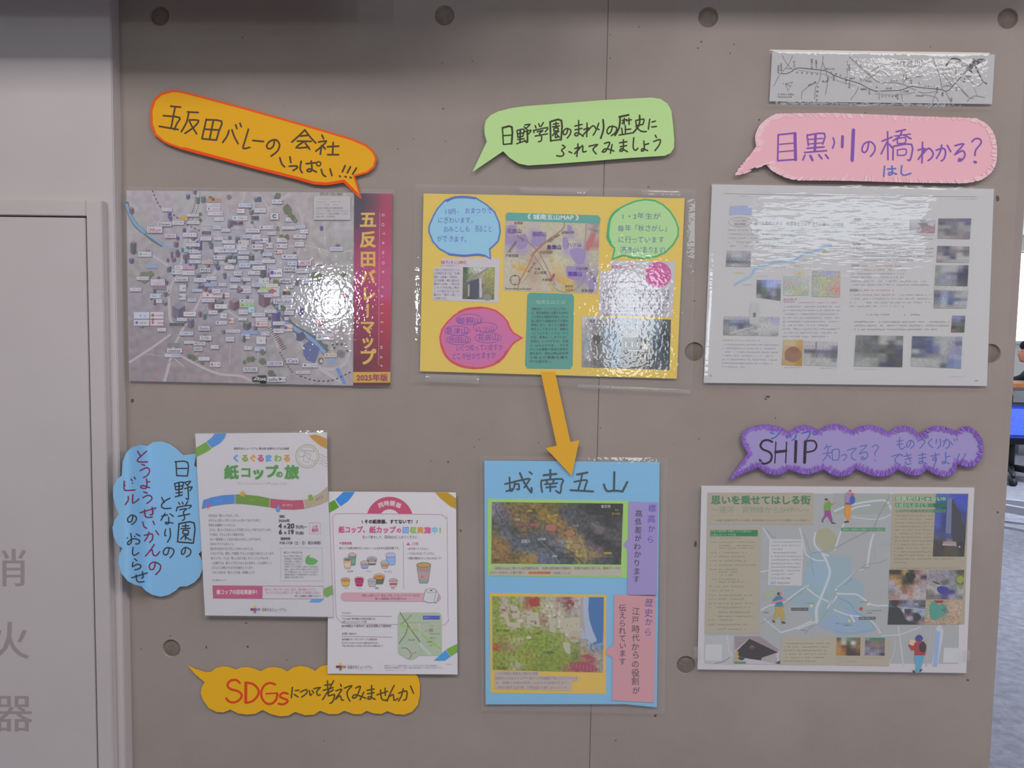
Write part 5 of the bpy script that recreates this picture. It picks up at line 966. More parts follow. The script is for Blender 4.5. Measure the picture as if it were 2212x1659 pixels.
for f_, qd, r_ in ((C2, '970,555 1345,575 1335,760 965,755', ['a4a4a0 949894 a0a0a0 b0a8ac', '948c8c 8c7c80 7c7c7c a08c94', '7c7878 8c7a80 94848a 9c7c84', 'a4a8a4 8c7c7c a08088 a07c84']),
                   (C2, '1390,550 1865,548 1845,850 1378,840', ['646470 646474 6c6c78 646478 64647c', '54586c 70707c 74747c 8c8c98 5c5c74', '8c8c8c 8c8c8c 707070 909090 8c8c8c', '707480 6a5c68 74747c 84848c 8c8c94', '8c8c8c 6c6464 6c6c74 907c7c 74747c', '8c8c8c a08c8c 848488 8c7c7c 74747c']),
                   (C2, '1375,945 1840,955 1830,1190 1360,1185', ['6c6c70 4c4c60 8c888c a0a0a0 7c7c7c', '707078 5c5c74 8c7070 7c7c78 646464', '84888c 505060 64687c a4a4a4 6c7074', 'a0a0a0 949494 4c4c64 a8a8a8 a8a8a8', '8c7c7c 949494 9c9c9c a0a0a0 a0a0a0']),
                   (C2, '1350,1225 1825,1225 1810,1530 1335,1520', ['84888c a0a0a0 a4a4a4 a4a4a4 8c8c94 54586c', '84888c a4a4a4 a4a4a4 a0a0a0 6c6c7c 404054', '8c8c8c 8c9094 7c7c8c 6c6c7c 3c3c54 3a3a50', '848a8c 8080a0 9494a4 84849c 404058 404054', '7c8080 8c8ca0 8c8c94 7c7c8c 4c4c60 48485a', '808484 8c8c8c 8c8c8c 848484 5c5c64 505058']),
                   (C4, '1330,60 1830,70 1795,378 1318,375', ['a8a8b0 b0b0b8 b4b4b8 b8b8b8 b0b0b0', '707070 8c8ca0 74747c 8c8c8c a0a0a0', '585868 8c90b0 6c7494 a0a0a4 a0a0a4', '707084 94a0b4 58688c 5c6c84 84848c', '7c7c88 94a4ac 506080 a0a0b0 a0a0b4', '8c8c8c a0a0a0 8c8c8c 949494 989898']),
                   (C4, '1590,480 1780,483 1762,725 1570,725', ['7c80a0 7c80b0 6c7090', '6c6c7c 7078a0 4c505c', '5c605c 646864 5c605c', '3c403c 545850 4c504c', '7c5c58 5c605c 4c4c48']),
                   (C4, '195,765 880,775 865,1228 165,1215', ['74747c 6c6c78 5c5c5c a0a0a0 949494 707070', '6c6c6c 646464 6c6c6c a4a4a0 606060 8c8c94', '6c7070 5c5c5c 64686c 646864 484848 5c5c74', '646868 606464 5c5c5c 4c4c4c 5c5c5c 484c50', '7c8080 70706c 6c706c 7c7c7c 444848 484860', '8c8c8c 949894 8c908c 707478 40444c 484c4c', '94989c 989898 848884 48485c 3c3c58 484844']),
                   (C4, '1010,778 1735,785 1715,1248 990,1215', ['505468 54586c 646c88 8c9090 a0a0a0 9c9ca4 8c8ca0', '585c74 505870 4c5880 94949c a4a4a4 94949c 606478', '4c4c68 484c68 4c5484 707494 a0a4a0 8c8ca0 8484a0', 'a0a4a0 6c6c80 48507c 6c6c84 a0a4a0 8c8ca4 8484a0', '5c6064 64687c 7c8084 84848c 8c8c98 8c90a4 9090a8', 'a4a4a0 a4a8a4 a0a4a0 a0a09c 8c908c 6c74a4 7c84a8', 'a4a4a4 a0a0a0 9c9c9c a0a4a0 505c60 6c7ca0 7484a8'])):
    pic('photo_print', f_, qd, r_, 40, 28, .12, .5, hash(qd[:4]) % 7).build()
film(T, '1534,394 2151,404 2138,842 1513,833', 1.7, .8, seed=19.0, n=(56, 40), mat=FILM_STREAK)

# ---- G: SHIP poster
T = Thing('map_poster', 'pale poster with flat town map, strolling figures and beige text panels', 'poster', 1805, 1250, 0.004)
sheet(T, '1515,1049 2105,1053 2087,1454 1506.6,1446', 'c3bec2')
S1, S2, S3, S4 = (1490, 1030, 6.9125), (1800, 1030, 6.9125), (1490, 1240, 6.9125), (1800, 1240, 6.9125)
p = Piece(T, 'town_map', .2, S1)
p.poly('265,235 4060,270 4010,2790 215,2790', 'a3a5a6')
p.fr = S2; p.poly('0,245 850,250 840,560 0,560', '9ba09c'); p.fr = S1
p.poly('1900,820 2060,760 2180,880 2180,1050 2060,1130 1930,1030 1880,930', 'a09f84', 3); p.poly('2400,1180 2600,560 2700,560 2700,800', 'a3a5a6')
p.poly('1760,1130 1940,1100 2180,1180 2400,1180 2420,1480 2560,1560 2600,1720 2580,1950 2640,2100 2740,2230 2760,2300 2620,2350 2300,2380 2200,2350 2100,2290 1930,2240 1870,2160 1800,2060 1600,1950 1450,1850 1380,1720 1500,1640 1690,1640 1690,1500 1750,1380', '92a7b0', 2)
p.poly('1850,1290 2000,1250 2060,1300 2100,1500 2060,1700 1900,1650 1760,1560 1740,1400', '90aabb', 3); p.poly('2300,1950 2450,2000 2600,2150 2750,2290 2600,2330 2350,2250', '8ea3ba', 3); p.poly('1940,2230 2150,2060 2300,2200 2320,2370 2100,2290', '8fa3bc', 3)
for q, w in (('1100,760 1200,940 1260,1080', 22), ('1640,760 1700,1000 1740,1160 1900,1250 2050,1240', 20), ('1880,820 1860,1000 1980,1140 2080,1180', 26), ('1980,1140 2060,1300 2090,1450 2000,1700 1930,1870', 36), ('1930,1870 1890,2000 1900,2200', 46), ('1060,1990 1200,1920 1400,1870 1640,1700 1780,1620', 22), ('1720,1640 1900,1780 2080,1870', 22), ('1600,2280 1880,2160', 22), ('1350,2330 1600,2250 1820,2150', 22), ('1110,2120 1370,2330', 16), ('1000,1430 1220,1390 1240,1380', 22), ('2160,1100 2300,700 2420,480 2700,420', 26), ('2150,520 2400,420 2900,350 3000,480', 30), ('2420,600 2800,640 3000,560', 14), ('2650,1340 2700,1000 2750,850', 30), ('2180,1740 2330,1750 2500,1760 2640,1860 2760,1920 2960,1920', 26), ('2150,1980 2350,2060 2600,2100 2760,2200 2850,2340', 22), ('2060,1970 2100,1900 2200,1780', 34), ('2200,1650 2480,1420 2600,1380', 12)): p.line(q, w, 'bac2c8', 3, cap=False)
p.fr = S4
p.line('970,780 1000,1000 1050,1380', 22, 'b8b9ba', 2); p.line('720,920 980,905 1120,860 1300,790', 22, 'b8b9ba', 2); p.line('1560,780 1600,860 1560,1100 1510,1380', 90, 'b6bcc6', 2, cap=False); p.line('1565,860 1550,1050 1515,1385', 62, '8fa6cc', 2, cap=False); p.line('830,1350 900,1200 930,1030 900,1000', 14, 'b2b3b4', 2); p.line('1460,800 1430,1100 1380,1380', 26, 'a8aaaa', 2, cap=False)
p.fr = S3; p.poly('225,920 650,920 640,1350 215,1340', 'aeafb0'); p.line('560,920 590,1150 640,1220', 22, 'b8b9ba', 2); p.line('370,1335 500,1310 600,1240', 9, '6c6c70', 3)
p.fr = S2
for q, w in (('850,270 780,400 700,540 640,680 600,780', 16), ('600,780 420,860 240,950 0,1080', 14), ('850,400 760,450', 10), ('250,1500 430,1350 540,1300 700,1280 800,1230', 8)): p.line(q, w, '8e8c8e', 3, cap=False)
p.fr = S1
for q, w in (('1120,760 1220,880 1290,920', 14), ('1820,1140 1980,1120 2090,1125', 12), ('1700,850 1760,1000 1800,1150 1820,1300 1850,1480', 9), ('1060,2200 1220,2090 1500,1850 1760,1640', 9), ('1900,2200 2000,2080 2130,1860 2200,1700', 9), ('1720,2350 1800,2250 1900,2200', 12)): p.line(q, w, '8c9196', 3, cap=False)
p.fr = S4; p.line('70,345 180,400 260,450 330,560 460,640', 10, '6f8cc0', 3); p.line('0,830 120,870 250,885 400,870 620,830', 6, '7c94ac', 3); p.line('460,640 560,720 620,830', 8, '7c94b4', 3)
p.line('0,1590 0,1590.1', .1, 'fff', 0)
# stations
p.fr = S4
for x, y, c_ in ((40, 235, 'd0ceb4'), (85, 300, 'd0b4b4'), (270, 630, 'd8d8dc'), (312, 705, 'd8d8dc')): p.ell(x, y, 16, 16, c_)
p.line('270,630 312,705', 20, 'd4cad0', 0); p.ell(525, 455, 26, 18, 'd0c68c'); p.ell(240, 700, 22, 18, 'c8c880')
p.poly([(415 + (42 if k % 2 == 0 else 18) * math.sin(k * math.pi / 5), 522 - (42 if k % 2 == 0 else 18) * math.cos(k * math.pi / 5)) for k in range(10)], 'b83a3a')
p.rect(382, 638, 634, 684, '5c6064'); p.text('大崎第一地域センター', 395, 661, 26, 'a8acb0', x1=620); p.text('しながわ産業支援', 465, 545, 28, '7c8084', x1=715); p.text('交流施設', 485, 580, 28, '7c8084', x1=580); p.text('大崎ニューシティ', 30, 738, 24, '6c747c', x1=235); p.text('大崎駅西口', 135, 765, 24, '6c747c', x1=285); p.text('品川学園', 405, 415, 22, '7c8084', x1=525); p.text('北品川駅', 170, 160, 24, '7c8084', x1=285, dy=-.8)
p.fr = S3
p.rect(1515, 503, 1770, 548, '505054'); p.text('品川区立芳水小学校', 1530, 526, 24, '9a9ca0', x1=1755); p.text('芳水小学校前', 1720, 435, 22, '6c747c', x1=1850); p.ell(1815, 475, 28, 26, 'c4c88c'); p.text('大崎広小路', 1650, 838, 24, '6c747c', x1=1745); p.text('戸越駅', 1090, 575, 24, '6c747c', x1=1180); p.ell(1670, 285, 22, 18, '8ca49c'); p.poly('1100,290 1280,200 1310,230 1180,360 1100,380', 'a3a792', 2)
p.fr = S2; p.rect(115, 758, 775, 812, '5a8a6c'); p.text('北品川・島津山・池田山（ソニー通り）', 135, 786, 34, 'a0bca4', x1=760); p.rows(545, 650, 640, 1, 1, 20, '8c908c', last=1); p.rows(430, 1357, 530, 1, 1, 20, '8c908c', last=1); p.line('600,1015 880,1012', 4, '9a9c9a', 0); p.line('615,1030 612,1190', 4, '9a9c9a', 0)
p.build()
def bpan(q, col='aba18c', fr=(0, 0, 1), name='text_panel'):
    c = Piece(T, name, .45, fr); c.poly(q, col); return c
c = bpan('270,235 1845,240 1840,715 262,712', 'a99e8c', S1); c.lvl = .05
c.text('思いを乗せてはしる街', 315, 345, 140, '3c7a52', x1=1805, bold=.03); c.text('～運河･貨物線からSHIPへ～', 320, 492, 108, '7c9078', x1=1790, bold=.006); c.text('～大崎に産業が広がった大崎・湾岸地域からものづくりの変遷について紹介～', 350, 650, 34, '6c7a5c', x1=1790, bold=.01); c.line('300,578 1800,580', 3, '9a8c6c', 0); c.build()
c = bpan('262,750 1062,755 1040,2340 220,2335', 'aaa18d', S1); c.lvl = .05
c.rect(305, 795, 1015, 888, '1f7a4c'); c.text('京浜工業地帯 大崎エリアのあゆみ', 310, 812, 40, '94b49c', x1=920, bold=.01); c.text('大崎ものづくり年表', 310, 865, 38, '94b49c', x1=690, bold=.01)
TL = [(915, 770, 1), (975, 980, 1), (1025, 970, 0), (1065, 950, 0), (1133, 850, 1), (1190, 810, 1), (1253, 890, 1), (1317, 960, 1), (1383, 735, 1), (1422, 700, 0), (1465, 640, 0), (1530, 735, 1), (1570, 800, 0), (1637, 800, 1), (1697, 640, 1), (1765, 920, 1), (1825, 800, 1), (1890, 940, 1), (1950, 900, 1), (2020, 890, 0), (2082, 930, 0), (2137, 650, 1), (2205, 850, 1), (2273, 830, 0)]
for y, x1, yr in TL:
    if yr: c.rows(300 - (y - 915) * .02, y, 395, 1, 1, 24, '8c8878', last=1)
    c.rows(440 - (y - 915) * .012, y, x1, 1, 1, 26, '8a866f', last=1, dens=.85)
c.build()
c = bpan('1185,930 1700,930 1670,1630 1165,1620', 'bcbcbe', S1, 'legend_panel'); c.lvl = .05
for i in range(10): c.rows(1215 + (30 if i in (0, 3) else 0), 972 + i * 53.5, (1650, 1650, 1375, 1650, 1650, 1650, 1645, 1645, 1645, 1530)[i], 1, 1, 26, '8c868a', last=1, dens=.9)
c.rect(1210, 1497, 1290, 1530, '9cb4b8'); c.rect(1205, 1560, 1285, 1605, '98aac0'); c.text('旧大崎町の範囲', 1300, 1515, 30, '84848c', x1=1505); c.text('再開発区域の範囲', 1300, 1585, 30, '84848c', x1=1495); c.build()
c = bpan('890,250 2020,252 1960,2200 835,2205', 'a59b86', S2); c.lvl = .05
c.rect(925, 300, 1530, 355, '5c8c6c'); c.rect(925, 395, 1500, 455, '4a8a5c'); c.rect(925, 485, 1500, 530, '8a9c80'); c.fr = S2
for i in range(14):
    y = 578 + i * 54; c.rows(925 - i * 2, y, (1480 - i * 2) if i < 12 else (1900 if i == 12 else 1080), 1, 1, 26, '84806c', last=1, dens=.85)
c.rows(890, 1362, 1870, 1, 1, 20, '84806c', last=1, dens=.8); c.rows(870, 1877, 1750, 1, 1, 20, '84806c', last=1, dens=.7)
c.build()
q = Piece(T, 'tower_picture', .62, S2); q.photo('1535,252 2015,255 1955,1192 1485,1190', ['3c68a0 3c60b0 3a50b8 3c48b4 3c48b8', '3060a0 2c5490 34447c 3c50b4 3c4cb4', '3a58a8 2c3c84 384478 3a4090 3c4cac', '3c54ac 343c84 40487c 30303c 343c84', '4454ac 303878 505880 383844 3c4470', '4c58a8 303878 50587c 343840 383c54', '40488c 384478 3c4c84 2c3030 303438', '4c5468 3c4c7c 44547c 2c2c28 282a28', '3c3c3c 444040 8c7c80 3c3c34 2c2c30', '403c3c 3c3434 504c38 44443c 30302c', '3a3838 44403a 4a4438 4c4a40 34342e'], 30, 54, .08)
q.lvl = .06; q.poly('1705,300 1790,310 1760,855 1675,845', '646c94'); q.poly('1770,310 1900,560 1950,820 1960,960 1790,960 1760,850', '3a3c44')
for i in range(22): q.line([(1703 - i * 1.2, 340 + i * 23), (1775 - i * .8, 342 + i * 23)], 8, '7c84a0', 0, cap=False)
q.poly('1640,965 1835,970 1838,1045 1820,1045 1815,1025 1630,1025', 'a08c90'); q.line('1635,1018 1820,1022', 10, 'c8bcb8', 0); q.rect(1660, 1040, 1800, 1185, '4c4634'); q.ell(1885, 1045, 14, 12, 'b0b0c0'); q.build()
q = Piece(T, 'panel_lettering', .75, S2); q.rect(1530, 300, 1680, 355, '3a7a54'); q.rect(1500, 395, 1690, 455, '10683c'); q.rect(1500, 485, 1680, 535, '3c7a54')
q.lvl = .03; q.text('住民だけじゃない!!', 930, 328, 66, 'b8ccb8', x1=1680, bold=.02); q.text('大崎のものづくり', 925, 426, 70, 'b0ccb4', x1=1420, bold=.01); q.text('しながわ産業支援交流施設', 925, 508, 44, '5c8466', x1=1590, bold=.01); q.build()
for fr_, qd, rr, nm in ((S2, '840,1388 1400,1390 1380,1830 825,1825', ['3c342c 342c2c a08c4c 2c3028 8c6464 a09490', '9c7c44 8c6c3c 4c4c34 2c3028 9c8c88 3c3434', 'b09ca8 a88848 303828 2c3028 8c6c5c a08c8c', '9c98a8 a89480 7c5c44 a08070 a89c98 9c9498', '7c7c80 a8a0a8 906c54 a87c70 aca4a0 a89ca0', 'a08078 a08880 b8a8b0 ac8c7c b0a8a4 a8a4a0'], 'workshop_picture'),
                        (S2, '1400,1390 1955,1390 1935,1830 1385,1830', ['948c94 8c848c 908c98 747c7c 4c4c44', '8c848c 8c8490 8c8490 808488 7c7c3c', '948c98 848488 5c6064 8c9090 5c5c4c', 'a8a4a0 a8a8a4 8c8c94 84848c 8c9070', '78746c a8a4a0 4c4484 3c3480 a4a4a4', '706c68 74706c 4c4480 94909c 7c7c7c'], 'workshop_picture'),
                        (S3, '2980,388 3525,392 3500,755 2955,755', ['3c4c60 5c4440 505c74 8c8c9c 606474 585c6c', '44546c 7c5c50 7c8498 7c8094 64687c 505464', '343c44 404048 b0b4c0 5c5868 a0a8b8 8c98b0', '303434 2c3030 6c6474 6c5c6c 343848 8c9cb4', '2c3030 2c3030 3c3c44 b0a0b0 34343c 6c6468', '303434 2c3030 34343c 2c3034 3c4044 8c7474'], 'workshop_picture'),
                        (S3, '3525,392 4060,400 4045,755 3500,755', ['a8987c 8c9078 a48874 b09c88 b09c88', 'a8a080 4c8c80 508c80 b89c88 b8a08c', '94a088 448c80 3c7a6c b49c88 b49c88', 'a49c84 4c9484 5c8c7c a89480 b09884', 'ac947c 8c9080 a09078 a08c70 b0987c', 'a48c70 a8907c a48c74 b0987c ac9478'], 'workshop_picture'),
                        (S3, '2195,948 2550,948 2545,1220 2185,1215', ['6c5838 a8a49c 648c6c 64745c 7c6c44', '9c7840 b8b8b0 5c6040 c0c0c0 74643c', 'a47c38 74502c 4c3c28 84704c 8c6c38', 'b08440 94642c 3c2c24 503c2c 74542c', 'b07c30 a07830 403028 3c2c28 503c30'], 'interior_picture'),
                        (S3, '2620,950 2915,952 2910,1220 2610,1215', ['7c8c80 3c7c60 3c7c60 3c7c60', '5c5860 7c6c68 7c6c60 746860', '6c6474 84706c 8c7468 786868', '8c849c 6c5c64 7c6c70 6c5c64', '847c90 7c7484 8c8494 746c78', '746c84 948c9c 84788c 3c3440'], 'shelf_picture')):
    q = Piece(T, nm, .62, fr_); q.photo(qd, rr, 34, 26, .2, .6, len(qd) * 1.3 + rr[0].count('c')); q.build()
q = Piece(T, 'picture_detail', .75, S4); q.poly('1455,430 1500,415 1560,470 1650,590 1600,640 1520,690 1450,640 1435,520', '4a9484', 2); q.poly('1500,395 1650,395 1620,430 1540,430', '8c2c38'); q.blob(920, 430, 60, '3a2c28', 10); q.poly('830,500 960,490 1030,560 1080,680 1200,745 820,750', '2c3030'); q.blob(1250, 640, 60, '2a2c38', 10); q.poly('1060,520 1160,530 1150,610 1070,590', '4c3c48'); q.line('960,490 1370,535', 8, 'b8bcc8', 0); q.poly('1550,200 1640,180 1730,230 1640,305 1560,260', '3c3490', 2); q.ell(1895, 85, 50, 55, '949c30'); q.poly('1480,100 1590,140 1580,160 1490,120', '343438'); q.blob(1150, 40, 80, '242a20', 11); q.ell(1240, 450, 34, 20, '94989c'); q.build()
c = bpan('1370,945 2180,950 2180,1360 1358,1355', 'aca490', S3); c.lvl = .05
c.poly('2180,950 2980,955 2975,1375 2180,1365', 'aca28e'); 
for i in range(6): c.rows(1400 + (30 if i in (0, 3, 4) else 0), 1035 + i * 53, (2080, 2090, 2045, 2040, 2030, 1900)[i], 1, 1, 24, '848068', last=1, dens=.85)
c.rows(2190, 1258, 2890, 1, 1, 20, '8a8470', last=1, dens=.7); c.rows(2190, 1305, 2620, 1, 1, 18, '8a8470', last=1, dens=.7); c.build()
q = Piece(T, 'roof_picture', .62, S3); q.poly('675,928 1050,932 1150,1020 1330,1130 1345,1350 665,1340', 'b8b0ba'); q.poly('675,930 1048,932 1325,1125 1320,1165 880,965 690,1130 672,1130', '94848a'); q.poly('890,965 1320,1170 1080,1250 1060,1290 880,1265 740,1235 690,1160', '2e2426'); q.poly('675,1160 725,1150 725,1300 670,1300', 'b09868'); q.poly('725,1235 830,1255 790,1290 730,1280', '3c2c24'); q.poly('1080,1255 1290,1190 1310,1340 1240,1335 1060,1290', 'a49c9c'); q.poly('1270,1330 1350,1290 1348,1350', '4c4444'); q.ell(930, 1090, 40, 24, '5c5450'); q.rect(665, 1305, 840, 1340, '4c8c5c'); q.build()
# blank frames of the two square codes
for fr_, q_ in ((S3, '235,1050 485,1055 475,1295 225,1290'), (S4, '1650,1100 1880,1105 1870,1325 1635,1325')): bpan(q_, 'c0bfc1', fr_, 'blank_panel').build()
# strolling figures, flat print
q = Piece(T, 'figure_print', .78, S1)
q.poly('2012,330 2040,318 2065,330 2060,350 2025,350', '2c3430'); q.ell(2075, 345, 16, 20, 'd08484'); q.poly('2030,375 2090,370 2120,400 2160,380 2165,400 2110,430 2105,500 2015,500 2005,440', '6c9a3c'); q.line('2140,405 2170,350', 12, 'd09494'); q.poly('2015,500 2100,500 2130,640 2130,670 2100,665 2055,580 1990,650 1970,640 2010,580', '963a8c'); q.poly('1970,645 1995,655 1995,690 1975,670', '5c4c50'); q.poly('2110,670 2180,690 2185,700 2115,695', '3c3434')
q.build(); q = Piece(T, 'figure_print', .78, S2); q.ell(252, 208, 18, 14, 'a0444c'); q.ell(258, 235, 24, 22, 'd87a8c'); q.poly('200,235 235,230 260,290 240,360 200,400 180,390 180,280', '9c7ca8', 2); q.ell(285, 345, 42, 62, '3c54a8'); q.poly('180,380 280,390 270,430 180,420', '4c5cac'); q.poly('270,240 310,250 310,275 270,280', 'b05c50'); q.poly('170,415 275,420 255,560 235,665 195,660 175,540', 'd08c2c'); q.poly('160,665 230,655 235,680 160,685', '3c3434')
q.build(); q = Piece(T, 'figure_print', .78, S3); q.poly('1305,285 1325,268 1350,285 1345,310 1310,315', '2c343c'); q.ell(1357, 295, 17, 22, 'd8707c'); q.poly('1300,330 1350,320 1395,360 1370,400 1400,460 1380,482 1270,480 1290,430 1240,400 1260,360', '3c7c9c'); q.line('1250,425 1340,400 1430,385', 24, 'd87a90'); q.poly('1285,485 1385,485 1415,600 1415,710 1375,710 1340,600 1275,695 1235,690 1280,580', 'b0984c'); q.poly('1228,690 1275,705 1270,730 1235,710', '4c4034'); q.poly('1370,715 1405,705 1440,738 1375,740', '4c4034')
q.build(); q = Piece(T, 'figure_print', .78, S4); q.poly('1130,1040 1140,980 1200,980 1240,1000 1200,1080 1160,1090', 'd0b49c'); q.poly('1230,1010 1350,1000 1390,1060 1385,1150 1370,1215 1215,1215 1210,1130 1170,1145 1120,1070 1140,1050 1190,1075', 'a42c2c'); q.ell(1335, 1095, 54, 78, '33262a'); q.poly('1225,985 1240,930 1285,905 1325,930 1340,970 1300,1005 1250,1000', '3c3c90', 2); q.poly('1215,1215 1355,1215 1335,1330 1300,1440 1270,1455 1240,1480 1215,1455 1235,1380 1215,1300', '5a9cbc'); q.poly('1180,1430 1225,1455 1225,1480 1190,1478', '44444c'); q.poly('1290,1425 1330,1415 1320,1450 1285,1470', '44444c'); q.build()
film(T, '1511,1045 2109,1049 2091,1458 1503,1450', 1.9, .25, seed=23.0, n=(50, 34))
for q_, sd in (('1499,1398 1512,1399 1512,1422 1499,1421', 3), ('2080,1404 2096,1405 2095,1428 2079,1427', 4)): film(T, q_, 3.0, .2, 'clear_tape', (4, 6), sd, TAPE, 2)
# ---- H: right flyer
def bold(p, *a, **k): p.text(*a, **k)
T = Thing('flyer', 'white recycling flyer with pink arch and rows of drawn cups, partly over the amber bubble', 'flyer', 848, 1260, 0.0062)
sheet(T, '709.5,1061.5 985,1063.6 988.5,1457 707.5,1455', 'c8c4c8')
H1, H2 = (700, 1050, 7.3733), (690, 1250, 7.1355)
def logo(p, x, y, k):
    p.rect(x - 9 * k, y - 2.2 * k, x - 4 * k, y + 2.2 * k, '6c3a84'); p.rect(x - 4 * k, y - 2.2 * k, x + 1.5 * k, y + 2.2 * k, 'b0304c'); p.rect(x + 1.5 * k, y - 2.2 * k, x + 5.8 * k, y + 2.2 * k, '6c8cd0'); p.rect(x + 5.8 * k, y - 2.2 * k, x + 9.5 * k, y + 2.2 * k, 'd0743c')
    p.rect(x - 3 * k, y - 7.5 * k, x + 1.5 * k, y - 2.2 * k, 'd8b83c'); p.rect(x - 3 * k, y + 2.2 * k, x + 1.5 * k, y + 6.8 * k, '6c8a4c')
p = Piece(T, 'print', .3, H1)
p.poly('310,92 490,92 440,170 380,240 262,325 180,215 250,150', '4284cc'); p.poly('75,270 165,220 240,335 160,385 82,425', '5c9434'); p.poly('1770,100 1970,104 2100,195 2108,365 2000,315 1850,190', 'b48c34')
arc = [(1045 + 375 * math.cos(a), 545 - 375 * math.sin(a)) for a in [math.radians(16.5 + i * 7.35) for i in range(21)]]; inn = [(1045 + 175 * math.cos(a), 545 - 177 * math.sin(a)) for a in [math.radians(145 - i * 5.5) for i in range(21)]]
p.poly(arc + [(arc[-1][0], 442), (inn[0][0], 442)] + inn + [(arc[0][0], 446)], 'b85470')
for ch, x, y, r_ in (('同', 905, 302, -.35), ('時', 995, 275, -.12), ('開', 1090, 275, .12), ('催', 1185, 305, .35)): p.text(ch, x - 45 * math.cos(r_), y - 45 * math.sin(r_), 88, 'c8bcc0', rot=r_, bold=.03)
p.line('142,600 135,540 160,470 240,438 1000,442 1800,452 1900,475 1950,530 1962,600 1975,2030 1985,2120 1940,2190 1860,2215 1200,2205 380,2190 270,2160 205,2090 190,2000', 7, 'b48a98', 3)
p.line('190,2000 142,600', 7, 'b48a98', 0)
p.text('\\ その紙容器、すてないで！ /', 600, 565, 70, '3c3438', x1=1490, bold=.03)
p.text('紙コップ、', 232, 692, 112, 'c25c84', x1=712, bold=.035); p.text('紙カップ', 722, 696, 112, 'c25c84', x1=1140, bold=.035); p.text('の', 1152, 705, 80, 'c25c84', bold=.035)
for ch, x, c_ in (('回', 1300, '6c9cd8'), ('収', 1418, '8cb04c'), ('実', 1533, 'd0943c'), ('施', 1648, 'c85c8c'), ('中', 1762, '6cb4dc'), ('!', 1850, '8ca84c')): p.text(ch, x, 700, 108, c_, mid=True, bold=.035)
p.text('洗って乾かして、回収BOXに入れてください', 608, 812, 54, '6c6468', x1=1490); p.ell(257, 908, 12, 12, 'c04c74'); p.text('回収対象', 280, 910, 46, 'c05c84', x1=445, bold=.03)
p.text('紙コップは飲み物だけじゃない！こんなものも回収対象です。', 240, 988, 44, '5c5458', x1=1220); p.poly('1312,940 1340,895 1370,940', 'c24c74'); p.text('!', 1334, 922, 34, 'd8d0d0'); p.text('ご注意', 1385, 918, 50, 'c46c8c', x1=1505, bold=.01)
for i, (t_, x1) in enumerate((('・必ず洗ってください。', 1690), ('・フタは入れないでください。', 1790), ('・内側が銀色のカップは入れないで！', 1890))): p.text(t_, 1310, 997 + i * 76, 44, '6c6468', x1=x1)
p.line('1262,885 1270,1640', 5, '98929a', 0)
def cup(cx, top, bot, wt, wb, body, inside, rim='c8c4c6', stripe=None, ry=.28):
    e = wt * ry / 2
    p.poly([(cx - wt / 2, top), (cx + wt / 2, top), (cx + wb / 2, bot - 10), (cx + wb / 2 - 12, bot), (cx - wb / 2 + 12, bot), (cx - wb / 2, bot - 10)], body)
    if stripe:
        y0, y1 = top + (bot - top) * .42, top + (bot - top) * .78; f0 = wt + (wb - wt) * .42; f1 = wt + (wb - wt) * .78
        p.poly([(cx - f0 / 2, y0), (cx + f0 / 2, y0), (cx + f1 / 2, y1), (cx - f1 / 2, y1)], stripe)
    p.line([(cx - wt / 2, top), (cx - wb / 2, bot - 10), (cx - wb / 2 + 12, bot), (cx + wb / 2 - 12, bot), (cx + wb / 2, bot - 10), (cx + wt / 2, top)], 5, '6c6870', 0)
    p.ell(cx, top, wt / 2, e, rim); p.ell(cx, top + e * .1, wt / 2 - 9, e * .74, inside); p.ring(cx, top, wt / 2, e, 6, '5c585e')
cup(450, 1095, 1262, 122, 92, '6c9484', 'c29ca0', stripe='74a090', ry=.5); cup(375, 1165, 1315, 122, 90, 'c8a88c', '7c7468', stripe='d4b8a0', ry=.42)
cup(762, 1160, 1255, 155, 118, '6c5c58', '9c908c', stripe='b4acaa', ry=.5); cup(648, 1220, 1312, 132, 96, '8c94c0', 'b8a08c', stripe='a098c4', ry=.45)
p.rrect(988, 1065, 1135, 1255, 26, '8ca8d4'); p.rrect(992, 1065, 1132, 1130, 26, 'b0b0c8'); p.line('988,1085 1010,1065 1115,1065 1135,1090 1132,1235 1110,1256 1020,1256 998,1240 988,1085', 5, '64687c', 0); p.line('990,1130 1134,1130', 6, '5c6078', 0)
cup(967, 1215, 1308, 125, 92, 'b8aca0', 'a0a8ac', stripe='c87c4c', ry=.5)
p.text('飲み物', 372, 1356, 34, '6c6468', x1=460); p.text('アイス', 672, 1358, 34, '6c6468', x1=750); p.text('ヨーグルト', 960, 1362, 34, '6c6468', x1=1088)
cup(342, 1490, 1595, 142, 98, 'c8a850', 'c87c44', ry=.45); cup(560, 1478, 1595, 148, 100, 'a83c64', 'b43054', ry=.45, stripe='b44c74'); cup(878, 1440, 1560, 176, 124, '6c6c58', 'c0823c', ry=.5); cup(768, 1500, 1600, 132, 100, 'b4b0b0', 'aaa4a0', ry=.42, stripe='a8a4a8'); cup(1105, 1500, 1600, 132, 96, 'c8c0c2', 'a49c98', ry=.42, stripe='c05060')
for t_, x, x1 in (('ゼリー', 330, 400), ('ジャム', 530, 600), ('麺類', 810, 870), ('納豆', 1070, 1125)): p.text(t_, x, 1624, 30, '6c6468', x1=x1)
cup(1588, 1255, 1545, 225, 140, '8c9c9c', 'b89858', stripe='b09490', ry=.34, rim='9c8c84'); p.poly('1490,1300 1690,1300 1680,1350 1500,1350', 'b08480'); p.poly('1545,1420 1600,1440 1540,1480', 'b87868')
p.fr = H2
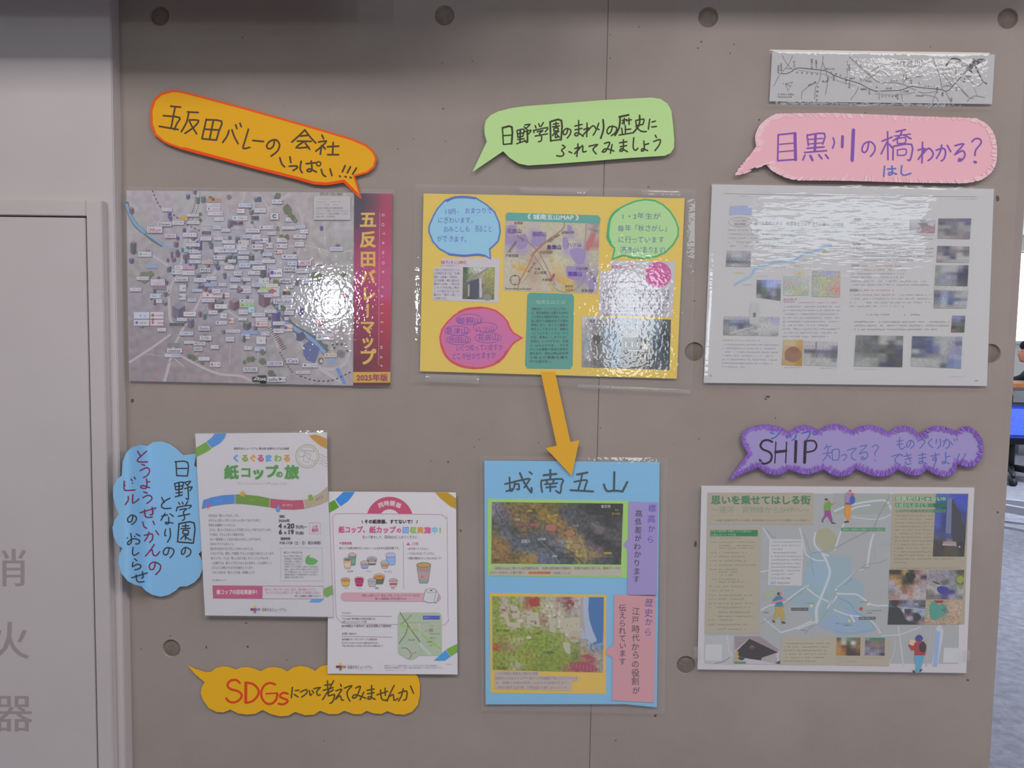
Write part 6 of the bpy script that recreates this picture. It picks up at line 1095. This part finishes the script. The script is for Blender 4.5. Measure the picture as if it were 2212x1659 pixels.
p.rrect(330, 210, 1870, 345, 64, 'c49aa6', .008); p.text('回収した紙コップ・紙カップは、トイレットペーパーなどの', 655, 258, 42, '5c444c', x1=1545, bold=.012); p.text('新しい紙製品に生まれ変わるよ', 860, 308, 42, '5c444c', x1=1340, bold=.012)
p.poly('1640,150 1720,145 1800,190 1840,225 1805,375 1780,360 1700,375 1605,335 1610,280', 'c4c2c4'); p.line('1640,155 1605,300 1612,340 1700,372 1770,362 1800,378 1838,240 1800,195', 6, '6c6c70', 2); p.ring(1725, 185, 78, 34, 5, '6c6c70'); p.ell(1722, 182, 24, 11, '6c6c70'); p.line('1798,200 1768,360', 6, '6c6c70', 0)
p.text('アクセス', 342, 530, 36, '5c585c', x1=485); p.line('335,572 1110,584', 5, '8c888c', 0); p.text('〒141-8627 東京都品川区東五反田2-18-1', 345, 618, 36, '5c585c', x1=870); p.text('大崎フォレストビルディング1階', 345, 666, 36, '5c585c', x1=725); p.text('JR大崎駅より徒歩6分 / JR五反田駅より徒歩8分', 345, 728, 44, '5c585c', x1=1110, bold=.01)
p.text('お問い合わせ', 345, 847, 38, '5c585c', x1=575); p.line('342,888 1120,900', 5, '8c888c', 0); p.text('東洋製罐グループホールディングス株式会社', 345, 935, 36, '5c585c', x1=890, bold=.006); p.text('E-mail contact_museum@tskg-hd.com', 345, 985, 34, '6c686c', x1=900); p.text('TEL:03-4531-4446 FAX:03-3280-8111', 345, 1034, 34, '6c686c', x1=985)
p.rrect(1212, 522, 1885, 1185, 60, 'a3b299'); p.ell(1405, 1105, 145, 142, 'aab0a0'); p.rrect(1390, 680, 1840, 900, 10, 'a8b09c')
for q_, w_, c_ in (('1240,520 1345,680 1380,740 1560,990 1700,1180', 12, '5c6454'), ('1225,1000 1330,850 1360,720', 14, '70746c'), ('1235,712 1320,655 1420,560', 9, '6c7064'), ('1235,700 1400,780 1500,790 1560,840 1700,960 1880,1090', 20, '94b45c'), ('1540,990 1620,1080 1720,1180', 40, 'b4b8b4'), ('1700,900 1800,1010', 5, '8c9484'), ('1350,680 1700,680', 5, '84887c'), ('1540,690 1550,880', 14, 'b4bab0'), ('1260,1070 1350,1075 1420,1180 1380,1230', 14, '7c8470'), ('1430,1160 1500,1130', 16, '8c9484'), ('1300,880 1250,870', 14, 'b0b8b4')): p.line(q_, w_, c_, 3, cap=False)
p.ring(1405, 1105, 145, 142, 4, '9aa292'); p.rect(1595, 572, 1855, 630, '5450b0'); p.text('容器文化ミュージアム', 1605, 600, 32, 'a8a8dc', x1=1845)
for t_, x, y, x1 in (('大崎広小路駅', 1365, 945, 1470), ('目黒川ビル', 1700, 912, 1805), ('大崎駅前', 1650, 975, 1740), ('五反田', 1690, 1030, 1745), ('入口', 1625, 800, 1680), ('ホテル', 1700, 725, 1760)): p.text(t_, x, y, 24, '5c6458', x1=x1, bold=.01)
p.line('1695,770 1745,770 1745,818 1695,818 1695,770', 5, '4c544c', 0); p.ell(1720, 794, 10, 10, '3c443c'); p.line('1700,850 1860,852', 6, '5c6458', 0)
p.poly('1955,1090 2120,1005 2130,1130 2025,1195', '74a44c'); p.poly('1945,1100 2020,1200 1935,1262 1765,1262 1870,1170', '4c94d0')
logo(p, 330, 1358, 8.2); p.text('容器文化ミュージアム', 430, 1362, 56, '706c70', x1=815); p.line('600,1405 818,1408', 2, '98949a', 0); p.line('935,1290 935,1395', 2, 'a4a0a4', 0)
p.text('容器文化ミュージアムは、容器包装の歴史について、みなさまにわかりやすくご紹介する展示施設です。', 1000, 1340, 24, '84808a', x1=1840); p.text('容器の歴史や環境問題について展示、最新の企画は当館サイトやお知らせをご覧ください。', 1000, 1372, 24, '84808a', x1=1910); p.rows(1000, 1410, 1320, 1, 1, 14, 'b0a0a8', last=1); p.text('詳しくはこちら', 1955, 1318, 18, '6c686c', x1=2050)
p.build()

# ---- I: left flyer, above the right one
T = Thing('flyer', 'glossy white museum flyer with green paper cup title, beside the blue cloud bubble', 'flyer', 570, 1130, 0.0085)
sheet(T, '421.7,936.6 706,934 708.5,1060 720,1332.7 443,1329.5', 'c9c5ca')
I1, I2 = (400, 920, 6.9125), (420, 1090, 6.6375)
p = Piece(T, 'print', .3, I1)
p.poly('440,115 615,112 590,180 520,260 395,330 320,235 400,170', '4c8ccc'); p.poly('155,330 315,240 392,345 280,410 172,462', '6ea038'); p.poly('1850,140 1960,128 2110,190 2120,345 2010,290 1900,200', 'bc8a34')
p.text('容器文化ミュージアム 第25回 自慢の小さな企画展', 722, 338, 38, '4c484c', x1=1550, bold=.012)
for ch, x, c_ in zip('くるぐるまわる', (760, 893, 1010, 1128, 1243, 1385, 1520), ('5c94d8', '8aa43c', 'd89c3c', 'c05880', '5c9cdc', '84ac4c', 'd0903c')): p.text(ch, x, 480, 118, c_, mid=True, bold=.04)
for ch, x, y, h in (('紙', 690, 690, 215), ('コ', 905, 692, 175), ('ッ', 1090, 700, 205), ('プ', 1288, 680, 200), ('の', 1408, 722, 105), ('旅', 1592, 690, 215)): p.text(ch, x, y, h, '4c9440', mid=True, bold=.042)
for ch, x, c_ in zip('The journey of a Paper Cup'.replace(' ', ''), [780 + i * 36 for i in range(21)], ['a8b0b4', 'c08c94', 'c4b48c', '9cb4a0'] * 6): p.text(ch, x, 855, 50, c_, mid=True)
p.ring(1822, 452, 172, 174, 8, 'a0a06c'); p.ring(1822, 452, 142, 145, 5, 'a6a678'); p.text('RECYCLE', 1735, 372, 44, 'a6a884', x1=1930)
p.line('1680,440 1740,460 1800,440 1850,490 1940,530', 5, 'a6a678'); p.line('1780,400 1880,430 1840,545 1760,525 1780,400', 5, 'a6a678', 0)
for i in range(4): p.line([(2000, 425 + i * 45), (2040, 430 + i * 45), (2080, 460 + i * 45), (2118, 465 + i * 45)], 5, 'a8a480', 3)
p.poly('245,1240 270,1110 380,1070 560,1035 740,1025 740,1160 600,1170 400,1200', '4884cc'); p.poly('750,1022 900,1028 1080,1045 1262,1080 1255,1215 1080,1190 900,1170 750,1162', '6a9030'); p.poly('1272,1085 1420,1100 1600,1112 1758,1105 1785,1238 1620,1252 1440,1245 1265,1218', 'b4506a'); p.poly('1768,1105 1850,1085 2000,1010 2125,905 2138,1120 2000,1180 1800,1232', 'b0a088')
p.text('つくる', 440, 1115, 40, '84a8d8', x1=545); p.text('つかう', 945, 1108, 36, 'a4b880', x1=1045); p.text('あつめる', 1450, 1180, 44, 'd8b4bc', x1=1600, bold=.01); p.text('めぐる', 1950, 1110, 48, '4c443c', x1=2060, dy=-.6, bold=.01)
def star(cx, cy, R1, R2, n, c_, a0=0.0): p.poly([(cx + (R1 if k % 2 == 0 else R2) * math.sin(k * math.pi / n + a0), cy - (R1 if k % 2 == 0 else R2) * math.cos(k * math.pi / n + a0)) for k in range(2 * n)], c_)
star(860, 1015, 60, 27, 5, 'c89c3c', .2); star(345, 1198, 54, 18, 4, 'c85470', .15); p.poly('1392,1180 1415,1230 1418,1265 1395,1288 1365,1280 1352,1255 1368,1220', '5c94d8', 2); p.poly('1830,1040 1890,1020 1915,1100 1855,1125', '7ca438')
p.fr = I2
for i, (t_, x1) in enumerate((('5月22日は「紙コップの日」です。', 655), ('みなさんに紙コップのことをもっと知ってもらうために、', 970), ('特別な企画展をつくりました。', 610), ('ふだん、紙コップはほとんどが可燃ごみとして捨てられています。', 1125), ('でも実は、きちんと洗って回収すれば、', 735), ('もう一度資源として生まれ変わらせることができます。', 975), ('今あるリサイクルのルート。', 585), ('昔は今の生活で口にすることが多いものでした。', 870), ('けれど今では、回収して資源にすることが当たり前になっています。', 1165), ('紙コップも、そんな「新しい当たり前」をつくっていけるはず。', 1090), ('この展示では、紙コップがどんなふうに生まれ、どんな旅をして、', 1135), ('どのように再生されるのかを紹介しています。', 870), ('ぐるぐるまわる〝紙コップの旅〟を体験しよう！', 880))):
    p.text(t_, 195 + i * 4.5, 157 + i * 67.9, 44, '7c767c', x1=x1)
p.text('主催：容器文化ミュージアム', 255, 1082, 28, '7c767c', x1=458, bold=.006)
p.text('［期間］', 1195, 170, 42, '3c343c', x1=1315, bold=.02); p.text('2026年', 1205, 230, 46, '3c343c', x1=1368, bold=.02); p.text('4', 1205, 303, 96, '3c2c38', bold=.035); p.text('月', 1275, 320, 46, '3c343c', bold=.02); p.text('20', 1328, 303, 96, '3c2c38', x1=1432, bold=.035); p.text('日(月)～', 1448, 318, 48, '3c343c', x1=1618, bold=.02)
p.text('6', 1210, 390, 92, '3c2c38', bold=.035); p.text('月', 1280, 407, 44, '3c343c', bold=.02); p.text('19', 1335, 390, 92, '3c2c38', x1=1425, bold=.035); p.text('日(金)', 1445, 405, 48, '3c343c', x1=1570, bold=.02)
p.text('［開館時間］', 1210, 488, 42, '3c343c', x1=1400, bold=.02); p.text('9:00-17:00（土･日･祝は休館）', 1220, 547, 54, '3c343c', x1=1845, bold=.014)
p.line('1648,260 1808,262 1810,420 1648,418 1648,260', 4, 'c49ca8', 0); p.text('入場', 1690, 315, 44, 'c0607c', x1=1765, bold=.01); p.text('無料', 1680, 366, 56, 'c0507c', x1=1780, bold=.02)
p.line('1235,640 1240,1060 1270,1090 1800,1092 1835,1070 1825,640 1800,622 1260,618 1235,640', 3, 'a4a2a6', 2); p.text('紙コップの日とは', 1280, 687, 36, '6c8464', x1=1552, bold=.015)
for i, (t_, x1) in enumerate((('紙コップの製造･販売をする', 1552), ('日本製紙カップ協会が制定し', 1555), ('日本の暮らしに定着した', 1555), ('記念日のひとつです。', 1555), ('1908年にアメリカで誕生した紙コップは5月22日に', 1780), ('由来し、紙コップが多くの暮らしの中でつかわれ', 1780), ('ていて資源になることを、広く多くの人に知って', 1780), ('使用後は資源として再生紙や段ボールなど新しい', 1780), ('紙製品へ生まれ変わります。', 1585))): p.text(t_, 1285 + i, 738 + i * 38, 30, '7c7880', x1=x1, bold=.004)
p.poly('1590,800 1605,750 1650,725 1660,735 1640,755 1700,765 1750,790 1770,812 1750,830 1730,852 1670,862 1610,850 1590,820', '5ca850', 2)
p.poly('258,1158 975,1165 975,1350 268,1345', 'b85478'); p.line('975,1166 1848,1170 1852,1352 975,1350', 5, 'b0708c', 0); p.text('紙コップの回収実施中！', 318, 1253, 72, 'd8c4cc', x1=935, bold=.03)
p.text('紙コップをリサイクルします。飲み物やアイス、', 1010, 1217, 42, 'c48498', x1=1765); p.text('ヨーグルトなどの紙コップ・紙カップを回収します。', 1015, 1262, 42, 'c48498', x1=1815); p.text('詳しくは裏面をご確認ください→', 1440, 1310, 30, '5c5058', x1=1815, bold=.01)
p.poly('1860,1205 1975,1155 1985,1280 1900,1328 1858,1300', '74a44c'); p.poly('1690,1350 1855,1352 1830,1380 1790,1402 1645,1400', '5c9ce0')
logo(p, 872, 1503, 7.6); p.text('容器文化ミュージアム', 965, 1505, 50, '706c70', x1=1322); p.line('1130,1538 1320,1540', 2, 'b0a8b0', 0)
p.build()
film(T, '418,933 709,930 723,1336 440,1333', 1.6, .25, seed=27.0, n=(30, 40))

# ------------------------------------------------------------------ the room seen past the free end of the wall
def far(px, py, dist): return at(px, py, -(dist - DIST))
BLUE = material('blue_upholstery', '4560c8', rough=0.8, mottle=(90, '3c55b8', .4, .6)); BLACK = material('black_plastic', '26272b', rough=0.5); DGREY = material('grey_mesh_back', '54575c', rough=0.7, mottle=(150, '484b50', .4, .6))
WOOD = material('desk_wood', '9a6238', rough=0.5, mottle=(14, '84502c', .35, .65)); CLOTH = material('dark_shirt', '252c38', rough=0.9); SKIN = material('skin', 'c08a74', rough=0.6, mottle=(20, 'b47c68', .4, .7)); HAIR = material('black_hair', '22262a', rough=0.5, mottle=(80, '16191c', .3, .7)); PAP = material('white_paper', 'd8d8dc', rough=.8)
ALU2 = material('grey_metal', '9a9ea8', rough=.4, metal=.3); TROU = material('dark_trousers', '2a2c33', rough=.9)
def tube(name, pts, r, mat, parent, org, n=10):
    v = []; f = []; pts = [Vector(p) for p in pts]
    for i, p in enumerate(pts):
        d = (pts[min(i + 1, len(pts) - 1)] - pts[max(i - 1, 0)]).normalized(); a = d.orthogonal().normalized(); b = d.cross(a); rr = r[i] if isinstance(r, (list, tuple)) else r
        v += [p + (a * math.cos(k * math.tau / n) + b * math.sin(k * math.tau / n)) * rr for k in range(n)]
    for i in range(len(pts) - 1):
        for k in range(n): f.append((i * n + k, i * n + (k + 1) % n, (i + 1) * n + (k + 1) % n, (i + 1) * n + k))
    f += [tuple(range(n))[::-1], tuple(range((len(pts) - 1) * n, len(pts) * n))]
    return link_mesh(name, v, f, mat, parent, None, org, True)
def empty(name, loc, label, cat):
    e = bpy.data.objects.new(name, None); COL.objects.link(e); e.location = loc; return tag(e, label, cat)
# task chair: blue seat, grey back, five-star base
cp = far(2222, 930, 7.2); cx_, cy_ = cp.x - 0.14, cp.y
co = Vector((cx_, cy_, 0)); ch = empty('office_chair', co, 'office chair with blue seat and black base, just past the wall end', 'chair')
box('seat', (cx_ - .25, cy_ - .24, .44), (cx_ + .25, cy_ + .24, .52), BLUE, ch, co, .03)
box('backrest', (cx_ - .25, cy_ - .33, .42), (cx_ + .25, cy_ - .25, .70), BLUE, ch, co, .03)
box('headrest', (cx_ - .24, cy_ - .34, .70), (cx_ + .24, cy_ - .24, .82), DGREY, ch, co, .03)
tube('column', [(cx_, cy_, .08), (cx_, cy_, .44)], .03, BLACK, ch, co); box('mechanism', (cx_ - .16, cy_ - .14, .34), (cx_ + .16, cy_ + .14, .435), BLACK, ch, co, .02)
for k in range(5):
    a = k * math.tau / 5 + .5; l = tube('base_arm', [(cx_, cy_, .12), (cx_ + .30 * math.cos(a), cy_ + .30 * math.sin(a), .085)], [.03, .018], BLACK, ch, co); 
    w_ = tube('caster', [(cx_ + .30 * math.cos(a) - .02, cy_ + .30 * math.sin(a), .035), (cx_ + .30 * math.cos(a) + .02, cy_ + .30 * math.sin(a), .035)], .034, BLACK, ch, co, 14)
# counter desk
dp = far(2188, 829, 7.9); dz = dp.z; dx = dp.x; dy = dp.y; do = Vector((dx + .6, dy + .3, 0)); dk = empty('desk', do, 'brown topped desk in the room beyond the wall', 'desk')
box('desk_top', (dx - .5, dy, dz - .04), (dx + 1.7, dy + .6, dz), WOOD, dk, do, .004)
for x in (dx - .46, dx + 1.62): box('side_panel', (x, dy + .03, 0), (x + .03, dy + .57, dz - .04), ALU2, dk, do)
box('modesty_panel', (dx - .43, dy + .50, .25), (dx + 1.62, dy + .52, dz - .04), ALU2, dk, do)
st = box('paper_stack', (dx - .06, dy + .12, dz), (dx + .06, dy + .30, dz + .05), PAP); tag(st, 'small stack of white paper on the brown desk', 'paper')
# seated person behind the desk, head turned to the left, hand at the chin
hx = far(2220, 757, 8.92); px_, py_ = hx.x, hx.y; hz = hx.z; po = Vector((px_, py_, 0)); pr = empty('person', po, 'person with short black hair in a dark shirt sitting behind the desk', 'person')
def skin_body(name, joints, edges, mat, parent, org, levels=2):
    me = bpy.data.meshes.new(name); me.from_pydata([tuple(Vector(j[0]) - org) for j in joints], edges, []); me.materials.append(mat)
    o = bpy.data.objects.new(name, me); COL.objects.link(o); o.parent = parent
    m = o.modifiers.new('skin', 'SKIN'); sv = me.skin_vertices[0].data if me.skin_vertices else None
    if sv is None: return o
    for i, j in enumerate(joints): sv[i].radius = (j[1], j[1]) if not isinstance(j[1], tuple) else j[1]
    sv[0].use_root = True; m.use_smooth_shade = True; s = o.modifiers.new('sub', 'SUBSURF'); s.levels = levels; s.render_levels = levels
    return o
X, Y = px_ + .10, py_ + .06; sh = hz - .30; hp = .55
def capsule_mesh(name, chains, mat, parent):
    """one continuous skin grown by metaballs-like union: chains of (point, radius) remeshed"""
    bm = bmesh.new()
    for ch_ in chains:
        for (a, ra), (b, rb) in zip(ch_, ch_[1:]):
            a, b = Vector(a), Vector(b); n = max(2, int((b - a).length / .03))
            for i in range(n + 1):
                t = i / n; bmesh.ops.create_icosphere(bm, subdivisions=2, radius=ra + (rb - ra) * t, matrix=Matrix.Translation(a.lerp(b, t) - po))
    me = bpy.data.meshes.new(name); bm.to_mesh(me); bm.free(); me.materials.append(mat)
    o = bpy.data.objects.new(name, me); COL.objects.link(o); o.parent = parent
    r_ = o.modifiers.new('remesh', 'REMESH'); r_.mode = 'VOXEL'; r_.voxel_size = .012; r_.use_smooth_shade = True
    s = o.modifiers.new('smooth', 'SMOOTH'); s.iterations = 6
    return o
el = (X - .20, Y - .30, dz + .05); hand = Vector((px_ - .06, py_ - .13, hz - .10))
capsule_mesh('torso', [[((X, Y, hp), .15), ((X, Y, hp + .25), .135), ((X, Y - .01, sh - .08), .15), ((X - .02, Y - .02, sh), .07)], [((X - .19, Y - .02, sh - .05), .065), ((X, Y, sh - .05), .10), ((X + .19, Y, sh - .05), .065)], [((X - .19, Y - .02, sh - .05), .06), (el, .048)], [(el, .045), ((hand.x - .02, hand.y - .01, hand.z - .13), .036)], [((X + .19, Y, sh - .05), .06), ((X + .24, Y - .22, dz + .06), .048), ((X + .05, Y - .48, dz + .06), .036)]], CLOTH, pr)
capsule_mesh('legs', [[((X, Y, hp), .14), ((X - .10, Y - .05, hp - .03), .10), ((X - .13, Y - .42, hp - .05), .07), ((X - .13, Y - .42, .10), .045)], [((X, Y, hp), .14), ((X + .10, Y - .05, hp - .03), .10), ((X + .13, Y - .42, hp - .05), .07), ((X + .13, Y - .42, .10), .045)]], TROU, pr)
capsule_mesh('head', [[((px_ + .02, py_, hz), .085), ((px_ - .01, py_, hz - .05), .075), ((px_ - .045, py_, hz - .095), .042)], [((px_ - .085, py_, hz - .02), .012), ((px_ - .103, py_, hz - .045), .014)], [((px_ - .075, py_, hz - .075), .018), ((px_ - .082, py_, hz - .072), .014)], [((px_ + .03, py_, hz - .06), .055), ((X - .01, Y - .02, sh + .02), .05)], [((px_ + .02, py_ - .085, hz - .03), .018), ((px_ + .025, py_ - .088, hz - .005), .016)]], SKIN, pr)
capsule_mesh('hair', [[((px_ + .035, py_, hz + .025), .092), ((px_ + .055, py_, hz - .03), .085)], [((px_ - .035, py_, hz + .055), .055), ((px_ + .03, py_, hz + .04), .085)]], HAIR, pr)
fing = [[((hand.x - .015, hand.y, hand.z - .12), .03), ((hand.x, hand.y, hand.z - .06), .034)]]
for k in range(4): fing.append([((hand.x - .01, hand.y - .02 + k * .018, hand.z - .04), .0105), ((hand.x + .0, hand.y - .025 + k * .02, hand.z + (.0, .012, .010, .0)[k]), .009), ((hand.x + .028, hand.y - .02 + k * .018, hand.z + .012), .008)])
fing.append([((hand.x - .005, hand.y + .03, hand.z - .07), .012), ((hand.x + .015, hand.y + .055, hand.z - .03), .009)])
capsule_mesh('hand', fing, SKIN, pr); 
capsule_mesh('hand', [[((X + .05, Y - .48, dz + .05), .03), ((X - .03, Y - .52, dz + .045), .028)]] + [[((X - .03, Y - .49 - .018 * k, dz + .045), .0105), ((X - .09, Y - .49 - .02 * k, dz + .02), .008)] for k in range(4)] + [[((X, Y - .48, dz + .05), .012), ((X - .04, Y - .45, dz + .03), .009)]], SKIN, pr)
for s_ in (-1, 1): ey_ = link_mesh('eye', [Vector((px_ - .066 + .006 * math.cos(k * math.tau / 8) * .3, py_ + s_ * .034 + .010 * math.cos(k * math.tau / 8), hz - .012 + .006 * math.sin(k * math.tau / 8))) - Vector((.012, 0, 0)) for k in range(8)], [tuple(range(8))], BLACK, pr, None, po)
for s_ in (-1, 1): box('shoe', (X + s_ * .13 - .05, Y - .56, 0), (X + s_ * .13 + .05, Y - .34, .09), BLACK, pr, po, .02)
so = Vector((X, Y + .05, 0)); sc_ = empty('stool', so, 'low grey stool the person sits on', 'stool'); box('seat', (X - .2, Y - .12, hp - .19), (X + .2, Y + .22, hp - .13), DGREY, sc_, so, .02)
for a, b in ((-1, -1), (-1, 1), (1, -1), (1, 1)): tube('leg', [(X + a * .16, Y + .05 + b * .14, hp - .19), (X + a * .18, Y + .05 + b * .16, 0)], .014, ALU2, sc_, so)
# wheeled whiteboard: its foot reaches into the picture
fa = far(2171, 1112, 5.5); fx, fy = fa.x, fa.y; wo_ = Vector((fx + .9, fy, 0)); wbd = empty('whiteboard', wo_, 'wheeled whiteboard stand whose silver foot reaches past the wall end', 'whiteboard')
def bar(a, b, w, h, name='foot_bar'):
    a, b = Vector(a), Vector(b); d = (b - a).normalized(); n = Vector((-d.y, d.x, 0)) * w / 2; u = Vector((0, 0, h / 2)); v = [a - n - u, a + n - u, a + n + u, a - n + u, b - n - u, b + n - u, b + n + u, b - n + u]
    return link_mesh(name, v, [(0, 1, 2, 3), (7, 6, 5, 4), (0, 4, 5, 1), (1, 5, 6, 2), (2, 6, 7, 3), (3, 7, 4, 0)], ALU2, wbd, None, wo_)
bar((fx, fy + .15, .13), (fx + .55, fy - .16, .13), .05, .05); bar((fx - .02, fy - .02, .12), (fx + .38, fy - .55, .12), .05, .05)
tube('upright', [(fx + .42, fy - .10, .13), (fx + .42, fy - .10, 1.85)], .022, ALU2, wbd, wo_)
tube('upright', [(fx + 1.72, fy - .10, .13), (fx + 1.72, fy - .10, 1.85)], .022, ALU2, wbd, wo_); box('board', (fx + .46, fy - .13, .85), (fx + 1.69, fy - .10, 1.80), WHITE, wbd, wo_, .003); box('tray', (fx + .50, fy - .20, .82), (fx + 1.65, fy - .12, .84), ALU2, wbd, wo_)
bar((fx + 1.72, fy + .15, .13), (fx + 1.72, fy - .35, .13), .05, .05); bar((fx + .42, fy - .10, .13), (fx + 1.72, fy - .10, .13), .03, .03, 'cross_bar')
for x, y in ((fx + .03, fy + .12), (fx + .12, fy - .20), (fx + .36, fy - .52), (fx + .52, fy - .13), (fx + 1.72, fy + .13), (fx + 1.72, fy - .33)): tube('caster', [(x - .012, y, .045), (x + .012, y, .045)], .045, BLACK, wbd, wo_, 14); tube('caster_stem', [(x, y, .07), (x, y, .11)], .01, BLACK, wbd, wo_, 8)
